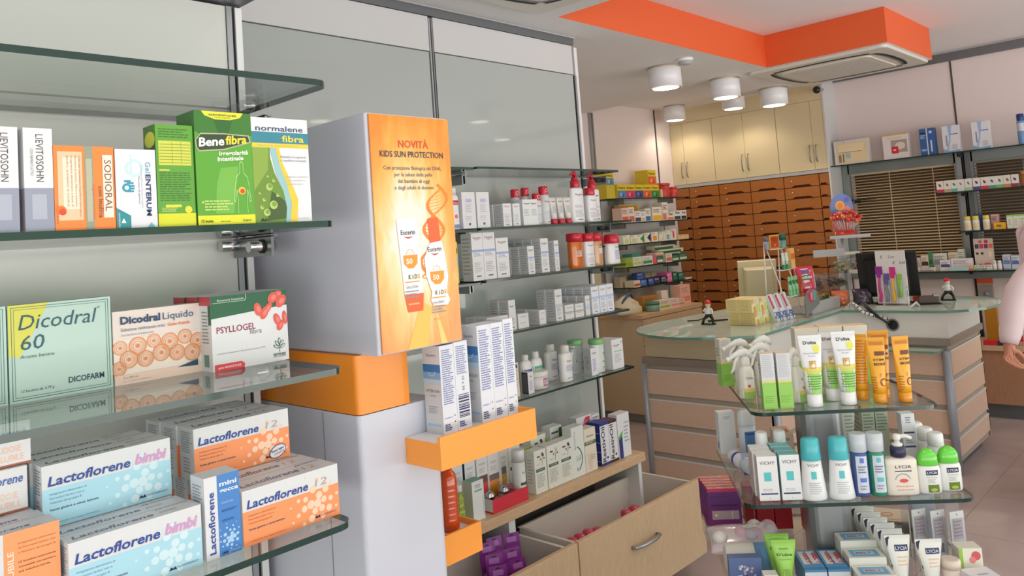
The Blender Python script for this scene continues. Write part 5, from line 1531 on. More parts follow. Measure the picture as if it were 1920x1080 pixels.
def pr_klo(flower, band=(52, 92, 72)):
    def pr(F):
        f = F['front']
        f.rect(.25, .83, .48, .865, ink((70, 60, 66)), 2)
        for a, b in (((.62, .62), (.72, .9)), ((.66, .7), (.5, .78)), ((.68, .75), (.84, .8))):
            f.fpoly([(a[0] - .01, a[1]), (a[0] + .012, a[1]), (b[0] + .012, b[1]), (b[0] - .01, b[1])], ink((90, 110, 70)), 2)
        f.circ(.70, .88, .007, ink(flower), 3); f.circ(.76, .85, .005, ink(flower), 3); f.circ(.52, .78, .006, ink((96, 120, 76)), 3, 10, .003, .6); f.circ(.82, .78, .006, ink((96, 120, 76)), 3, 10, .003, -.5)
        f.text('Shampoo', .18, .66, .3, ink((140, 146, 140)), 2)
        f.rect(.1, .50, .84, .57, ink(band), 2); f.text('KLORANE', .47, .52, .5, ink((210, 216, 208)), 3, align='c')
        fine(f, .14, .12, .8, .44, 8, (160, 166, 158), 4)
        fine(F['left'], .2, .2, .8, .8, 8, (180, 182, 176), 5)
    return pr
CK = (222, 224, 216)
for x, w, h, fl, lb in ((2.417, .073, .172, (120, 60, 70), 'white herbal shampoo carton with a dark red flower'), (2.5005, .082, .174, (196, 190, 160), 'white herbal shampoo carton with a pale flower'), (2.582, .085, .175, (60, 66, 130), 'white herbal shampoo carton with a blue flower')):
    carton(lb, w, .05, h, CK, (x, YF, z), pr=pr_klo(fl), group='herbal shampoo cartons in the front row')
def pr_arc(F):
    f = F['front']
    f.ring(.1, .36, .054, .059, ink((30, 110, 84)), 2, 20, -.9, 1.1)
    f.text('BIOTHYMUS', .32, .55, .36, ink((150, 160, 160)), 2, height=.14, rot=90); f.text('EXTRA DELICATO', .5, .40, .45, ink((60, 110, 100)), 3, align='c'); fine(f, .3, .3, .75, .37, 2, (150, 160, 160), 4, 2); f.text('Bio', .3, .12, .3, ink((110, 140, 140)), 2)
carton('tall white carton with a green arc in the front row of the ledge', .083, .05, .212, (222, 226, 224), (2.665, YF, z), pr=pr_arc)
def pr_av(F):
    f = F['front']
    f.text('Aveeno', .5, .80, .6, ink((110, 100, 90)), 2, align='c'); f.rect(0, .62, 1, .71, ink((90, 110, 84))); fine(f, .1, .635, .9, .70, 2, (200, 206, 180), 3, 2)
    for i in range(5): f.fpoly([(.3 + i * .06, .05), (.31 + i * .06, .05), (.2 + i * .09, .42), (.18 + i * .09, .42)], ink((206, 166, 120)), 2)
    fine(f, .5, .25, .9, .38, 3, (170, 150, 130), 5)
carton('beige oat bath carton beside the tall green arc carton', .082, .05, .186, (226, 218, 204), (2.751, YF, z), pr=pr_av)
def pr_rest(c):
    def pr(F):
        f, l = F['front'], F['left']
        f.rect(0, 0, 1, .06, ink(c)); f.rect(0, .93, 1, 1, ink(c))
        f.text('RestivOil', .52, .08, .82, ink((26, 30, 60)), 3, height=.40, rot=90, bold=.012)
        f.circ(.72, .16, .006, ink(c), 2)
        l.rect(0, 0, 1, 1, ink(c)); 
        for i in range(4): l.rect(.3, .1 + i * .22, 1, .11 + i * .22, ink((200, 200, 216)), 2)
        F['top'].rect(0, 0, 1, 1, ink((c[0] + 20, c[1] + 20, c[2] + 30)))
    return pr
carton('dark blue and white hair oil carton with lettering running up', .063, .075, .188, (222, 224, 232), (2.856, YF, z), pr=pr_rest((34, 50, 130)))
carton('dark brown and white hair oil carton with lettering running up', .062, .06, .186, (222, 222, 228), (2.920, YF, z), pr=pr_rest((70, 34, 36)))
carton('white carton with a blue stripe and green leaf at the right end of the ledge', .094, .05, .198, (222, 224, 230), (3.004, YF, z), pr=lambda F: (F['front'].rect(.04, 0, .34, .50, ink((40, 56, 120))), F['front'].fpoly([(.04, .42), (.34, .50), (.4, .62), (.1, .52)], ink((90, 180, 60)), 3), fine(F['front'], .5, .3, .9, .7, 5, (160, 166, 180), 3), F['front'].text('Rilastil', .55, .76, .36, ink((130, 140, 160)), 2)))
YB = 2.312
def pr_vic(kind):
    def pr(F):
        f = F['front']
        f.text('VICHY', .5, .80, .55, ink((120, 126, 136)), 2, align='c')
        if kind == 'grey': f.rect(.2, .30, .8, .50, ink((150, 152, 160))); f.rect(.35, .30, .8, .44, ink((120, 124, 134)), 2)
        elif kind == 'red': f.rect(.06, 0, .94, .50, ink((206, 60, 70))); f.rect(.06, .46, .94, .60, ink((110, 70, 70)), 2)
        elif kind == 'orange': f.rect(.06, .06, .94, .42, ink((206, 140, 36))); f.rect(.06, .34, .94, .48, ink((222, 140, 60)), 2); f.rect(.06, .46, .94, .58, ink((116, 106, 100)), 3)
        elif kind == 'yellow': f.rect(.2, .24, .72, .44, ink((220, 158, 50))); f.rect(.2, .42, .72, .50, ink((196, 150, 60)), 2); f.rect(.2, .50, .72, .64, ink((110, 108, 106)), 3)
        fine(f, .2, .64, .8, .74, 3, (176, 180, 186), 3)
    return pr
for x, w, h, k_, lb, cl in ((2.037, .055, .199, 'grey', 'white carton with a grey square, left end of the back row on the ledge', (222, 224, 228)), (2.103, .056, .202, 'grey', 'white carton with dark blue edges in the back row on the ledge', (222, 226, 230)), (2.169, .060, .202, 'red', 'white carton with a red lower half in the back row', (222, 222, 224)), (2.232, .062, .193, 'orange', 'white carton with an orange lower half in the back row', (222, 222, 222)), (2.291, .053, .196, 'yellow', 'white carton with a small yellow window in the back row', (222, 222, 220))):
    carton(lb, w, .05, h, cl, (x, YB, z), pr=pr_vic(k_), group='sun care cartons in the back row of the ledge', left=(50, 66, 110) if 'dark blue' in lb else cl)
carton('white herbal carton behind the cylindrical spray', .070, .05, .196, CK, (2.355, YB, z), pr=pr_klo((110, 60, 70), (44, 70, 60)))
carton('lime green carton in the back row of the ledge', .074, .05, .165, (170, 190, 60), (2.429, YB, z), pr=lambda F: fine(F['front'], .1, .6, .9, .92, 5, (96, 116, 40), 3), top=(206, 206, 196))
bottle('white capped bottle behind the lime green carton', (2.429, 2.405, z), .06, .04, .196, WHT, .15, .016, [(.018, .16), (.019, .162), (.019, .193), (.016, .196)], capm='cap_white')
carton('white herbal carton with a dark leaf in the back row of the ledge', .092, .05, .199, CK, (2.505, YB, z), pr=pr_klo((50, 70, 60), (60, 80, 70)))
bottle('lime green rounded bottle with a white cap in the back row', (2.572, 2.345, z), .05, .035, .195, (160, 186, 50), .14, .013, [(.014, .170), (.0145, .172), (.0135, .193), (.011, .195)], capm='cap_white')
carton('white carton with a green edge and red word in the back row', .078, .05, .213, (220, 222, 220), (2.625, YB, z), pr=lambda F: (F['front'].rect(.74, .6, 1, .95, ink((30, 96, 60))), F['front'].text('RIGEN', .4, .74, .5, ink((206, 60, 70)), 2, align='c'), F['front'].rect(.1, .86, .7, .9, ink((60, 100, 80)), 2)))
carton('white carton with a red slanted corner in the back row', .108, .05, .214, (222, 222, 226), (2.824, YB, z), pr=lambda F: (F['front'].fpoly([(.2, .75), (.9, .75), (.9, .97), (.6, .97)], ink((206, 70, 80))), F['front'].text('RV', .4, .80, .3, ink((236, 226, 226)), 3)))
carton('white carton with mauve print behind the hair oil cartons', .058, .05, .206, (222, 220, 226), (2.910, YB, z), pr=lambda F: fine(F['front'], .1, .6, .9, .95, 5, (150, 120, 160), 3))

# ------------------------------------------------------------------ things in the open drawers
for i, (x, y) in enumerate(((2.405, 2.12), (2.455, 2.12), (2.505, 2.12), (2.56, 2.12), (2.60, 2.10), (2.83, 2.12), (2.89, 2.12))):
    t = thing('shower_bottle', 'pink round bottle cap in the open drawer, %s from the left' % ('first', 'second', 'third', 'fourth', 'fifth', 'sixth', 'seventh')[i], 'bottle', (x, y, .153), 0, 'pink capped bottles in the drawer')
    g = G(); g.lathe([(.020, 0), (.022, .003), (.022, .145), (.018, .155)], ink((226, 200, 204), .3, .2), (0, 0, 0), 16); g.build('body', t)
    g = G(); g.lathe([(.023, .155), (.0245, .157), (.0245, .176), (.020, .181), (1e-5, .182)], ink((206, 64, 96), .3, .3), (0, 0, 0), 18); g.build('cap', t)
mat('blister_purple', (132, 44, 140), .35, coat=.3)
def brush_pack(lb, x, y, zz, rz, tilt):
    t = thing('toothbrush_pack', lb, 'toothbrush pack', (x, y, zz), rz, 'purple toothbrush packs in the drawer')
    g = G(); g.box(-.032, 0, 0, .032, .002, .23, 'blister_purple'); f = g.face('front', -.032, 0, 0, .032, .002, .23); f.rect(.12, .06, .88, .56, ink((206, 190, 220))); f.rect(.2, .86, .8, .94, ink((176, 110, 186))); f.rect(.1, .60, .9, .80, ink((150, 60, 156))); f.rect(.38, .95, .62, .975, ink((60, 30, 70))); g.build('card', t)
    g = G(); g.tube([(-.006, -.006, .02), (-.004, -.007, .08), (0, -.007, .13)], [.005, .004, .0035], ink((60, 90, 160) if i % 2 else (206, 90, 150), .3), 8); g.box(-.012, -.014, .085, .010, -.004, .135, ink((40, 60, 110) if i % 2 else (226, 226, 230))); g.build('toothbrush', t)
    g = G(); g.box(-.026, -.015, .012, .026, -.001, .15, 'clear_film'); g.build('blister', t)
    for c in t.children: pass
    t.rotation_euler = (R(tilt), 0, rz)
    return t
k = 0
rd = random.Random(8)
for r_ in range(3):
    for c in range(3):
        i = k
        brush_pack('purple toothbrush pack in the open drawer, %s column, %s' % (('left', 'middle', 'right')[c], ('front', 'middle', 'rear')[r_]), 1.972 + c * .050 + r_ * .034 + rd.uniform(-.012, .012), 2.035 + r_ * .055 + .016 * (c % 2), .153 + r_ * .022 + rd.uniform(0, .02), R(-18 + rd.uniform(-16, 16)), -8 - 5 * rd.random())
        k += 1
# ------------------------------------------------------------------ small goods on the recess shelves (fronts face the viewer's right)
def tiny(lb, x, y, z, w, d, h, c, pr=None, rz=0.0, group=None, **k):
    return carton(lb, w, d, h, c, (x, y, z), rz, pr, group, bevel=0, **k)
YR = 3.905
z = 1.831
YEL = (222, 196, 50)
def pr_yel(c):
    def pr(F):
        f = F['front']
        f.rect(0, 0, 1, .55, ink(c)); f.circ(.4, .28, .018, ink(tuple(min(255, v + 50) for v in c)), 2, 12); f.circ(.62, .2, .014, ink(tuple(max(0, v - 40) for v in c)), 2, 12)
        f.text('Prolungo', .5, .68, .8, ink((70, 66, 40)), 2, align='c', bold=.03)
    return pr
YC = [((84, 130, 170), 'blue'), ((196, 60, 110), 'pink'), ((60, 76, 130), 'navy'), ((210, 96, 50), 'orange'), ((50, 130, 70), 'green')]
for i, (x, (c, nm)) in enumerate(zip((5.516, 5.643, 5.773, 5.903, 6.031), YC)):
    tiny('yellow carton with a %s picture in the row on the upper recess shelf' % nm, x, YR, z, .126, .16, .117, YEL, pr_yel(c), group='yellow cartons on the upper recess shelf')
tiny('plain sided yellow carton at the left end of the upper recess shelf', 5.385, YR + .02, z, .12, .16, .115, (206, 186, 60), group='yellow cartons on the upper recess shelf')
tiny('yellow carton with a blue wave picture stacked at the left end', 5.395, YR + .03, z + .116, .11, .14, .105, YEL, pr_yel((96, 140, 166)), group='yellow cartons on the upper recess shelf')
tiny('yellow carton with an orange picture stacked on top of the row', 6.028, YR + .02, z + .118, .13, .14, .135, YEL, pr_yel((210, 96, 50)), group='yellow cartons on the upper recess shelf')
t = thing('red_jar', 'large red jar with a wide lid at the right of the yellow cartons', 'jar', (6.24, 3.96, z))
g = G(); g.lathe([(.062, 0), (.064, .004), (.064, .105), (.06, .11)], ink((196, 60, 62), .35), (0, 0, 0), 18); g.build('body', t)
g = G(); g.lathe([(.068, .11), (.070, .112), (.070, .128), (.064, .134)], ink((186, 66, 70), .35), (0, 0, 0), 18); g.build('lid', t)
t = thing('red_jar', 'smaller red jar at the right end of the upper recess shelf', 'jar', (6.40, 3.96, z))
g = G(); g.lathe([(.045, 0), (.047, .004), (.047, .085)], ink((200, 56, 60), .35), (0, 0, 0), 16); g.build('body', t)
g = G(); g.lathe([(.05, .085), (.05, .10)], ink((206, 76, 76), .35), (0, 0, 0), 16); g.build('lid', t)
tiny('thin cream stick between the red jar and the yellow cartons', 6.14, YR, z, .02, .02, .075, (226, 206, 160))
z = 1.621
def pr_p(c, w='', tc=TXT, y0=0.0, y1=.4):
    def pr(F):
        f = F['front']
        f.rect(.06, y0 + .04, .94, y1, ink(c))
        if w: f.text(w, .5, .62, .7, ink(tc), 2, align='c', bold=.03)
        else: fine(f, .1, .55, .9, .85, 3, tc, 3)
    return pr
S2 = [(5.538, .098, .126, (226, 196, 186), (214, 90, 80), 'cream and red striped carton at the left of the second recess shelf'), (5.632, .085, .131, (224, 214, 204), (196, 110, 96), 'white and rust lettered carton on the second recess shelf'), (5.726, .094, .094, (226, 222, 220), (70, 66, 110), 'short purple and white carton on the second recess shelf'), (5.808, .064, .087, (230, 230, 228), (206, 190, 150), 'short white carton with a tan drawing on the second recess shelf'), (5.884, .082, .112, (226, 226, 222), (60, 110, 176), 'white carton with a blue drop on the second recess shelf'), (6.030, .150, .124, (230, 226, 214), (232, 180, 60), 'white carton with a yellow diagonal on the second recess shelf'), (6.167, .094, .164, (230, 220, 212), (222, 110, 96), 'tall white carton with red flowers on the second recess shelf')]
for x, w, h, c, c2, lb in S2: tiny(lb, x, YR, z, w, .10, h, c, pr_p(c2, '', (90, 80, 90)))
tiny('row of amber carton tops behind the purple carton', 5.76, YR + .11, z, .29, .06, .160, (222, 190, 120), pr_p((206, 150, 50), '', (150, 120, 60), .5, .95))
for x, w, h, c, lb in ((6.225, .112, .070, (236, 120, 80), 'small white carton with an orange corner, right end of the second recess shelf'), (6.345, .118, .084, (40, 80, 90), 'white carton with a dark leaf, second from the right of the second recess shelf'), (6.456, .10, .086, (40, 60, 70), 'white carton with a dark leaf at the right end of the second recess shelf')):
    tiny(lb, x, YR - .015, z, w, .05, h, (232, 230, 226), pr_p(c, 'Viset', (90, 96, 106), 0, .38))
z = 1.436
S3 = [(5.527, (196, 206, 150), 'pale green carton at the left of the third recess shelf', .078), (5.638, (196, 206, 150), 'second pale green carton on the third recess shelf', .073), (5.740, (60, 140, 70), 'white carton with a green arrow on the third recess shelf', .073), (5.848, (66, 50, 86), 'white carton with a dark purple arrow on the third recess shelf', .082), (5.962, (236, 150, 60), 'white carton with an orange square on the third recess shelf', .087), (6.080, (222, 150, 150), 'white carton with a rose arc on the third recess shelf', .082), (6.178, (120, 170, 196), 'white carton with a blue bottle picture on the third recess shelf', .092), (6.273, (226, 80, 120), 'white carton with a pink oval on the third recess shelf', .10)]
for i, (x, c, lb, h) in enumerate(S3):
    def pr(F, i=i, c=c):
        f = F['front']
        if i in (2, 3): f.fpoly([(.4, .5), (1, 1), (1, 0)], ink(c))
        elif i == 5: f.ring(.2, .8, .055, .063, ink(c), 1, 14, -1.6, .2)
        elif i == 7: f.circ(.5, .5, .018, ink(c), 1, 14, .036)
        else: f.rect(.2, .12, .8, .6, ink(c))
        f.text('Dol', .1, .75, .4, ink((110, 116, 110)), 2)
    tiny(lb, x, YR, z, .098 if i != 6 else .08, .08, h, (228, 228, 218), pr)
for x, lb in ((6.380, 'low peach carton near the right end of the third recess shelf'), (6.474, 'low peach carton at the right end of the third recess shelf')): tiny(lb, x, YR - .01, z, .094, .06, .042, (236, 206, 160), pr_p((240, 190, 130), '', (170, 120, 80)))
t = thing('spray_bottle', 'clear bottle lying on top of the pink oval carton', 'bottle', (6.20, 4.03, z)); g = G(); g.lathe([(.02, 0), (.022, .003), (.022, .09), (.01, .10), (.01, .12)], 'clear_plastic', (0, 0, 0), 12); g.build('body', t)
z = 1.242
for x, w, h, c, c2, lb in ((5.535, .106, .072, (150, 176, 50), (130, 160, 40), 'lime carton at the left of the fourth recess shelf'), (5.659, .13, .077, (226, 228, 216), (190, 206, 130), 'white carton with a small lime print on the fourth recess shelf'), (5.819, .16, .076, (228, 230, 222), (80, 150, 120), 'wide white carton with a green band on the fourth recess shelf'), (5.933, .056, .078, (226, 90, 150), (226, 110, 60), 'small pink and orange carton on the fourth recess shelf'), (6.015, .098, .062, (40, 110, 90), (226, 226, 216), 'green and white carton on the fourth recess shelf'), (6.165, .104, .078, (226, 222, 210), (220, 110, 96), 'white carton with a red word on the fourth recess shelf'), (6.279, .114, .056, (40, 110, 80), (220, 222, 206), 'low green carton on the fourth recess shelf'), (6.409, .136, .062, (44, 116, 84), (226, 224, 204), 'low green and cream carton at the right end of the fourth recess shelf')):
    tiny(lb, x, YR, z, w, .12, h, c, pr_p(c2, '', (140, 146, 136), .1, .5))
tiny('flat teal carton on top of the left cartons, fourth recess shelf', 5.69, YR + .03, z + .078, .12, .10, .026, (60, 136, 120))
tiny('white carton with a red word stacked on the green and white carton', 6.03, YR + .01, z + .063, .13, .10, .030, (228, 220, 206), pr_p((210, 110, 96), '', (190, 90, 80)))
for i, (w, dz, x) in enumerate(((.40, .082, 6.27), (.34, .120, 6.16))):
    tiny(('long green edged carton lying across the fourth recess shelf, lower one', 'long green edged carton lying across the fourth recess shelf, upper one')[i], x, YR + .03, z + dz, w, .09, .034, (222, 220, 196), lambda F: F['front'].rect(0, 0, .9, .55, ink((36, 106, 74))))
z = 1.063
for x, w, h, c, c2, lb in ((5.63, .09, .056, (222, 214, 196), (200, 70, 60), 'small white and red carton at the left of the lowest recess shelf'), (5.730, .10, .054, (60, 96, 170), (90, 130, 200), 'light blue carton on the lowest recess shelf'), (5.846, .09, .057, (44, 76, 150), (70, 110, 190), 'mid blue carton on the lowest recess shelf'), (5.944, .098, .058, (26, 34, 60), (60, 80, 130), 'navy carton on the lowest recess shelf'), (6.053, .108, .058, (30, 30, 44), (120, 120, 140), 'black carton on the lowest recess shelf'), (6.146, .084, .084, (226, 110, 180), (236, 140, 196), 'pink carton on the lowest recess shelf'), (6.241, .078, .081, (26, 92, 72), (60, 130, 106), 'dark green carton left of its twin on the lowest recess shelf'), (6.347, .105, .068, (28, 96, 76), (60, 130, 106), 'dark green carton at the right end of the lowest recess shelf')):
    tiny(lb, x, YR, z, w, .10, h, c, pr_p(c2, '', (226, 226, 230), .15, .5))
tiny('blue carton stacked over the light blue one on the lowest recess shelf', 5.76, YR + .05, z + .058, .11, .05, .055, (50, 84, 160), pr_p((80, 120, 190), '', (226, 226, 230)))
for i, x in enumerate((5.60, 5.86, 5.98, 6.08)): tiny('beige carton in the back row of the lowest recess shelf, %s from the left' % ('first', 'second', 'third', 'fourth')[i], x, YR + .12, z, .09, .07, .095, (190, 178, 156))
tiny('thin white slab overhanging the right end of the lowest recess shelf', 6.45, YR - .02, z, .10, .10, .014, (226, 222, 214))
# on the base cabinet
z = .868
t = thing('paper_bag', 'crumpled pale plastic bag of goods on the base cabinet', 'bag', (5.37, 3.86, z))
g = G(); rd = random.Random(4); rings = []
for i in range(8):
    q = i / 7
    rr = .16 * (1 - q ** 2.2) + .008
    rings.append([((rr + rd.uniform(-.018, .018)) * math.cos(a), (rr * .75 + rd.uniform(-.018, .018)) * math.sin(a), .15 * q) for a in [2 * math.pi * k / 14 for k in range(14)]])
g.grid(rings, ink((206, 196, 170), .5)); g.build('bag', t)
g = G(); g.tube([(-.09, -.03, .09), (-.03, -.05, .155), (.03, -.04, .165), (.10, -.01, .11)], .010, ink((70, 96, 150), .5), 8); g.build('handle', t)
t = thing('cream_jar', 'small teal tin on the base cabinet beside the pale bag', 'jar', (5.56, 3.72, z)); g = G(); g.lathe([(.055, 0), (.057, .003), (.057, .055)], ink((120, 160, 146), .35), (0, 0, 0), 20); g.build('body', t); g = G(); g.lathe([(.059, .055), (.059, .070), (.055, .075)], ink((70, 130, 112), .35), (0, 0, 0), 20); g.build('lid', t)
for x, y, w, d, h, c, c2, lb in ((5.72, 3.70, .17, .08, .075, (228, 220, 210), (160, 190, 80), 'white carton with a lime stripe on the base cabinet'), (5.873, 3.70, .13, .08, .071, (232, 216, 214), (226, 150, 160), 'pale pink carton beside the lime striped one on the base cabinet'), (6.00, 3.71, .10, .08, .06, (226, 200, 180), (190, 140, 110), 'small peach carton on the base cabinet'), (6.12, 3.74, .17, .08, .168, (236, 184, 168), (226, 140, 130), 'tall salmon pink carton at the right end of the base cabinet')):
    tiny(lb, x, y, z, w, d, h, c, pr_p(c2, '', (190, 150, 140), .1, .4))
tiny('flat brown carton behind the white ones on the base cabinet', 5.66, 3.80, z, .24, .09, .115, (176, 126, 66), pr_p((206, 170, 70), '', (120, 80, 40)))
tiny('white carton standing behind the pale pink one', 5.88, 3.80, z, .10, .05, .14, (226, 218, 206))

# ------------------------------------------------------------------ goods on the counter (glass top at 0.95)
CZ = .951
def pr_baby(F):
    f, l = F['front'], F['left']
    f.rect(0, 0, 1, 1, ink((236, 226, 176))); f.fpoly([(0, .62), (.35, .7), (.3, 1), (0, 1)], ink((240, 176, 110)), 2); f.circ(.62, .78, .022, ink((206, 220, 214)), 2, 14, .012); f.fpoly([(.5, 0), (1, 0), (1, .62), (.6, .55)], ink((206, 220, 130)), 2); f.circ(.35, .28, .012, ink((206, 130, 80)), 3, 10); f.circ(.38, .14, .015, ink((222, 160, 110)), 3, 10)
    fine(l, .1, .1, .9, .9, 8, (206, 190, 130), 3)
n_ = 0
for col in range(2):
    for row in range(2):
        for lay in range(2):
            tiny('cream milk powder carton on the counter, %s column, %s row, %s layer' % (('left', 'right')[col], ('front', 'back')[row], ('lower', 'upper')[lay]), 4.305 + col * .098 - .03 * lay, 2.155 + row * .082, CZ + lay * .077, .094, .08, .076, (230, 212, 150), pr_baby, group='cream milk powder cartons')
def pr_sens(F):
    f = F['front']
    f.rect(0, 0, 1, 1, ink((222, 226, 234))); f.rect(.1, .5, .5, 1, ink((196, 90, 110)), 2); f.text('Oral', .75, .1, .6, ink((70, 96, 160)), 3, height=.35, rot=78, bold=.04); f.fpoly([(.5, .0), (1, .1), (1, .3), (.5, .2)], ink((110, 130, 190)), 2)
for i in range(3):
    o = tiny('white and red toothpaste pack leaning in a row beside the cream cartons, %s' % ('left', 'middle', 'right')[i], 4.475 + i * .068, 2.105 - i * .010, CZ, .062, .022, .165, (214, 218, 226), pr_sens, group='toothpaste packs on the counter')
    o.rotation_euler = (R(-14), R(-12), 0)
# beige screen seen from its side and dark screen
def screen(lb, loc, rz, c, w, h, d, foot, tilt=-12):
    t = thing('computer_screen', lb, 'screen', loc, rz)
    g = G(); g.box(-w / 2, -.012, 0, w / 2, .012, h, ink(c)); f = g.face('front', -w / 2, -.012, 0, w / 2, .012, h); f.rect(.05, .07, .95, .95, ink((30, 32, 36), .2)); b = g.build('panel', t, (0, 0, foot), bevel=.004); b.rotation_euler = (R(tilt), 0, 0)
    g = G(); g.prism(rounded(-w * .36, .0, w * .36, d, .03, (0, 0, 1, 1)), h * .15, h * .85, ink(tuple(max(0, v - 12) for v in c)))
    b2 = g.build('housing', t, (0, .012, foot)); b2.rotation_euler = (R(tilt), 0, 0)
    g = G(); g.box(-.03, .02, .0, .03, .06, foot + h * .4, ink(c)); g.lathe([(.10, 0), (.10, .008), (.04, .016)], ink(c), (0, .04, 0), 20, 1, .8); g.build('stand', t)
    return t
screen('beige computer screen seen from the side behind the wire rack', (5.02, 2.50, CZ), R(122), (214, 204, 172), .25, .27, .10, .075)
screen('black computer screen behind the white price board', (5.48, 1.80, CZ), R(102), (24, 24, 26), .36, .30, .06, .045)
# wire rack of sweets and creams
t = thing('wire_rack', 'white wire rack with small creams and sweets beside the beige screen', 'rack', (4.70, 2.175, CZ))
g = G()
wr = 'white_gloss'
for x in (-.10, .10):
    g.tube([(x, -.06, 0), (x, -.03, .20), (x, .05, .47)], .004, wr, 6); g.tube([(x, .07, 0), (x, .05, .47)], .004, wr, 6)
for (y, zz) in ((-.055, .13), (-.02, .29), (.03, .42)):
    g.tube([(-.10, y, zz), (.10, y, zz)], .003, wr, 6); g.tube([(-.10, y - .035, zz), (.10, y - .035, zz)], .003, wr, 6); g.tube([(-.10, y, zz), (-.10, y - .035, zz)], .003, wr, 6); g.tube([(.10, y, zz), (.10, y - .035, zz)], .003, wr, 6)
    g.box(-.10, y - .035, zz - .003, .10, y + .02, zz - .001, 'clear_plastic')
g.build('frame', t)
g = G(); g.box(-.075, 0, 0, .055, .004, .088, ink((226, 176, 50))); f = g.face('front', -.075, 0, 0, .055, .004, .088); f.rect(.07, .1, .93, .9, ink((190, 70, 30))); f.circ(.5, .28, .012, ink((226, 160, 50)), 3, 12, .006); fine(f, .2, .5, .8, .75, 3, (150, 40, 20), 3, 3); g.build('sign', t, loc=(-.02, .012, .42))
def rk(x, y, zz): return (4.70 + x, 2.175 + y, CZ + zz)
for i in range(2):
    squeeze_tube('white tube with a green cap on the upper tier of the wire rack, %s' % ('left', 'right')[i], rk(-.045 + i * .05, -.04, .291), .042, .026, .105, (216, 226, 216), (50, 140, 90), .03, pr=lambda f: f.rect(.1, .05, .9, .3, ink((60, 150, 100))))
for i in range(3):
    squeeze_tube('mint green tube on the lower tier of the wire rack, %s' % ('left', 'middle', 'right')[i], rk(-.065 + i * .047, -.075, .131), .044, .026, .118, (140, 200, 150), (120, 196, 140), .03, pr=lambda f: f.rect(.0, .45, 1, .72, ink((30, 106, 70))))
tiny('orange sachet carton on the right of the upper rack tier', *rk(.068, -.052, .291), .056, .03, .125, (236, 190, 120), lambda F: F['front'].rect(0, .45, 1, .75, ink((230, 120, 50))))
tiny('orange red sachet on the right of the lower rack tier', *rk(.085, -.085, .131), .03, .03, .11, (206, 84, 54), pr_p((220, 130, 80)))
lathe_bottle('spray_bottle', 'small bottle with a dark teal cap at the top of the wire rack', 'bottle', rk(.068, .01, .421), [(.024, 0), (.025, .003), (.025, .05)], ink((110, 160, 160), .3), [(.026, .05), (.026, .085), (.022, .09)], ink((20, 90, 84), .3), 16)
lathe_bottle('spray_bottle', 'small grey bottle at the left top of the wire rack', 'bottle', rk(-.108, .03, .421), [(.016, 0), (.017, .003), (.017, .05)], ink((150, 150, 170), .3), [(.014, .05), (.014, .07), (.010, .075)], ink((96, 100, 140), .3), 14)
# sweet bag leaning on the rack
def pillow_bag(lb, loc, rz, w, h, d, c, pr=None, name='sweets_bag', tilt=0, m=None, cat='bag'):
    t = thing(name, lb, cat, loc, rz)
    g = G(); n = 20; rings = []
    for i in range(7):
        q = i / 6
        b = d / 2 * max(.06, math.sin(math.pi * q)) ** .6
        a = w / 2 * (1 - .06 * math.sin(math.pi * q))
        rings.append([(a * math.copysign(abs(math.cos(2 * math.pi * k / n)) ** .6, math.cos(2 * math.pi * k / n)), b * math.sin(2 * math.pi * k / n), h * q) for k in range(n)])
    g.grid(rings, m or ink(c, .25, .4))
    if pr: pr(el(g, w, h, 0, w / 2, lambda z: d / 2 * max(.06, math.sin(math.pi * max(0, min(1, z / h)))) ** .6))
    o = g.build('bag', t); o.rotation_euler = (R(tilt), 0, 0)
    return t
def pr_gelee(f):
    f.rect(.03, .16, .97, .9, ink((226, 226, 232))); f.rect(.2, .48, .9, .66, ink((40, 110, 60)), 2); f.text('Gelee', .22, .52, .6, ink((214, 226, 214)), 3, bold=.03); f.rect(.35, .72, .7, .85, ink((110, 90, 170)), 2); f.circ(.6, .32, .014, ink((206, 60, 90)), 2, 10); f.circ(.35, .26, .012, ink((206, 90, 120)), 2, 10); f.circ(.8, .35, .010, ink((220, 130, 60)), 2, 10)
pillow_bag('white and pink bag of fruit jelly sweets hanging on the sweets display', (4.90, 2.11, CZ + .125), R(-42), .13, .17, .04, (206, 50, 84), pr_gelee, tilt=-10)
# tilted sweets bins
t = thing('sweets_display', 'grey tiered display of loose sweets with clear bins and a tall pole', 'display stand', (5.13, 2.13, CZ))
g = G(); g.box(-.34, -.09, .0, -.02, -.082, .072, 'light_grey'); g.box(-.02, -.09, 0, .10, -.082, .075, 'light_grey'); g.box(-.34, -.082, 0, .10, .20, .006, 'mid_grey'); g.build('tray', t)
g = G(); pts = [(-.36 + .11 * math.cos(a), .0, .085 + .075 * math.sin(a)) for a in [math.pi * i / 10 for i in range(-1, 12)]]
g.grid([[(x, -.105, zz) for x, _, zz in pts] + [(-.47, -.105, .004), ], [(x, -.098, zz) for x, _, zz in pts] + [(-.47, -.098, .004)]], 'mid_grey', smooth=False); f = Face(g, (-.44, -.1055, .07), (1, 0, 0), (0, 0, 1), .16, .09); f.fpoly([(.05, .75), (.5, .95), (.6, .2), (.3, .1)], ink((206, 60, 84))); f.fpoly([(.5, .95), (.9, .85), (.85, .3), (.6, .2)], ink((110, 170, 170)), 2); f.rect(.35, .3, .5, .8, ink((236, 160, 176)), 3); g.build('front_plate', t)
g = G(); g.cyl((.49, .0, 0), (.49, .0, .47), .012, 'light_grey', 12); g.build('pole', t)
TA = R(-42)
PX, PY = 5.13 + .49, 2.13
def tower(g, name): g.build(name, t, (.49, 0, 0), TA)
g = G(); g.box(-.15, -.14, .445, .12, .06, .452, 'clear_plastic'); g.box(-.16, -.144, .440, .13, -.14, .462, 'light_grey'); tower(g, 'shelf')
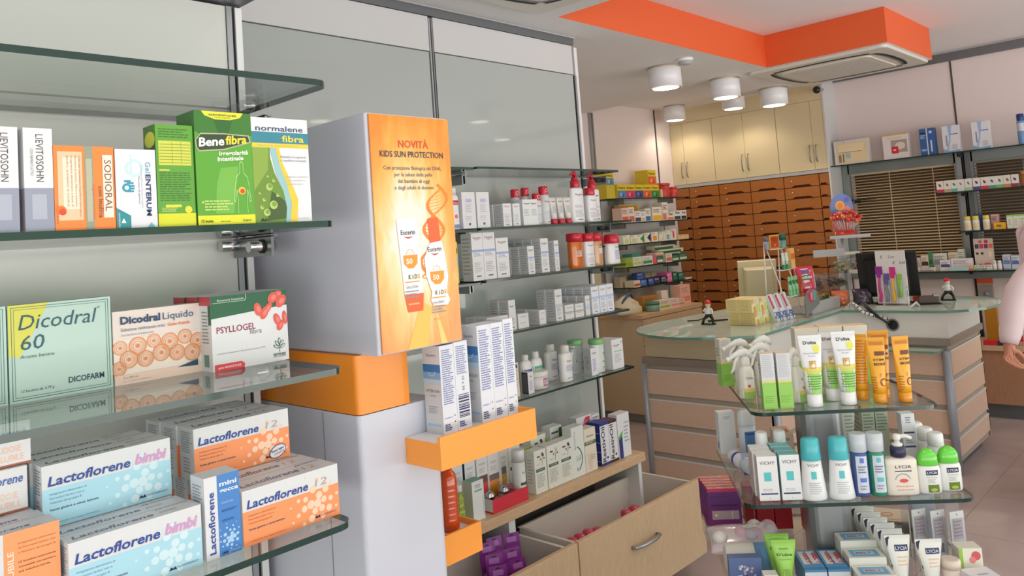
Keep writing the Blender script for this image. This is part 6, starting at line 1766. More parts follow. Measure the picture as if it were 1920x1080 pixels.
g = G(); g.box(-.27, -.12, .325, -.02, .06, .332, 'clear_plastic'); g.box(-.28, -.125, .322, -.06, -.12, .372, 'light_grey'); g.box(-.06, -.126, .326, .05, -.121, .346, 'off_white'); tower(g, 'shelf')
g = G(); g.box(-.13, -.12, .20, .13, .06, .206, 'clear_plastic'); g.box(-.04, -.124, .195, .10, -.12, .222, 'off_white'); tower(g, 'shelf')
BINS = ((-.115, .010, -.11, .0, .207, .30), (.020, .145, -.11, .0, .207, .30), (-.36, -.20, -.12, .0, .085, .20), (-.19, -.03, -.13, -.01, .085, .20))
for k, (x0, x1, y0, y1, z0, z1) in enumerate(BINS):
    g = G()
    g.poly([(x0 + .01, y0, z0), (x1 - .01, y0, z0), (x1, y0 - .02, z1), (x0, y0 - .02, z1)], 'clear_plastic'); g.poly([(x0 + .01, y0, z0), (x0, y0 - .02, z1), (x0, y1, z1), (x0 + .01, y1, z0)], 'clear_plastic'); g.poly([(x1 - .01, y0, z0), (x1 - .01, y1, z0), (x1, y1, z1), (x1, y0 - .02, z1)], 'clear_plastic'); g.poly([(x0 + .01, y1, z0), (x0, y1, z1), (x1, y1, z1), (x1 - .01, y1, z0)], 'clear_plastic'); g.poly([(x0 + .01, y0, z0), (x0 + .01, y1, z0), (x1 - .01, y1, z0), (x1 - .01, y0, z0)], 'clear_plastic'); g.tube([(x0, y0 - .02, z1), (x1, y0 - .02, z1), (x1, y1, z1), (x0, y1, z1)], .003, 'clear_plastic', 6, closed=True)
    tower(g, 'bin')
def sweets(lb, x0, x1, y0, y1, z0, z1, cols, n, r_):
    g = G(); rd = random.Random(int(x0 * 100) + n)
    for i in range(n):
        c = rd.choice(cols)
        p = (rd.uniform(x0 + r_ + .008, x1 - r_ - .008), rd.uniform(y0 + r_ + .002, y1 - r_ - .002), z0 + r_ + (z1 - z0 - 2 * r_) * rd.random())
        g.ball(p, r_, ink(c, .25, .3), 7, 5, .8)
    g.build('loose_sweets', None, (PX, PY, CZ), TA, label=lb, cat='sweets', kind='stuff')
sweets('pale green wrapped sweets in the left clear bin on the pole', *BINS[0][:4], .208, .285, ((150, 140, 90), (170, 160, 110), (196, 186, 140)), 50, .014)
sweets('red and white wrapped sweets in the right clear bin on the pole', *BINS[1][:4], .208, .285, ((190, 60, 70), (226, 216, 210), (150, 60, 60), (206, 150, 130)), 50, .014)
sweets('black liquorice sweets in the left dark bin', *BINS[2][:4], .087, .185, ((40, 36, 36), (60, 50, 46), (90, 70, 60), (50, 60, 50)), 90, .015)
sweets('dark wrapped sweets in the bin under the clear pair', *BINS[3][:4], .102, .18, ((34, 32, 34), (70, 60, 50), (110, 90, 60)), 60, .014)
sweets('green wrapped sweets heaped in the low front tray', -.33, -.20, -.20, -.13, .008, .085, ((120, 126, 80), (150, 150, 110), (90, 110, 60)), 60, .015)
pillow_bag('bag of orange sweets standing at the counter corner', (5.30, 2.06, CZ), R(-40), .12, .10, .07, (206, 110, 70), lambda f: [f.circ(random.Random(i).random() * .8 + .1, random.Random(i + 50).random() * .7 + .15, .008, ink(((226, 130, 80), (196, 84, 60), (236, 170, 130))[i % 3]), 2, 8) for i in range(26)])
pillow_bag('bag of dark purple sweets beside the orange bag', (5.385, 1.945, CZ), R(-60), .13, .105, .08, (66, 50, 74), lambda f: [f.circ(random.Random(i + 9).random() * .8 + .1, random.Random(i + 70).random() * .7 + .15, .007, ink(((120, 100, 130), (40, 34, 46), (170, 160, 180))[i % 3]), 2, 8) for i in range(30)])
# lollipop stand
LX, LY, LZ = 5.60, 2.09, CZ + .453
t = thing('lollipop_stand', 'red lollipop stand with a blue and orange sign on top of the pole', 'lollipop stand', (LX, LY, LZ), TA)
g = G(); g.lathe([(.075, 0), (.078, .003), (.062, .035), (.05, .036)], ink((206, 50, 40), .35), (0, 0, 0), 18); g.build('base', t)
g = G(); n = 22
g.grid([[(.085 * math.cos(2 * math.pi * k / n), yy, .20 + .10 * math.sin(2 * math.pi * k / n)) for k in range(n)] for yy in (.03, .034)], ink((110, 130, 196)), smooth=False)
g.box(-.08, .03, .03, .08, .034, .16, ink((214, 120, 110)))
f = Face(g, (-.08, .0295, .03), (1, 0, 0), (0, 0, 1), .16, .28); f.circ(.42, .66, .034, ink((240, 176, 60)), 2); f.circ(.42, .66, .022, ink((236, 130, 50)), 3); f.circ(.72, .56, .026, ink((226, 130, 110)), 2); f.circ(.55, .45, .02, ink((206, 60, 60)), 3); f.circ(.25, .42, .024, ink((236, 160, 130)), 2); f.circ(.75, .8, .02, ink((90, 100, 190)), 2); f.circ(.7, .36, .018, ink((226, 206, 206)), 3)
g.build('sign', t)
rd = random.Random(12)
for i in range(22):
    a = -math.pi * (.02 + .96 * (i % 11) / 10) + TA ; tier = i // 11
    dx, dy = math.cos(a), math.sin(a)
    b0 = (LX + dx * .045, LY + dy * .045, LZ + .037)
    L = .075 + .03 * tier
    b1 = (LX + dx * (.098 - .03 * tier), LY + dy * (.098 - .03 * tier) , LZ + .037 + L + rd.uniform(-.02, .02))
    t = thing('lollipop', 'red and yellow wrapped lollipop on a white stick in the red stand', 'lollipop', b0, 0, 'lollipops in the red stand')
    g = G(); g.tube([(0, 0, 0), (b1[0] - b0[0], b1[1] - b0[1], b1[2] - b0[2])], .0022, 'white', 6); g.build('stick', t)
    g = G(); g.ball((b1[0] - b0[0], b1[1] - b0[1], b1[2] - b0[2] + .010), .0175, ink(((206, 70, 50), (220, 110, 60), (190, 50, 60))[i % 3], .25, .4), 10, 7); g.build('sweet', t)
# price board with toothbrushes
t = thing('price_board', 'white board with handwritten euro prices holding toothbrushes', 'price board', (5.27, 1.715, CZ), R(-94))
g = G(); g.box(-.09, 0, .018, .095, .005, .352, 'white_gloss'); f = g.face('front', -.09, 0, .018, .095, .005, .352); hb = ink((60, 60, 76))
f.text('€', .16, .86, .08, hb, 2, shear=.2); f.text('2.oo', .42, .865, .22, hb, 2, shear=.3); f.text('€', .56, .745, .08, hb, 2, shear=.2); f.text('3.60', .78, .75, .20, hb, 2, shear=.3)
for i in range(3): f.text(('12', '18', '3')[i], .93, .30 - .08 * i, .05, hb, 2)
g.build('board', t, bevel=.0015)
g = G(); g.box(-.09, -.06, 0, .10, .05, .006, 'white_gloss'); g.cyl((-.06, -.002, .006), (-.06, -.002, .03), .004, 'white_gloss', 8); g.cyl((.09, -.002, .006), (.09, -.002, .05), .004, 'white_gloss', 8); g.build('base', t)
def hang_brush(lb, u, c1, c2, h0=.03, h1=.20, w=.046):
    a = R(-94); ox, oy = math.cos(a) * u - math.sin(a) * -.012, math.sin(a) * u + math.cos(a) * -.012
    t = thing('toothbrush_pack', lb, 'toothbrush pack', (5.27 + ox, 1.715 + oy, CZ + .02), a)
    g = G(); g.box(-w / 2, .004, h0, w / 2, .006, h1 + .025, ink((214, 210, 220))); f = g.face('front', -w / 2, .004, h0, w / 2, .006, h1 + .025); f.rect(0, .78, 1, 1, ink(c1)); f.rect(.2, .4, .9, .6, ink((226, 220, 226)), 2); g.build('card', t)
    g = G(); g.tube([(-.004, 0, h0 + .01), (.003, -.003, h0 + .05), (-.002, -.003, h0 + .10), (.002, 0, h1 - .02)], [.011, .010, .008, .006], ink(c2, .3), 8); g.box(-.012, -.008, h1 - .045, .012, 0, h1 - .01, ink(c1)); g.build('brush', t)
hang_brush('purple topped toothbrush pack at the left of the price board', -.072, (150, 50, 150), (206, 60, 140), 0, .21)
hang_brush('grey and blue toothbrush pack on the price board', -.028, (110, 96, 170), (130, 140, 150), .0, .165, .034)
hang_brush('pink and yellow toothbrush pack in the middle of the price board', .012, (214, 50, 140), (236, 190, 60), .0, .205, .038)
hang_brush('lime green toothbrush pack at the right of the price board', .052, (150, 206, 90), (120, 196, 70), .03, .16, .03)
# card terminal, figurines, wires and small clutter
t = thing('card_terminal', 'brown and silver card terminal on the right part of the counter', 'card terminal', (5.43, 1.56, CZ), R(-70))
g = G(); g.box(-.06, -.045, .004, .06, .045, .05, ink((96, 82, 78))); o = g.build('body', t, bevel=.01); g = G(); g.box(.03, -.04, .05, .06, .03, .062, 'light_grey'); g.build('screen', t); g = G(); g.box(-.07, -.05, 0, .07, .05, .004, 'black_plastic'); g.build('base', t)
def figurine(lb, x, y, rz):
    t = thing('figurine', lb, 'figurine', (x, y, CZ), rz)
    g = G()
    for s_ in (-1, 1): g.tube([(s_ * .038, -.02, 0), (s_ * .03, -.01, .03), (s_ * .012, 0, .05)], [.008, .008, .012], 'black_plastic', 8)
    g.box(-.04, -.03, 0, .04, .012, .006, 'black_plastic'); g.tube([(0, 0, .045), (0, 0, .062)], [.022, .020], 'black_plastic', 12); g.build('base', t)
    g = G(); g.lathe([(.020, .062), (.024, .07), (.018, .098), (.010, .104)], 'white', (0, 0, 0), 14); g.tube([(.018, 0, .092), (.032, -.01, .080), (.034, -.014, .064)], [.007, .006, .005], 'white', 8); g.tube([(-.018, 0, .092), (-.03, -.01, .078)], [.007, .006], 'white', 8); g.build('coat', t)
    g = G(); g.ball((0, 0, .118), .017, ink((226, 206, 190)), 12, 8); g.build('head', t)
    g = G(); g.lathe([(.0205, .124), (.021, .127), (.017, .138), (.006, .145), (1e-5, .146)], ink((206, 40, 50), .35), (0, 0, 0), 14); g.build('cap', t)
figurine('small figurine in a red cap and white coat on the right counter arm', 5.654, 1.50, R(-90))
figurine('small figurine in a red cap and white coat on the left counter end', 4.27, 2.46, R(-90))
g = G(); g.tube([(4.35, 2.66, CZ + .006), (4.38, 2.60, CZ + .008), (4.46, 2.58, CZ + .02), (4.56, 2.60, CZ + .008)], .004, 'black_plastic', 8); g.build('pen_cable', label='thin black cable lying on the left counter end', cat='cable')
g = G(); g.tube([(4.36, 2.52, CZ + .006), (4.46, 2.44, CZ + .006)], [.006, .005], 'slot_black', 8); g.build('pen', label='black pen on the left counter end near the figurine', cat='pen')
g = G(); g.lathe([(.055, 0), (.055, .012), (.03, .022), (1e-5, .024)], 'slot_black', (0, 0, 0), 18, 1, .7); g.build('scanner', loc=(4.56, 2.36, CZ), label='flat black scanner lying behind the cream cartons', cat='scanner')
g = G(); g.box(-.05, -.05, 0, .05, .05, .01, ink((226, 160, 170))); g.build('note_pad', loc=(4.46, 2.35, CZ), label='pink note pad beside the flat black scanner', cat='note pad')
g = G(); g.tube([(5.33, 1.60, CZ + .005), (5.40, 1.66, CZ + .015), (5.47, 1.64, CZ + .006), (5.52, 1.70, CZ + .006)], .004, 'black_plastic', 8); g.build('terminal_cable', label='black cable looping behind the card terminal', cat='cable')
g = G(); g.tube([(5.20, 1.60, CZ + .004), (5.24, 1.575, CZ + .03), (5.28, 1.57, CZ + .004), (5.31, 1.60, CZ + .004)], .006, 'white', 8); g.build('white_cable', label='white plastic loop at the foot of the price board', cat='cable')
tiny('small red carton behind the card terminal', 5.62, 1.66, CZ, .05, .04, .03, (206, 50, 50))

# ------------------------------------------------------------------ right wall shelves (fronts face the viewer)
BQ = R(-90)
def wallbox(lb, yc, zz, w, d, h, c, pr=None, x=6.80, group=None, **k):
    return carton(lb, w, d, h, c, (x, yc, zz), BQ, pr, group, bevel=0, **k)
z = 1.976
wallbox('white framed gift box with a cream pouch, left end of the top right shelf', 2.43, z, .285, .06, .205, (216, 210, 204), lambda F: (F['front'].rect(.08, .08, .94, .88, ink((226, 206, 166))), F['front'].fpoly([(.1, .85), (.9, .85), (.84, .52), (.14, .52)], ink((236, 216, 178)), 2), F['front'].rect(.1, .50, .8, .52, ink((150, 110, 80)), 3), F['front'].circ(.4, .36, .024, ink((150, 190, 206)), 3), F['front'].rect(.12, .1, .2, .42, ink((150, 120, 110)), 3), F['front'].rect(.24, .1, .28, .45, ink((120, 96, 90)), 3), F['front'].circ(.3, .94, .004, ink((60, 60, 110)), 2)))
wallbox('white box with a window and a red square on the top right shelf', 2.076, z, .194, .07, .202, (226, 218, 218), lambda F: (F['front'].rect(.32, .25, .96, .76, ink((170, 156, 146))), F['front'].circ(.68, .52, .04, ink((222, 210, 196)), 2, 14, .03), F['front'].rect(.34, .22, .60, .50, ink((206, 40, 56)), 3), F['front'].circ(.46, .36, .012, ink((236, 190, 196)), 4, 10, .008), F['front'].text('thermobaby', .2, .82, .55, ink((206, 160, 170)), 2), F['front'].rect(0, .955, 1, 1, ink((226, 180, 60)), 2)))
wallbox('blue electric toothbrush box on the top right shelf', 1.836, z, .110, .06, .214, (50, 96, 160), lambda F: (F['front'].rect(.46, 0, .54, 1, ink((206, 214, 226))), F['front'].rect(.05, .8, .42, .86, ink((20, 40, 90)), 2), fine(F['front'], .06, .6, .42, .76, 3, (190, 206, 230), 3, 2), F['front'].circ(.24, .2, .02, ink((150, 176, 210)), 2, 12, .01), F['front'].rect(.70, .12, .80, .55, ink((214, 220, 230)), 2), F['front'].circ(.75, .85, .012, ink((190, 206, 226)), 2)), left=(60, 90, 130))
def pr_om(F):
    f = F['front']
    f.fpoly([(.35, 1), (.6, 1), (.45, .4), (.3, .1), (.2, .1), (.4, .5)], ink((150, 186, 226))); f.fpoly([(0, 0), (1, 0), (1, .1), (.4, .06), (0, .16)], ink((140, 180, 216)), 2); f.rect(.5, .66, .95, .69, ink((60, 110, 180)), 3); f.rect(.55, .12, .86, .3, ink((196, 196, 206)), 3); f.rect(.2, .25, .28, .65, ink((130, 140, 170)), 3)
o = wallbox('white and blue device box, left of two on the top right shelf', 1.667, z, .118, .06, .211, (222, 222, 228), pr_om, left=(190, 160, 160)); dup_obj(o, (6.80, 1.460, z), 'white and blue device box, right of two on the top right shelf')
lathe_bottle('spray_can', 'blue capped spray can at the right edge of the top right shelf', 'spray can', (6.83, 1.20, z), [(.027, 0), (.028, .004), (.028, .17), (.022, .18)], ink((110, 150, 200), .3), [(.024, .18), (.025, .182), (.025, .226), (.022, .229)], ink((36, 56, 120), .3), 18, label=lambda g: el(g, .056, .06, .10, .028, .028).rect(.05, 0, .95, 1, ink((206, 210, 222))), rz=BQ)
z = 1.669
P2 = [(1.774, (206, 50, 84), 'white and red'), (1.7215, (190, 170, 140), 'white and tan'), (1.6745, (110, 180, 170), 'teal'), (1.628, (214, 220, 214), 'plain white'), (1.575, (170, 196, 170), 'white and pale green'), (1.520, (90, 70, 150), 'purple and white'), (1.467, (206, 60, 80), 'white with a cherry picture'), (1.417, (96, 150, 130), 'white with a sage foot'), (1.367, (130, 176, 120), 'white with a green leaf'), (1.316, (206, 140, 90), 'white with an orange leaf'), (1.269, (150, 60, 90), 'white with a dark berry picture')]
for i, (yc, c, nm) in enumerate(P2):
    wallbox('small %s carton in the row over the grey blind' % nm, yc, z, .050 if i != 2 else .042, .05, .092, (224, 222, 218), lambda F, c=c, i=i: (F['front'].rect(0, 0, 1, .28, ink(c)), F['front'].circ(.5, .62, .008, ink(tuple(int(v * .7) for v in c)), 2, 8, .014, .5)), 6.775, group='small cartons over the grey blind')
lathe_bottle('glass_jar', 'brown glass jar at the right end of the small carton row', 'jar', (6.80, 1.215, z), [(.022, 0), (.024, .003), (.024, .075), (.018, .085)], ink((150, 96, 50), .2), [(.02, .085), (.02, .112)], ink((176, 130, 80), .35), 16)
z = 1.362
for yc, lb in ((1.614, 'white jar with a yellow cap, left of three'), (1.558, 'white jar with a yellow cap, middle of three'), (1.488, 'white jar with a yellow cap, right of three')):
    lathe_bottle('supplement_jar', lb, 'jar', (6.80, yc, z), [(.022, 0), (.024, .003), (.024, .075), (.019, .083)], ink((226, 224, 220), .3), [(.021, .083), (.022, .085), (.022, .106), (.019, .11)], ink((226, 206, 70), .35), 16, label=lambda g: (lambda f: (f.rect(.05, .05, .95, .85, ink((226, 206, 170))), f.circ(.5, .35, .010, ink((206, 170, 70)), 2)))(el(g, .048, .065, .006, .024, .024)), group='yellow capped jars', rz=BQ)
wallbox('rose pink carton behind the yellow box', 1.437, z, .052, .05, .112, (216, 170, 170), pr_p((196, 140, 150)), 6.83)
wallbox('yellow orange box lying in front of the rose pink carton', 1.400, z, .076, .045, .05, (236, 170, 40), lambda F: F['front'].circ(.45, .5, .018, ink((120, 120, 50)), 1, 12, .010), 6.775)
for yc, w, lb in ((1.333, .040, 'white carton with a lime top, left of three near the person'), (1.293, .036, 'white carton with a lime top, middle of three near the person'), (1.252, .044, 'white carton with a lime top, right of three near the person')):
    wallbox(lb, yc, z, w, .05, .102, (222, 226, 214), lambda F: (F['front'].rect(0, .88, 1, 1, ink((150, 200, 90))), fine(F['front'], .2, .2, .8, .7, 5, (170, 180, 160), 3)), 6.79)
wallbox('blue carton behind the yellow capped jars', 1.56, z, .06, .04, .122, (50, 80, 140), None, 6.86)
z = 1.059
for yc, w, h, d, x, c, c2, lb in ((2.053, .050, .138, .05, 6.83, (96, 160, 206), (60, 110, 170), 'light blue carton beside the black screen on the lowest right shelf'), (2.007, .038, .102, .05, 6.83, (206, 196, 190), (190, 150, 140), 'narrow beige carton on the lowest right shelf'), (1.956, .054, .122, .05, 6.83, (222, 206, 190), (60, 50, 50), 'cream carton with a dark dot on the lowest right shelf'), (1.914, .027, .150, .05, 6.83, (60, 130, 80), (40, 100, 60), 'thin green carton on the lowest right shelf'), (1.850, .10, .135, .05, 6.85, (216, 214, 204), (160, 150, 170), 'wide pale carton on the lowest right shelf'), (1.757, .067, .139, .05, 6.86, (214, 196, 170), (226, 190, 50), 'tan and yellow carton on the lowest right shelf'), (1.700, .044, .162, .05, 6.86, (196, 206, 190), (150, 166, 150), 'pale green striped carton on the lowest right shelf'), (1.800, .074, .083, .05, 6.79, (224, 222, 232), (80, 76, 130), 'small white carton with a navy mark on the lowest right shelf'), (1.686, .145, .092, .05, 6.79, (226, 220, 226), (206, 190, 200), 'long white carton with pink print on the lowest right shelf'), (1.391, .050, .109, .05, 6.83, (196, 206, 226), (110, 130, 190), 'pale blue carton right of the display card'), (1.335, .05, .10, .05, 6.83, (206, 212, 226), (90, 110, 180), 'pale blue carton half hidden by the person')):
    wallbox(lb, yc, z, w, d, h, c, pr_p(c2, '', (130, 130, 140), .3, .6), x)
wallbox('low white carton lying at the front of the lowest right shelf', 1.93, z, .12, .04, .03, (220, 212, 212), pr_p((150, 130, 140)), 6.76)
wallbox('low teal edged carton lying under the long white carton', 1.70, z, .13, .025, .028, (170, 206, 206), None, 6.755)
def pr_card(F):
    f = F['front']
    f.rect(0, 0, 1, 1, ink((206, 190, 180))); f.circ(.35, .9, .012, ink((206, 90, 80)), 2); f.circ(.65, .9, .014, ink((196, 50, 70)), 2)
    for i, c in enumerate(((60, 70, 110), (206, 60, 80), (110, 60, 110), (226, 110, 80))): f.rect(.06 + i * .235, .68, .26 + i * .235, .82, ink(c), 2)
    f.circ(.15, .52, .010, ink((70, 50, 50)), 2); f.circ(.4, .52, .010, ink((60, 40, 50)), 2); f.circ(.8, .5, .012, ink((226, 206, 190)), 2, 12, .024); f.circ(.3, .14, .012, ink((190, 90, 80)), 2); f.circ(.62, .16, .026, ink((226, 90, 110)), 2, 14, .014)
wallbox('colourful cardboard display card with faces on the lowest right shelf', 1.536, z, .132, .006, .236, (206, 190, 180), pr_card, 6.84)
for i, yc in enumerate((1.620, 1.578, 1.537, 1.496)): wallbox('tiny %s carton lying in front of the display card' % ('orange and white', 'white and green', 'white and grey', 'plain pale')[i], yc, z, .036, .03, .039, ((236, 190, 160), (214, 222, 206), (216, 214, 206), (222, 222, 212))[i], pr_p(((226, 110, 80), (120, 160, 110), (140, 140, 130), (196, 196, 180))[i]), 6.765)
for yc, lb in ((1.462, 'small white pill bottle left of its twin by the display card'), (1.430, 'small white pill bottle right of its twin by the display card')): lathe_bottle('pill_bottle', lb, 'bottle', (6.79, yc, z), [(.013, 0), (.0145, .002), (.0145, .048)], ink((222, 216, 222), .3), [(.012, .048), (.012, .066), (.010, .069)], 'cap_white', 14)
t = thing('toy_pack', 'clear toy pack with an orange top hanging under the lowest right shelf', 'toy pack', (6.985, 1.585, .76), BQ)
g = G(); g.box(-.055, -.004, .18, .055, 0, .235, ink((226, 100, 50))); g.box(-.055, -.004, 0, .055, 0, .18, ink((190, 176, 170))); g.build('card', t); g = G(); g.box(-.05, -.03, .01, .05, -.005, .17, 'clear_film'); g.build('blister', t); g = G(); g.ball((0, -.018, .05), .022, ink((206, 190, 120)), 10, 6); g.ball((.01, -.018, .10), .016, ink((150, 170, 200)), 10, 6); g.build('toy', t)
wallbox('flat blue pack under the shelf beside the person', 1.40, .80, .05, .004, .16, (60, 80, 150), None, 6.99)
for y, c, w, lb in ((1.50, (206, 40, 50), .09, 'flat red box on the right base cabinet behind the hand'), (1.40, (60, 50, 70), .11, 'flat dark box on the right base cabinet behind the hand'), (1.22, (220, 222, 216), .07, 'white box with green lines on the right base cabinet')): wallbox(lb, y, .526, w, .09, .03 if 'flat' in lb else .07, c, None, 6.57)
wallbox('tall amber carton standing on the right base cabinet', 1.53, .526, .08, .05, .28, (176, 120, 30), None, 6.80); wallbox('white and red carton behind the arm on the right base cabinet', 1.36, .526, .08, .06, .13, (220, 200, 196), pr_p((206, 50, 60)), 6.75)
# ------------------------------------------------------------------ glass display stand in the foreground
SX, SY, SA = 2.159, .923, R(-53.33)
SU, SD = (.5972, -.8021), (.8021, .5972)
def SW(u, v, z): return (SX + u * SU[0] + v * SD[0], SY + u * SU[1] + v * SD[1], z)
T1, T2, T3 = 1.07, .86, .63
t = thing('display_stand', 'three tier square glass display stand on a grey metal column', 'display stand', (SX, SY, 0), SA)
g = G(); g.prism(rounded(-.075, -.095, .035, .015, .03), .02, T1 - .011, 'column_metal'); g.build('column', t)
g = G(); g.prism(rounded(-.26, -.30, .26, .28, .06), 0, .022, 'aluminium_dark'); g.build('base', t)
for z, h in ((T1, .225), (T2, .27), (T3, .315)):
    g = G(); g.prism(rounded(-h + .005, -h, h + .005, h, .035), -.009, 0, 'glass_face', 'glass_edge'); g.build('tier', t, (0, 0, z))
g = G(); g.box(-.33, .10, 0, -.326, .20, .05, 'clear_plastic'); o = g.build('tier_lip', t, (0, 0, T3 + .001))
def sc_(lb, u, v, z, w, d, h, c, pr=None, group=None, yaw=0, **k):
    return carton(lb, w, d, h, c, SW(u, v, z + .001), SA + R(yaw), pr, group, **k)
# top tier: cartons, trigger sprays, tubes
LIME = (146, 200, 90)
def pr_lime(F):
    for k in ('front', 'left'):
        f = F[k]
        f.rect(0, 0, 1, .48, ink(LIME)); f.fpoly([(0, .46), (.3, .50), (.6, .47), (1, .49), (1, .52), (.6, .50), (.3, .53), (0, .49)], ink((226, 206, 110)), 2)
        if k == 'front': fine(f, .1, .56, .9, .97, 12, (186, 190, 196), 6, 2, .5); fine(f, .1, .1, .9, .24, 4, (120, 176, 70), 3, 2)
        else: fine(f, .2, .6, .7, .8, 3, (120, 126, 110), 3)
    F['top'].rect(.05, .1, .95, .9, ink((236, 206, 166)))
G1 = 'lime and white sun care cartons'
sc_('lime and white carton at the front corner of the top tier, left of two', -.168, -.195, T1, .034, .034, .141, (206, 208, 212), pr_lime, G1)
sc_('lime and white carton beside its twin at the front of the top tier', -.128, -.195, T1, .034, .034, .140, (206, 208, 212), pr_lime, G1)
sc_('lime and white carton alone at the back left corner of the top tier', -.225, .125, T1, .036, .036, .138, (216, 212, 196), pr_lime, G1, 14)
def trigger(lb, u, v, yaw, h=.15, w=.044):
    t = thing('trigger_spray', lb, 'spray bottle', SW(u, v, T1 + .001), SA + R(yaw), 'white trigger sprays on the top tier')
    r_ = w / 2; sh = h * .50
    g = G(); g.lathe([(r_ * .95, 0), (r_, .003), (r_, sh), (r_ * .85, sh + .010), (r_ * .5, sh + .018), (.010, sh + .02)], ink((228, 226, 216), .3, .2), (0, 0, 0), 20); f = el(g, w, sh, 0, r_, r_); f.rect(.02, 0.02, .98, .30, ink((150, 196, 96))); f.rect(.02, .28, .98, .40, ink((226, 206, 100)), 2); f.text('Doliva', .5, .76, .5, ink((70, 76, 60)), 3, align='c'); f.circ(.4, .5, .004, ink((206, 90, 60)), 3); g.build('body', t)
    g = G(); g.lathe([(.013, sh + .018), (.0135, sh + .02), (.0135, sh + .036), (.009, sh + .040), (.008, h * .80)], 'cap_white', (0, 0, 0), 16); g.build('collar', t)
    g = G()
    zt = h * .80
    rings = []
    for (x, a, b, zz) in ((.024, .005, .007, zt - .004), (.016, .008, .011, zt + .004), (.002, .009, .012, zt + .010), (-.014, .0085, .010, zt + .010), (-.032, .007, .007, zt + .004), (-.048, .0055, .0055, zt - .004)):
        rings.append([(x, a * math.cos(2 * math.pi * k / 12), zz + b * math.sin(2 * math.pi * k / 12)) for k in range(12)])
    g.grid(rings, 'cap_white'); g.cyl((-.046, 0, zt - .003), (-.055, 0, zt - .008), .0068, 'cap_white', 10); g.build('spray_head', t)
    g = G(); g.tube([(-.016, 0, zt + .004), (-.030, 0, zt - .014), (-.036, 0, zt - .034), (-.044, 0, zt - .042)], [.005, .005, .004, .003], 'cap_white', 8); g.build('trigger', t)
    return t
trigger('white trigger spray nearest the back left carton', -.192, .055, 10, .158, .046)
trigger('white trigger spray at the left edge behind the front cartons', -.200, -.045, 20, .142, .044)
trigger('white trigger spray behind the two front lime cartons', -.150, -.02, 35, .156, .044)
trigger('white trigger spray between the lime cartons and the large tubes', -.085, -.115, 60, .150, .044)
trigger('white trigger spray far back in the middle of the top tier', -.125, .06, 30, .165, .044)
def pr_doliva(big=True):
    def pr(f):
        f.rect(.02, 0, .98, .36, ink((150, 206, 104))); f.rect(.02, .35, .98, .43, ink((206, 206, 100)), 1); f.rect(.02, .41, .98, .46, ink((222, 206, 110)), 2)
        f.circ(.72, .80, .009, ink((226, 224, 120)), 2, 16); f.circ(.74, .76, .008, ink((222, 222, 90)), 3, 14)
        f.text("D'oliva", .48, .855, .56, ink((46, 50, 46)), 5, align='c', height=.055, bold=.02)
        f.text('Dermo-Protective', .5, .69, .62, ink((110, 114, 120)), 4, align='c', height=.022); f.text('Sun Care', .5, .645, .28, ink((110, 114, 120)), 4, align='c', height=.022)
        f.rect(.37, .44, .63, .57, ink((150, 130, 90)), 4); f.rect(.385, .448, .615, .562, ink((226, 190, 110)), 5); f.circ(.53, .49, .004, ink((240, 236, 226)), 6); f.circ(.46, .53, .0035, ink((206, 140, 80)), 6)
        for i in range(6): f.rect(.22 + .03 * (i % 2), .30 - i * .042, .86 - .04 * (i % 3), .312 - i * .042, ink((84, 140, 60)), 4)
    return pr
squeeze_tube('large white and green sun care tube, left one at the front of the top tier', SW(-.055, -.178, T1 + .001), .058, .036, .178, (226, 227, 232), (230, 230, 234), .032, SA, pr_doliva(), capr=.019, crimp=(226, 228, 234), group='large white and green tubes')
squeeze_tube('large white and green sun care tube, right one at the front of the top tier', SW(.030, -.170, T1 + .001), .060, .036, .182, (226, 227, 232), (230, 230, 234), .032, SA, pr_doliva(), capr=.019, crimp=(226, 228, 234), group='large white and green tubes')
squeeze_tube('large white and green sun care tube peeking out behind the right front one', SW(.008, -.118, T1 + .001), .056, .036, .176, (224, 224, 224), (230, 230, 234), .032, SA, pr_doliva(), capr=.019, group='large white and green tubes')
BRN = (110, 60, 30)
def pr_stim(f):
    f.rect(.02, .86, .98, .97, ink((226, 150, 30)), 1); f.rect(.15, .87, .9, .93, ink((190, 120, 30)), 2)
    f.rect(.38, .68, .92, .755, ink(BRN), 2); f.text('STIM', .28, .585, .58, ink((76, 50, 30)), 3, height=.04, bold=.02); f.text('BRONZ', .30, .505, .66, ink((76, 50, 30)), 3, height=.045, bold=.03)
    f.circ(.72, .20, .008, ink(BRN), 3, 16, .010); f.fpoly([(.64, .19), (.8, .19), (.72, .24)], ink((236, 200, 140)), 4); f.text('Gel', .62, .30, .2, ink((120, 80, 30)), 3, height=.03, rot=80); fine(f, .12, .02, .4, .30, 6, (190, 120, 30), 4, 2)
SO = (236, 166, 30)
for u, v, w, h, yaw, lb in ((.108, -.168, .044, .162, -10, 'yellow orange tanning tube in front beside the large white tube'), (.168, -.170, .042, .162, 6, 'yellow orange tanning tube standing apart at the right end of the top tier'), (.132, -.118, .052, .172, 0, 'taller yellow orange tanning tube in the second row'), (.078, -.125, .044, .166, -25, 'yellow orange tanning tube turned to show its small print')):
    squeeze_tube(lb, SW(u, v, T1 + .001), w, .032, h, SO, (226, 150, 26), .024, SA + R(yaw), pr_stim if 'print' not in lb else (lambda f: fine(f, .05, .1, .95, .9, 16, (190, 120, 40), 6)), 'yellow orange tanning tubes', crimp=(226, 160, 40))
for u, w, h, lb in ((-.006, .066, .166, 'white carton with a peach top behind the left large tube'), (.060, .064, .168, 'white carton with a peach top in the middle of the back row'), (.128, .064, .166, 'white carton with a peach top behind the tanning tubes')):
    sc_(lb, u, .055, T1, w, .05, h, (224, 220, 206), lambda F: F['front'].rect(0, 0, 1, .45, ink(LIME)), 'peach topped cartons', top=(236, 206, 166))
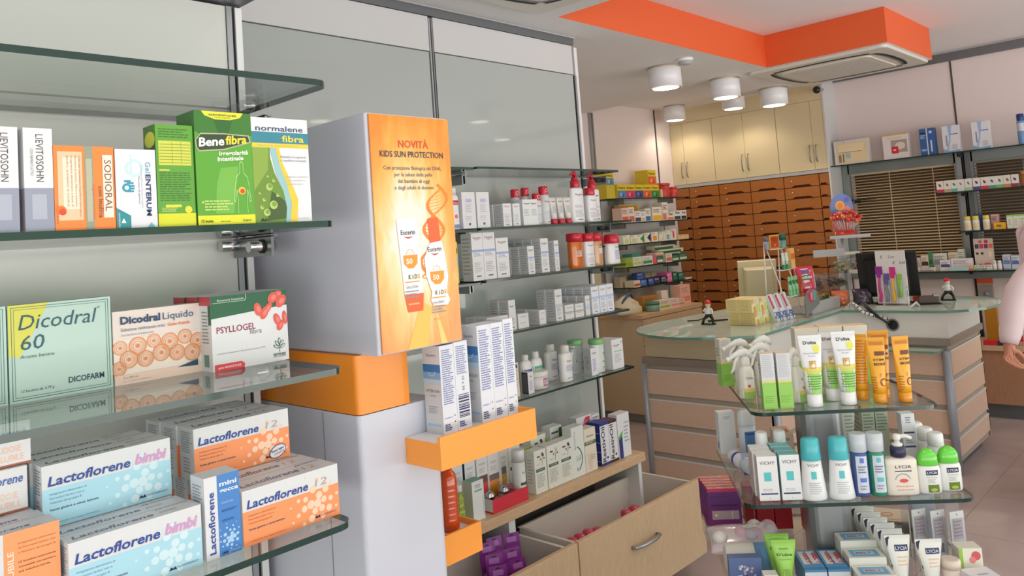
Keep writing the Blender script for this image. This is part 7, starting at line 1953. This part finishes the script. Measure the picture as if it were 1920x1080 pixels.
# second tier
VT = (84, 190, 196)
def pr_vichy(bar):
    def pr(F):
        f = F['front']
        f.text('VICHY', .5, .815, .74, ink((44, 46, 52)), 2, align='c', height=.075)
        f.rect(.30, .44, .66, .64, ink(VT)); fine(f, .2, .20, .85, .27, 2, (170, 176, 186), 2); f.rect(.08, .14, .92, .175, ink(bar)); f.circ(.5, .06, .0012, ink((150, 156, 170)), 2)
        fine(F['left'], .2, .2, .8, .8, 8, (196, 196, 200), 3)
    return pr
G2 = 'skin care cartons at the front of the middle tier'
o = sc_('white skin care carton with a teal square, front left of the middle tier', -.200, -.246, T2, .049, .036, .108, (226, 226, 228), pr_vichy((60, 66, 120)), G2, left=(206, 196, 190))
for i in (1, 2): dup_obj(o, SW(-.206 + .002 * i, -.246 + .039 * i, T2 + .001), 'white skin care carton, %s in the left file on the middle tier' % ORD[i])
o = sc_('white skin care carton with a teal lid and teal square, middle tier front', -.146, -.246, T2, .048, .036, .110, (226, 228, 230), pr_vichy((40, 60, 90)), G2, top=(110, 190, 190), left=(150, 196, 196))
for i in (1, 2): dup_obj(o, SW(-.146 - .002 * i, -.246 + .039 * i, T2 + .001), 'white skin care carton with a teal lid, %s in its file' % ORD[i])
def rollon(lb, u, v):
    t = thing('roll_on_deodorant', lb, 'deodorant', SW(u, v, T2 + .001), SA, 'teal capped roll on deodorants')
    A = lambda z: .031 - .008 * (z / .095)
    g = G(); g.lathe([(A(0) * .95, 0), (A(0), .004)] + [(A(z), z) for z in (.02, .04, .06, .08, .094)] + [(.020, .095)], ink((226, 228, 230), .3, .2), (0, 0, 0), 24, 1, .72)
    f = el(g, .056, .094, .0, A, lambda z: A(z) * .72); f.text('VICHY', .5, .86, .50, ink((70, 74, 80)), 2, align='c', height=.07); f.rect(.37, .55, .60, .74, ink(VT)); fine(f, .25, .15, .78, .46, 6, (180, 186, 194), 4); g.build('body', t)
    g = G(); g.lathe([(.0235, .095), (.0245, .097), (.0215, .143), (.0185, .147), (1e-5, .1475)], ink((70, 180, 190), .3, .2), (0, 0, 0), 24, 1, .8); g.build('cap', t)
rollon('teal capped roll on deodorant, left one at the front of the middle tier', -.092, -.238); rollon('teal capped roll on deodorant, right one at the front of the middle tier', -.026, -.238)
mat('liquid_blue', (70, 96, 160), .1, coat=.5, alpha=.85); mat('liquid_teal', (50, 150, 120), .1, coat=.5, alpha=.85)
for u, m, c, lb in ((.026, 'liquid_blue', (90, 120, 200), 'slim clear bottle of blue liquid with a frosted cap'), (.066, 'liquid_teal', (90, 190, 190), 'slim clear bottle of green liquid with a frosted cap')):
    lathe_bottle('toner_bottle', lb, 'bottle', SW(u, -.222, T2 + .001), [(.019, 0), (.0205, .004), (.0205, .100), (.017, .108)], m, [(.0195, .106), (.0205, .108), (.0205, .146), (.018, .150)], 'frosted_plastic', 20, label=lambda g, c=c: (lambda f: (f.rect(.18, .10, .82, .98, ink((206, 212, 226))), f.rect(.38, .82, .62, .94, ink(c), 3), fine(f, .26, .55, .76, .74, 3, (110, 120, 150), 3, 3), f.rect(.32, .36, .70, .46, ink(c), 3), fine(f, .3, .15, .7, .28, 2, (140, 150, 170), 4, 3)))(el(g, .041, .10, .0, .0205, .0205)), rz=SA)
t = bottle('cream soap pump bottle with a navy collar on the middle tier', SW(.119, -.222, T2 + .001), .078, .036, .148, (226, 218, 206), .082, .015, [(.016, .090), (.018, .092), (.018, .112), (.015, .115)], SA, lambda f: (f.text('LYCIA', .54, .80, .48, ink((66, 60, 84)), 2, align='c', height=.085, bold=.01), f.rect(.28, .70, .78, .73, ink((60, 56, 70))), f.ring(.5, .42, .017, .019, ink((150, 160, 170)), 2, 14, .3, 2.9), f.circ(.52, .44, .010, ink((220, 80, 76)), 3, 16, .0045), f.text('Detergente', .54, .26, .5, ink((226, 120, 110)), 3, align='c', height=.045), f.text('delicato', .54, .16, .5, ink((226, 130, 120)), 3, align='c', height=.04)), name='soap_bottle', power=4, capm=ink((40, 40, 76), .3))
pump_head(t, .115, .012, 'cap_white', .014, .034, 0.0)
def lycia(lb, u, v, w):
    t = thing('deodorant', lb, 'deodorant', SW(u, v, T2 + .001), SA, 'white deodorants with green dome caps')
    g = G(); g.lathe([(w * .46, 0), (w * .5, .003), (w * .5, .055), (w * .46, .064), (w * .40, .066)], ink((228, 228, 226), .3, .2), (0, 0, 0), 24, 1, .55, 2.4)
    f = el(g, w, .064, 0, w * .5, w * .275, p=2.4); f.rect(.30, .70, .82, .88, ink((34, 36, 76))); f.text('LYCIA', .56, .75, .44, ink((216, 216, 226)), 3, align='c', height=.09, bold=.02); f.text('Deodorante', .56, .60, .46, ink((150, 156, 140)), 3, align='c', height=.05); f.rect(.34, .06, .82, .34, ink((96, 120, 40))); f.circ(.58, .16, .008, ink((170, 186, 60)), 3, 14, .004); fine(f, .36, .38, .72, .54, 3, (170, 176, 160), 3); g.build('body', t)
    g = G(); prof = [(w * .41, .0665), (w * .44, .068)] + [(w * .44 * math.cos(a), .080 + .026 * math.sin(a)) for a in [math.pi / 2 * k / 7 for k in range(8)]]; prof[-1] = (1e-5, .106); g.lathe(prof, ink((100, 206, 60), .2, .5), (0, 0, 0), 24, 1, .62, 2.3); g.build('cap', t)
lycia('white deodorant with a green dome cap, left of two on the middle tier', .186, -.220, .054); lycia('white deodorant with a green dome cap, right end of the middle tier', .240, -.205, .054)
for u, v, lb in ((-.188, -.125, 'white capped bottle with black lettering behind the left carton file'), (-.140, -.118, 'white capped bottle with black lettering behind the teal lid file')):
    bottle(lb, SW(u, v, T2 + .001), .044, .034, .138, (222, 224, 226), .092, .014, [(.0155, .100), (.0165, .102), (.0155, .134), (.013, .138)], SA, lambda f: (f.text('VT', .2, .72, .6, ink((30, 30, 34)), 2, height=.16, bold=.05), fine(f, .1, .2, .8, .6, 4, (160, 166, 176), 4)), 'white capped bottles with black letters', 'serum_bottle', 3.0, capm=ink((226, 228, 230), .3))
sc_('tall white carton with a blue leaf at the back left of the middle tier', -.235, .17, T2, .050, .036, .124, (214, 216, 218), lambda F: (fine(F['front'], .3, .82, .75, .9, 2, (150, 156, 166), 3), F['left'].circ(.5, .2, .006, ink((60, 110, 170)), 2, 12, .012)), yaw=8)
t = thing('deodorant', 'white stick deodorant with a blue label at the back of the middle tier', 'deodorant', SW(-.178, .17, T2 + .001), SA + R(8), None)
g = G(); g.lathe([(.023, 0), (.025, .003), (.025, .085)], ink((214, 222, 230), .3, .2), (0, 0, 0), 22, 1, .6, 3); f = el(g, .05, .08, 0, .025, .015, p=3); f.rect(.25, .1, .95, .85, ink((90, 140, 196))); f.rect(.3, .72, .9, .8, ink((60, 90, 160)), 2); g.build('body', t)
g = G(); g.lathe([(.0255, .085), (.026, .087), (.025, .118), (.018, .128), (1e-5, .130)], ink((222, 224, 228), .3, .2), (0, 0, 0), 22, 1, .62, 3); g.build('cap', t)
t = thing('lotion_bottle', 'white and clear bottle lying on its side at the left edge of the middle tier', 'bottle', SW(-.225, .02, T2 + .024), SA)
g = G(); g.lathe([(.019, -.055), (.021, -.05), (.021, .03), (.012, .04)], ink((214, 216, 222), .25, .3), (0, 0, 0), 18); o = g.build('body', t); o.rotation_euler = (R(88), 0, R(12))
g = G(); g.lathe([(.021, .0), (.022, .003), (.020, .04), (.016, .045)], 'frosted_plastic', (0, 0, .04), 18); o = g.build('cap', t); o.rotation_euler = (R(88), 0, R(12))
g = G(); g.lathe([(.0213, -.02), (.0213, -.005)], ink((60, 70, 150), .3), (0, 0, 0), 18); o = g.build('blue_band', t); o.rotation_euler = (R(88), 0, R(12))
sc_('blue and white carton beside the lying bottle', -.212, -.035, T2, .03, .05, .045, (150, 170, 206), lambda F: F['front'].rect(0, 0, 1, .8, ink((60, 90, 160))))
sc_('tan carton with red lettering behind the roll on deodorants', -.112, -.045, T2, .046, .09, .108, (206, 186, 166), lambda F: (F['top'].text('KRIS', .15, .25, .7, ink((170, 70, 50)), 2, height=.3, bold=.04), F['top'].rect(.05, .05, .95, .95, ink((222, 176, 140)), 1), fine(F['front'], .2, .5, .8, .9, 3, (150, 130, 110), 3)))
squeeze_tube('clear white tube with lime print behind the slim bottles', SW(.070, .045, T2 + .001), .062, .036, .155, (206, 212, 200), (222, 224, 222), .03, SA, lambda f: (f.circ(.2, .3, .012, ink((130, 170, 60)), 2, 12, .02, .5), fine(f, .5, .2, .9, .8, 8, (150, 156, 150), 4)))
for i, (u, lb) in enumerate(((.140, 'pale green printed carton behind the pump bottle, left one'), (.176, 'pale green printed carton behind the pump bottle, right one'))):
    sc_(lb, u, .06, T2, .034, .09, .150, (190, 200, 180), lambda F: (F['front'].rect(.1, .3, .4, .42, ink((50, 130, 90))), fine(F['front'], .1, .5, .9, .9, 7, (120, 140, 120), 4), fine(F['left'], .1, .2, .9, .9, 8, (130, 146, 126), 5)))
sc_('tall white carton with navy bars behind the green capped deodorants', .205, -.06, T2, .034, .034, .152, (224, 226, 232), lambda F: (fine(F['front'], .3, .82, .75, .94, 3, (110, 116, 140), 3), F['front'].rect(.1, .66, .9, .69, ink((60, 66, 110))), F['front'].rect(.1, .42, .9, .45, ink((70, 76, 120))), fine(F['front'], .2, .48, .8, .62, 4, (150, 156, 176), 5)))
for i in range(4):
    bottle('white capped bottle in the file at the right of the middle tier, %s' % ('front', 'second', 'third', 'rearmost')[i], SW(.245 - .004 * i, -.125 + .055 * i, T2 + .001), .042, .030, .118, (222, 224, 218), .078, .016, [(.018, .086), (.0195, .088), (.0185, .114), (.015, .118)], SA, lambda f: f.rect(.5, .2, .9, .8, ink((150, 166, 196))), 'white capped bottles in a file', 'lotion_bottle', 2.6, capm=ink((228, 230, 230), .25))
# lowest tier
PUR = (120, 30, 110)
def pr_pur(F):
    f = F['front']
    f.rect(0, .93, 1, 1, ink((196, 40, 90), .2, .5)); f.rect(0, .52, 1, .93, ink((96, 30, 110)), 1); f.rect(.08, .60, .9, .64, ink((60, 24, 80)), 2); f.rect(.06, .80, .7, .83, ink((70, 26, 96)), 2)
    f.rect(.10, .30, .92, .50, ink((170, 146, 150), .15, .6), 3); f.circ(.22, .40, .004, ink((236, 210, 140)), 4); f.rect(.7, .31, .73, .49, ink((206, 190, 190)), 4)
    F['top'].rect(0, 0, 1, 1, ink((190, 40, 84), .2, .5)); F['top'].rect(.3, .3, .7, .7, ink((214, 150, 160)), 2)
    fine(F['left'], .3, .1, .7, .9, 6, (150, 80, 140), 3)
o = sc_('shiny purple gift carton with a red top, front of the row on the lowest tier', -.262, .175, T3, .096, .022, .128, PUR, pr_pur, 'shiny purple gift cartons')
for i in range(1, 5): dup_obj(o, SW(-.262 - .003 * i, .175 + .026 * i, T3 + .001), 'shiny purple gift carton with a red top, %s' % ('second of the row', 'third of the row', 'fourth of the row', 'rearmost of the row')[i - 1])
RDX = (176, 20, 36)
def pr_red(F):
    for k in ('front', 'left'): fine(F[k], .1, .15, .9, .85, 9, (150, 20, 34), 4, 1, .5)
for u, w, v, lb in ((-.142, .049, .19, 'dark red carton on the lowest tier, left of the pair'), (-.090, .049, .19, 'dark red carton on the lowest tier, right of the pair'), (-.182, .026, .235, 'dark red carton set back left of the pair'), (-.022, .030, .16, 'dark red carton beside the metal column')):
    sc_(lb, u, v, T3, w, .05, .115, RDX, pr_red, 'dark red cartons on the lowest tier')
mat('film_wrap', (214, 196, 200), .18, coat=.8)
t = pillow_bag('clear wrapped bag of pink and white cotton pads on the lowest tier', SW(-.235, .055, T3 + .001), SA, .20, .13, .060, (214, 196, 200), None, 'cotton_bag', -80, 'film_wrap')
t.location = SW(-.235, -.055, T3 + .034)
g = G(); rd = random.Random(2)
for i in range(10):
    a, b = rd.uniform(-.08, .08), rd.uniform(-.025, .06)
    g.ball((a, b, .006), .022, ink(((222, 180, 196), (226, 222, 216), (206, 196, 200))[i % 3]), 9, 6, .8)
g.build('cotton_pads', t, loc=(0, .05, .022))
t = thing('cotton_roll', 'white roll with a blue label lying at the front of the lowest tier', 'roll', SW(-.235, -.10, T3 + .038), SA)
g = G(); g.lathe([(.030, -.07), (.036, -.066), (.036, .066), (.030, .07)], ink((222, 218, 208), .4), (0, 0, 0), 22); o = g.build('roll', t); o.rotation_euler = (0, R(90), 0)
g = G(); g.lathe([(.0363, .005), (.0363, .062)], ink((110, 160, 200), .35), (0, 0, 0), 22); o = g.build('label', t); o.rotation_euler = (0, R(90), 0)
LG = (150, 206, 84)
for i, (u, v) in enumerate(((-.172, -.205), (-.180, -.165))):
    squeeze_tube(('lime green cream tube at the front of the lowest tier', 'lime green cream tube right behind the front one')[i], SW(u, v, T3 + .001), .060, .032, .120, LG, (206, 214, 190), .026, SA, lambda f: (f.text("D'oliva", .5, .62, .62, ink((50, 60, 40)), 2, align='c', height=.06, bold=.02), f.text('Crema Mani', .5, .52, .46, ink((96, 120, 60)), 2, align='c', height=.03), f.rect(.36, .05, .66, .30, ink((130, 170, 70))), fine(f, .3, .75, .7, .8, 1, (80, 110, 50), 3), f.rect(.05, 0, .95, .12, ink((206, 214, 180)), 1)), 'lime green cream tubes', crimp=LG)
def pr_gelx(F):
    t_ = F['top']
    t_.rect(0, .12, 1, 1, ink((84, 150, 200))); t_.fpoly([(.12, .26), (.42, .26), (.42, .92), (.12, .92)], ink((226, 222, 222)), 2); t_.fpoly([(.50, .30), (.88, .30), (.88, .92), (.50, .92)], ink((226, 222, 222)), 2)
    t_.text('GELT', .32, .85, .55, ink((206, 60, 70)), 3, height=.2, rot=-90, bold=.04); t_.text('GEL 1', .74, .85, .5, ink((206, 60, 70)), 3, height=.26, rot=-90, bold=.05)
    F['front'].rect(0, 0, 1, .9, ink((206, 210, 216)))
for i, u in enumerate((-.105, -.050)):
    sc_(('blue topped carton lying flat on the lowest tier, left of two', 'blue topped carton lying flat on the lowest tier, right of two')[i], u, -.235, T3, .052, .12, .058, (70, 130, 176), pr_gelx, 'blue topped cartons')
def pr_bel(F):
    t_ = F['top']; t_.rect(.12, .14, .88, .86, ink((110, 170, 206))); t_.rect(.24, .34, .76, .66, ink((190, 206, 220)), 2); t_.text('BELT', .5, .42, .44, ink((150, 90, 110)), 3, align='c', height=.16, bold=.03)
for i in range(3):
    sc_('white carton with a pale blue label on top, %s step of the stepped row' % ('front', 'middle', 'back')[i], .027 - .002 * i, -.275 + .060 * i, T3, .088, .057, .058 + .018 * i, (224, 222, 214), pr_bel, 'stepped cartons with pale blue labels')
def pr_lyt(f):
    f.fpoly([(.02, .0), (.02, .98), (.10, .98), (.07, .7), (.16, .38), (.42, .08), (.46, 0)], ink((30, 30, 56)), 2); f.fpoly([(.03, .98), (.20, .98), (.14, .90), (.10, .74)], ink((40, 34, 66)), 3)
    f.rect(.34, .66, .86, .80, ink((40, 44, 90)), 2); f.text('LYCIA', .60, .69, .46, ink((206, 206, 222)), 3, align='c', height=.075, bold=.02); fine(f, .4, .3, .85, .55, 3, (226, 196, 160), 3)
for i in range(8):
    squeeze_tube('white tube with a dark swoosh in the long slanting file, %s' % ('frontmost', 'second', 'third', 'fourth', 'fifth', 'sixth', 'seventh', 'rearmost')[i], SW(.098 - .004 * i, -.215 + .040 * i, T3 + .001), .060, .032, .128, (226, 226, 220), (220, 220, 214), .024, SA, pr_lyt, 'white tubes with a dark swoosh', crimp=(228, 228, 224))
squeeze_tube('white tube with a dark swoosh standing right of the slanting file', SW(.168, -.22, T3 + .001), .062, .032, .118, (226, 226, 220), (220, 220, 214), .024, SA, pr_lyt, 'white tubes with a dark swoosh', crimp=(228, 228, 224))
sc_('orange and cream carton lying behind the file of tubes', .165, .07, T3, .11, .10, .060, (230, 214, 190), lambda F: (F['front'].rect(0, .1, .5, .95, ink((230, 150, 60))), F['front'].rect(.1, .15, .48, .5, ink((206, 90, 40)), 2), F['top'].ring(.5, .5, .012, .015, ink((230, 130, 80)), 2), F['top'].rect(.1, .1, .8, .14, ink((230, 150, 120)))), yaw=-20)
sc_('dark brown carton leaning on the orange and cream one', .146, -.045, T3, .050, .10, .062, (70, 50, 40), lambda F: (F['top'].rect(.08, .1, .92, .95, ink((60, 66, 60))), F['top'].rect(.1, .02, .9, .28, ink((206, 190, 150)), 2), F['top'].text('EKS', .5, .5, .5, ink((200, 206, 200)), 3, height=.2, rot=60), F['front'].rect(.1, .1, .9, .6, ink((60, 100, 90)))), yaw=-25)
t = thing('leaflet_holder', 'clear holder with pale printed packs at the right of the lowest tier', 'holder', SW(.262, -.01, T3 + .001), SA)
g = G(); g.box(-.075, .02, 0, .075, .024, .165, 'clear_plastic'); g.box(-.075, -.055, 0, .075, .02, .004, 'clear_plastic'); g.build('holder', t)
for i in range(3):
    tt = thing('blister_pack', 'pale printed pack in the clear holder, %s' % ('left', 'middle', 'right')[i], 'pack', SW(.218 + i * .043, -.03 - .012 * i, T3 + .006), SA + R(18), 'pale printed packs in the clear holder')
    g = G(); g.box(-.021, 0, 0, .021, .003, .118, ink((206, 206, 206))); f = g.face('front', -.021, 0, 0, .021, .003, .118); f.rect(.2, .08, .75, .28, ink((110, 106, 136))); f.rect(.15, .4, .85, .85, ink((190, 176, 180))); fine(f, .2, .42, .8, .8, 5, (150, 136, 146), 4, 2); f.circ(.5, .93, .002, ink((120, 100, 110)), 2); g.build('card', tt)
    g = G(); g.box(-.017, -.010, .01, .017, -.001, .10, 'clear_film'); g.build('blister', tt)
sc_('tall white printed carton at the back of the clear holder', .255, .035, T3, .062, .03, .190, (206, 210, 222), lambda F: (fine(F['front'], .1, .7, .9, .95, 6, (150, 160, 190), 3), F['left'].circ(.5, .2, .008, ink((90, 110, 140)), 2)))
sc_('cream carton with a green stripe and red flower at the right of the lowest tier', .275, -.19, T3, .054, .045, .082, (226, 222, 206), lambda F: (F['front'].rect(0, 0, .16, 1, ink((150, 196, 80))), F['front'].circ(.72, .78, .011, ink((206, 90, 100)), 2, 12), F['front'].circ(.56, .66, .008, ink((226, 130, 130)), 3, 12), F['front'].circ(.5, .2, .012, ink((226, 206, 160)), 2, 14)))
t = thing('soap_jar', 'small cream jar with a pink rim between the tube and the flower carton', 'jar', SW(.220, -.205, T3 + .001), SA)
g = G(); g.lathe([(.020, 0), (.022, .003), (.022, .045)], ink((226, 206, 196), .35), (0, 0, 0), 20); g.build('body', t); g = G(); g.lathe([(.023, .045), (.023, .062), (.019, .066)], ink((222, 206, 190), .35), (0, 0, 0), 20); g.build('lid', t)
sc_('white carton lying at the right corner of the lowest tier', .282, -.29, T3, .066, .08, .045, (228, 226, 228), lambda F: F['top'].rect(.3, .5, .7, .56, ink((150, 150, 170))), yaw=10)
def pr_gift(F):
    for i in range(14): F['front'].circ(.2 + .6 * random.Random(i).random(), .45 + .45 * random.Random(i + 30).random(), .0035, ink(((206, 150, 150), (206, 206, 206), (150, 170, 206))[i % 3]), 2, 8)
    F['front'].fpoly([(.4, 0), (.48, 0), (.55, .5), (.35, .45)], ink((40, 56, 110)), 2); F['front'].fpoly([(.7, 0), (.8, 0), (.75, .4)], ink((50, 70, 130)), 2)
sc_('dark blue gift carton with a blossom tree at the left front corner', -.270, -.215, T3, .080, .03, .082, (84, 104, 150), pr_gift)
sc_('small white carton standing before the cotton roll', -.218, -.265, T3, .034, .03, .060, (222, 218, 212), lambda F: fine(F['front'], .2, .3, .8, .9, 3, (170, 150, 150), 3))
sc_('low yellow carton before the cotton roll', -.252, -.300, T3, .03, .03, .045, (222, 210, 160))
# ------------------------------------------------------------------ person at the right edge
mat('skin', (196, 132, 106), .5); mat('shirt', (226, 206, 212), .75, noise=(60, .2, (214, 194, 202))); mat('trousers', (56, 58, 70), .8); mat('hair', (52, 38, 30), .6); mat('shoe', (40, 34, 32), .4)
def skinned(name, pts, edges, root, m, parent, levels=2):
    names = list(pts)
    me = bpy.data.meshes.new(name)
    me.from_pydata([pts[n][0] for n in names], [(names.index(a), names.index(b)) for a, b in edges], [])
    o = bpy.data.objects.new(name, me); COL.objects.link(o); o.parent = parent
    me.materials.append(MATS[m])
    md = o.modifiers.new('skin', 'SKIN'); md.use_smooth_shade = True
    sl = me.skin_vertices[0].data
    for i, n in enumerate(names):
        r_ = pts[n][1]
        sl[i].radius = r_ if isinstance(r_, tuple) else (r_, r_)
        sl[i].use_root = n == root
    sb = o.modifiers.new('sub', 'SUBSURF'); sb.levels = levels; sb.render_levels = levels
    return o
# local axes: x = facing direction, y = to the person's left, z up
PT = thing('person', 'person in a pale pink shirt with one arm hanging, cut off by the right edge', 'person', (4.926, .761, 0), math.atan2(-.728, .685))
sh, elb, wr = (-.09, -.19, 1.384), (-.375, -.205, 1.112), (-.458, -.232, .868)
P = {'pelvis': ((0, 0, .95), .11), 'waist': ((0, 0, 1.08), .10), 'chest': ((-.01, 0, 1.27), .105), 'neck0': ((-.02, 0, 1.42), .055), 'neck': ((-.005, 0, 1.48), .052), 'jaw': ((.03, 0, 1.545), .062), 'skull': ((.015, 0, 1.63), .088), 'crown': ((.01, 0, 1.70), .06),
     'rs': (sh, .058), 're': (elb, .042), 'rm': ((-.42, -.22, .98), .040), 'rw': (wr, .026), 'ls': ((0, .19, 1.384), .058), 'le': ((.02, .23, 1.10), .042), 'lw': ((.12, .22, .88), .026),
     'rh': ((.0, -.09, .88), .095), 'rk': ((.02, -.10, .50), .058), 'rc': ((-.01, -.10, .36), .056), 'ra': ((-.01, -.10, .09), .038), 'rt': ((.13, -.11, .035), .032), 'lh': ((.0, .09, .88), .095), 'lk': ((.05, .10, .50), .058), 'lc': ((.02, .10, .36), .056), 'la': ((.02, .10, .09), .038), 'lt': ((.16, .11, .035), .032),
     'rp': ((-.466, -.238, .828), .022), 'lp': ((.15, .215, .83), .022)}
E_ = [('pelvis', 'waist'), ('waist', 'chest'), ('chest', 'neck0'), ('neck0', 'neck'), ('neck', 'jaw'), ('jaw', 'skull'), ('skull', 'crown'), ('chest', 'rs'), ('rs', 're'), ('re', 'rm'), ('rm', 'rw'), ('rw', 'rp'), ('chest', 'ls'), ('ls', 'le'), ('le', 'lw'), ('lw', 'lp'), ('pelvis', 'rh'), ('rh', 'rk'), ('rk', 'rc'), ('rc', 'ra'), ('ra', 'rt'), ('pelvis', 'lh'), ('lh', 'lk'), ('lk', 'lc'), ('lc', 'la'), ('la', 'lt')]
# fingers: knuckles along the hand's width, curled forward; thumb from the side of the palm
def fingers(tag_, px, py, pz, sgn):
    for i, (dx, ln, rr) in enumerate(((.026, .070, .0085), (.010, .078, .009), (-.007, .073, .0085), (-.023, .058, .0075))):
        k0 = (px + dx - .004, py + sgn * .002, pz - .030 - .002 * (i == 1)); 
        k1 = (k0[0] + .018 + .006 * i * .5, k0[1], k0[2] - ln * .40); k2 = (k1[0] + .024, k1[1] + .002, k1[2] - ln * .20); k3 = (k2[0] + .020, k2[1] + .002, k2[2] - ln * .02 + .004)
        names = ['%s%d%d' % (tag_, i, j) for j in range(4)]
        for n, q, r_ in zip(names, (k0, k1, k2, k3), (rr * 1.15, rr, rr * .92, rr * .75)): P[n] = (q, r_)
        E_.append((tag_ + 'p', names[0])); E_.extend(zip(names, names[1:]))
    th = [(px + .034, py + sgn * .010, pz + .006), (px + .052, py + sgn * .022, pz - .020), (px + .064, py + sgn * .024, pz - .044)]
    names = ['%st%d' % (tag_, j) for j in range(3)]
    for n, q, r_ in zip(names, th, (.013, .0105, .008)): P[n] = (q, r_)
    E_.append((tag_ + 'p', names[0])); E_.extend(zip(names, names[1:]))
fingers('r', *P['rp'][0], -1); fingers('l', *P['lp'][0], 1)
body = skinned('body', P, E_, 'pelvis', 'skin', PT)
g = G()
for s_ in (-1, 1):
    g.ball((.098, s_ * .032, 1.628), .012, 'white', 10, 6); g.ball((.107, s_ * .032, 1.628), .006, 'slot_black', 8, 5); g.box(.100, s_ * .032 - .018, 1.650, .110, s_ * .032 + .018, 1.655, 'hair')
g.build('eyes', PT)
g = G(); g.tube([(.102, 0, 1.625), (.118, 0, 1.598), (.104, 0, 1.585)], [.007, .012, .010], 'skin', 10); g.build('nose', PT)
g = G(); g.tube([(.092, -.022, 1.556), (.101, 0, 1.555), (.092, .022, 1.556)], [.004, .006, .004], ink((170, 84, 76)), 8); g.build('mouth', PT)
for s_ in (-1, 1):
    g = G(); g.lathe([(.010, -.03), (.016, -.012), (.017, .012), (.010, .028)], 'skin', (-.005, s_ * .082, 1.615), 12, 1.0, .45); g.build('ear', PT)
g = G(); rings = []
for i in range(9):
    a = math.pi / 2 * i / 8
    rings.append([(.0 - .012 + .108 * math.cos(a) * math.cos(q) * (1 if math.cos(q) < .3 else .86), .092 * math.cos(a) * math.sin(q), 1.615 + .125 * math.sin(a) + (.055 * max(0, math.cos(q)) - .05 * max(0, -math.cos(q))) * math.cos(a)) for q in [2 * math.pi * k / 20 for k in range(20)]])
g.grid(rings, 'hair', True, False, True); g.build('hair', PT)
def ell(x, z, a, b, y=0.0, n=28): return [(x + a * math.cos(2 * math.pi * k / n), y + b * math.sin(2 * math.pi * k / n), z) for k in range(n)]
g = G(); g.grid([ell(.0, .84, .158, .202), ell(.0, .95, .152, .194), ell(.0, 1.08, .132, .172), ell(-.005, 1.20, .138, .185), ell(-.012, 1.30, .140, .200), ell(-.02, 1.37, .125, .195), ell(-.025, 1.42, .095, .15), ell(-.02, 1.455, .066, .085), ell(-.012, 1.475, .060, .064)], 'shirt'); g.build('shirt', PT)
def sleeve(pts, rs):
    g = G(); g.tube(pts, rs, 'shirt', 20); g.build('sleeve', PT)
A_, B_, C_ = Vector(sh), Vector(elb), Vector(wr)
pts, rs = [], []
rd = random.Random(5)
for i in range(20):
    q = i / 19
    p = A_.lerp(B_, q / .52) if q < .52 else B_.lerp(C_, (q - .52) / .48)
    if .44 < q < .60: p = p * .5 + (A_.lerp(B_, .85) * .25 + B_.lerp(C_, .15) * .25)
    pts.append(p); rs.append((.066 - .016 * q + rd.uniform(-.002, .002)) if q < .9 else .050 - .12 * (q - .9))
pts = [Vector((-.06, -.12, 1.37))] + pts; rs = [.074] + rs
sleeve(pts, rs)
sleeve([(-.02, .12, 1.37), (0, .19, 1.375), (.01, .215, 1.24), (.02, .23, 1.10), (.07, .226, .99), (.115, .221, .895)], [.088, .082, .07, .064, .054, .042])
g = G(); g.grid([ell(.0, .78, .140, .184), ell(0, .88, .140, .182), ell(0, 1.0, .12, .16)], 'trousers'); g.build('trousers', PT)
for s_, k_ in ((-1, 0), (1, .03)):
    g = G(); g.grid([ell(.0, .93, .09, .075, s_ * .085), ell(.0, .82, .115, .092, s_ * .088), ell(k_ * .6, .66, .098, .085, s_ * .098), ell(k_, .50, .082, .075, s_ * .10), ell(k_ * .8, .30, .075, .068, s_ * .10), ell(k_ * .5 - .01, .07, .068, .060, s_ * .10)], 'trousers'); g.build('trouser_leg', PT)
for s_, x0 in ((-1, -.01), (1, .02)):
    g = G(); rings = []
    for (x, w, h) in ((-.07, .03, .05), (-.03, .042, .085), (.04, .044, .075), (.11, .048, .05), (.17, .042, .035), (.20, .022, .02)):
        rings.append([(x0 + x, s_ * .105 + w * math.cos(2 * math.pi * k / 14), max(.002, h * .5 + h * .5 * math.sin(2 * math.pi * k / 14))) for k in range(14)])
    g.grid(rings, 'shoe'); g.build('shoe', PT)
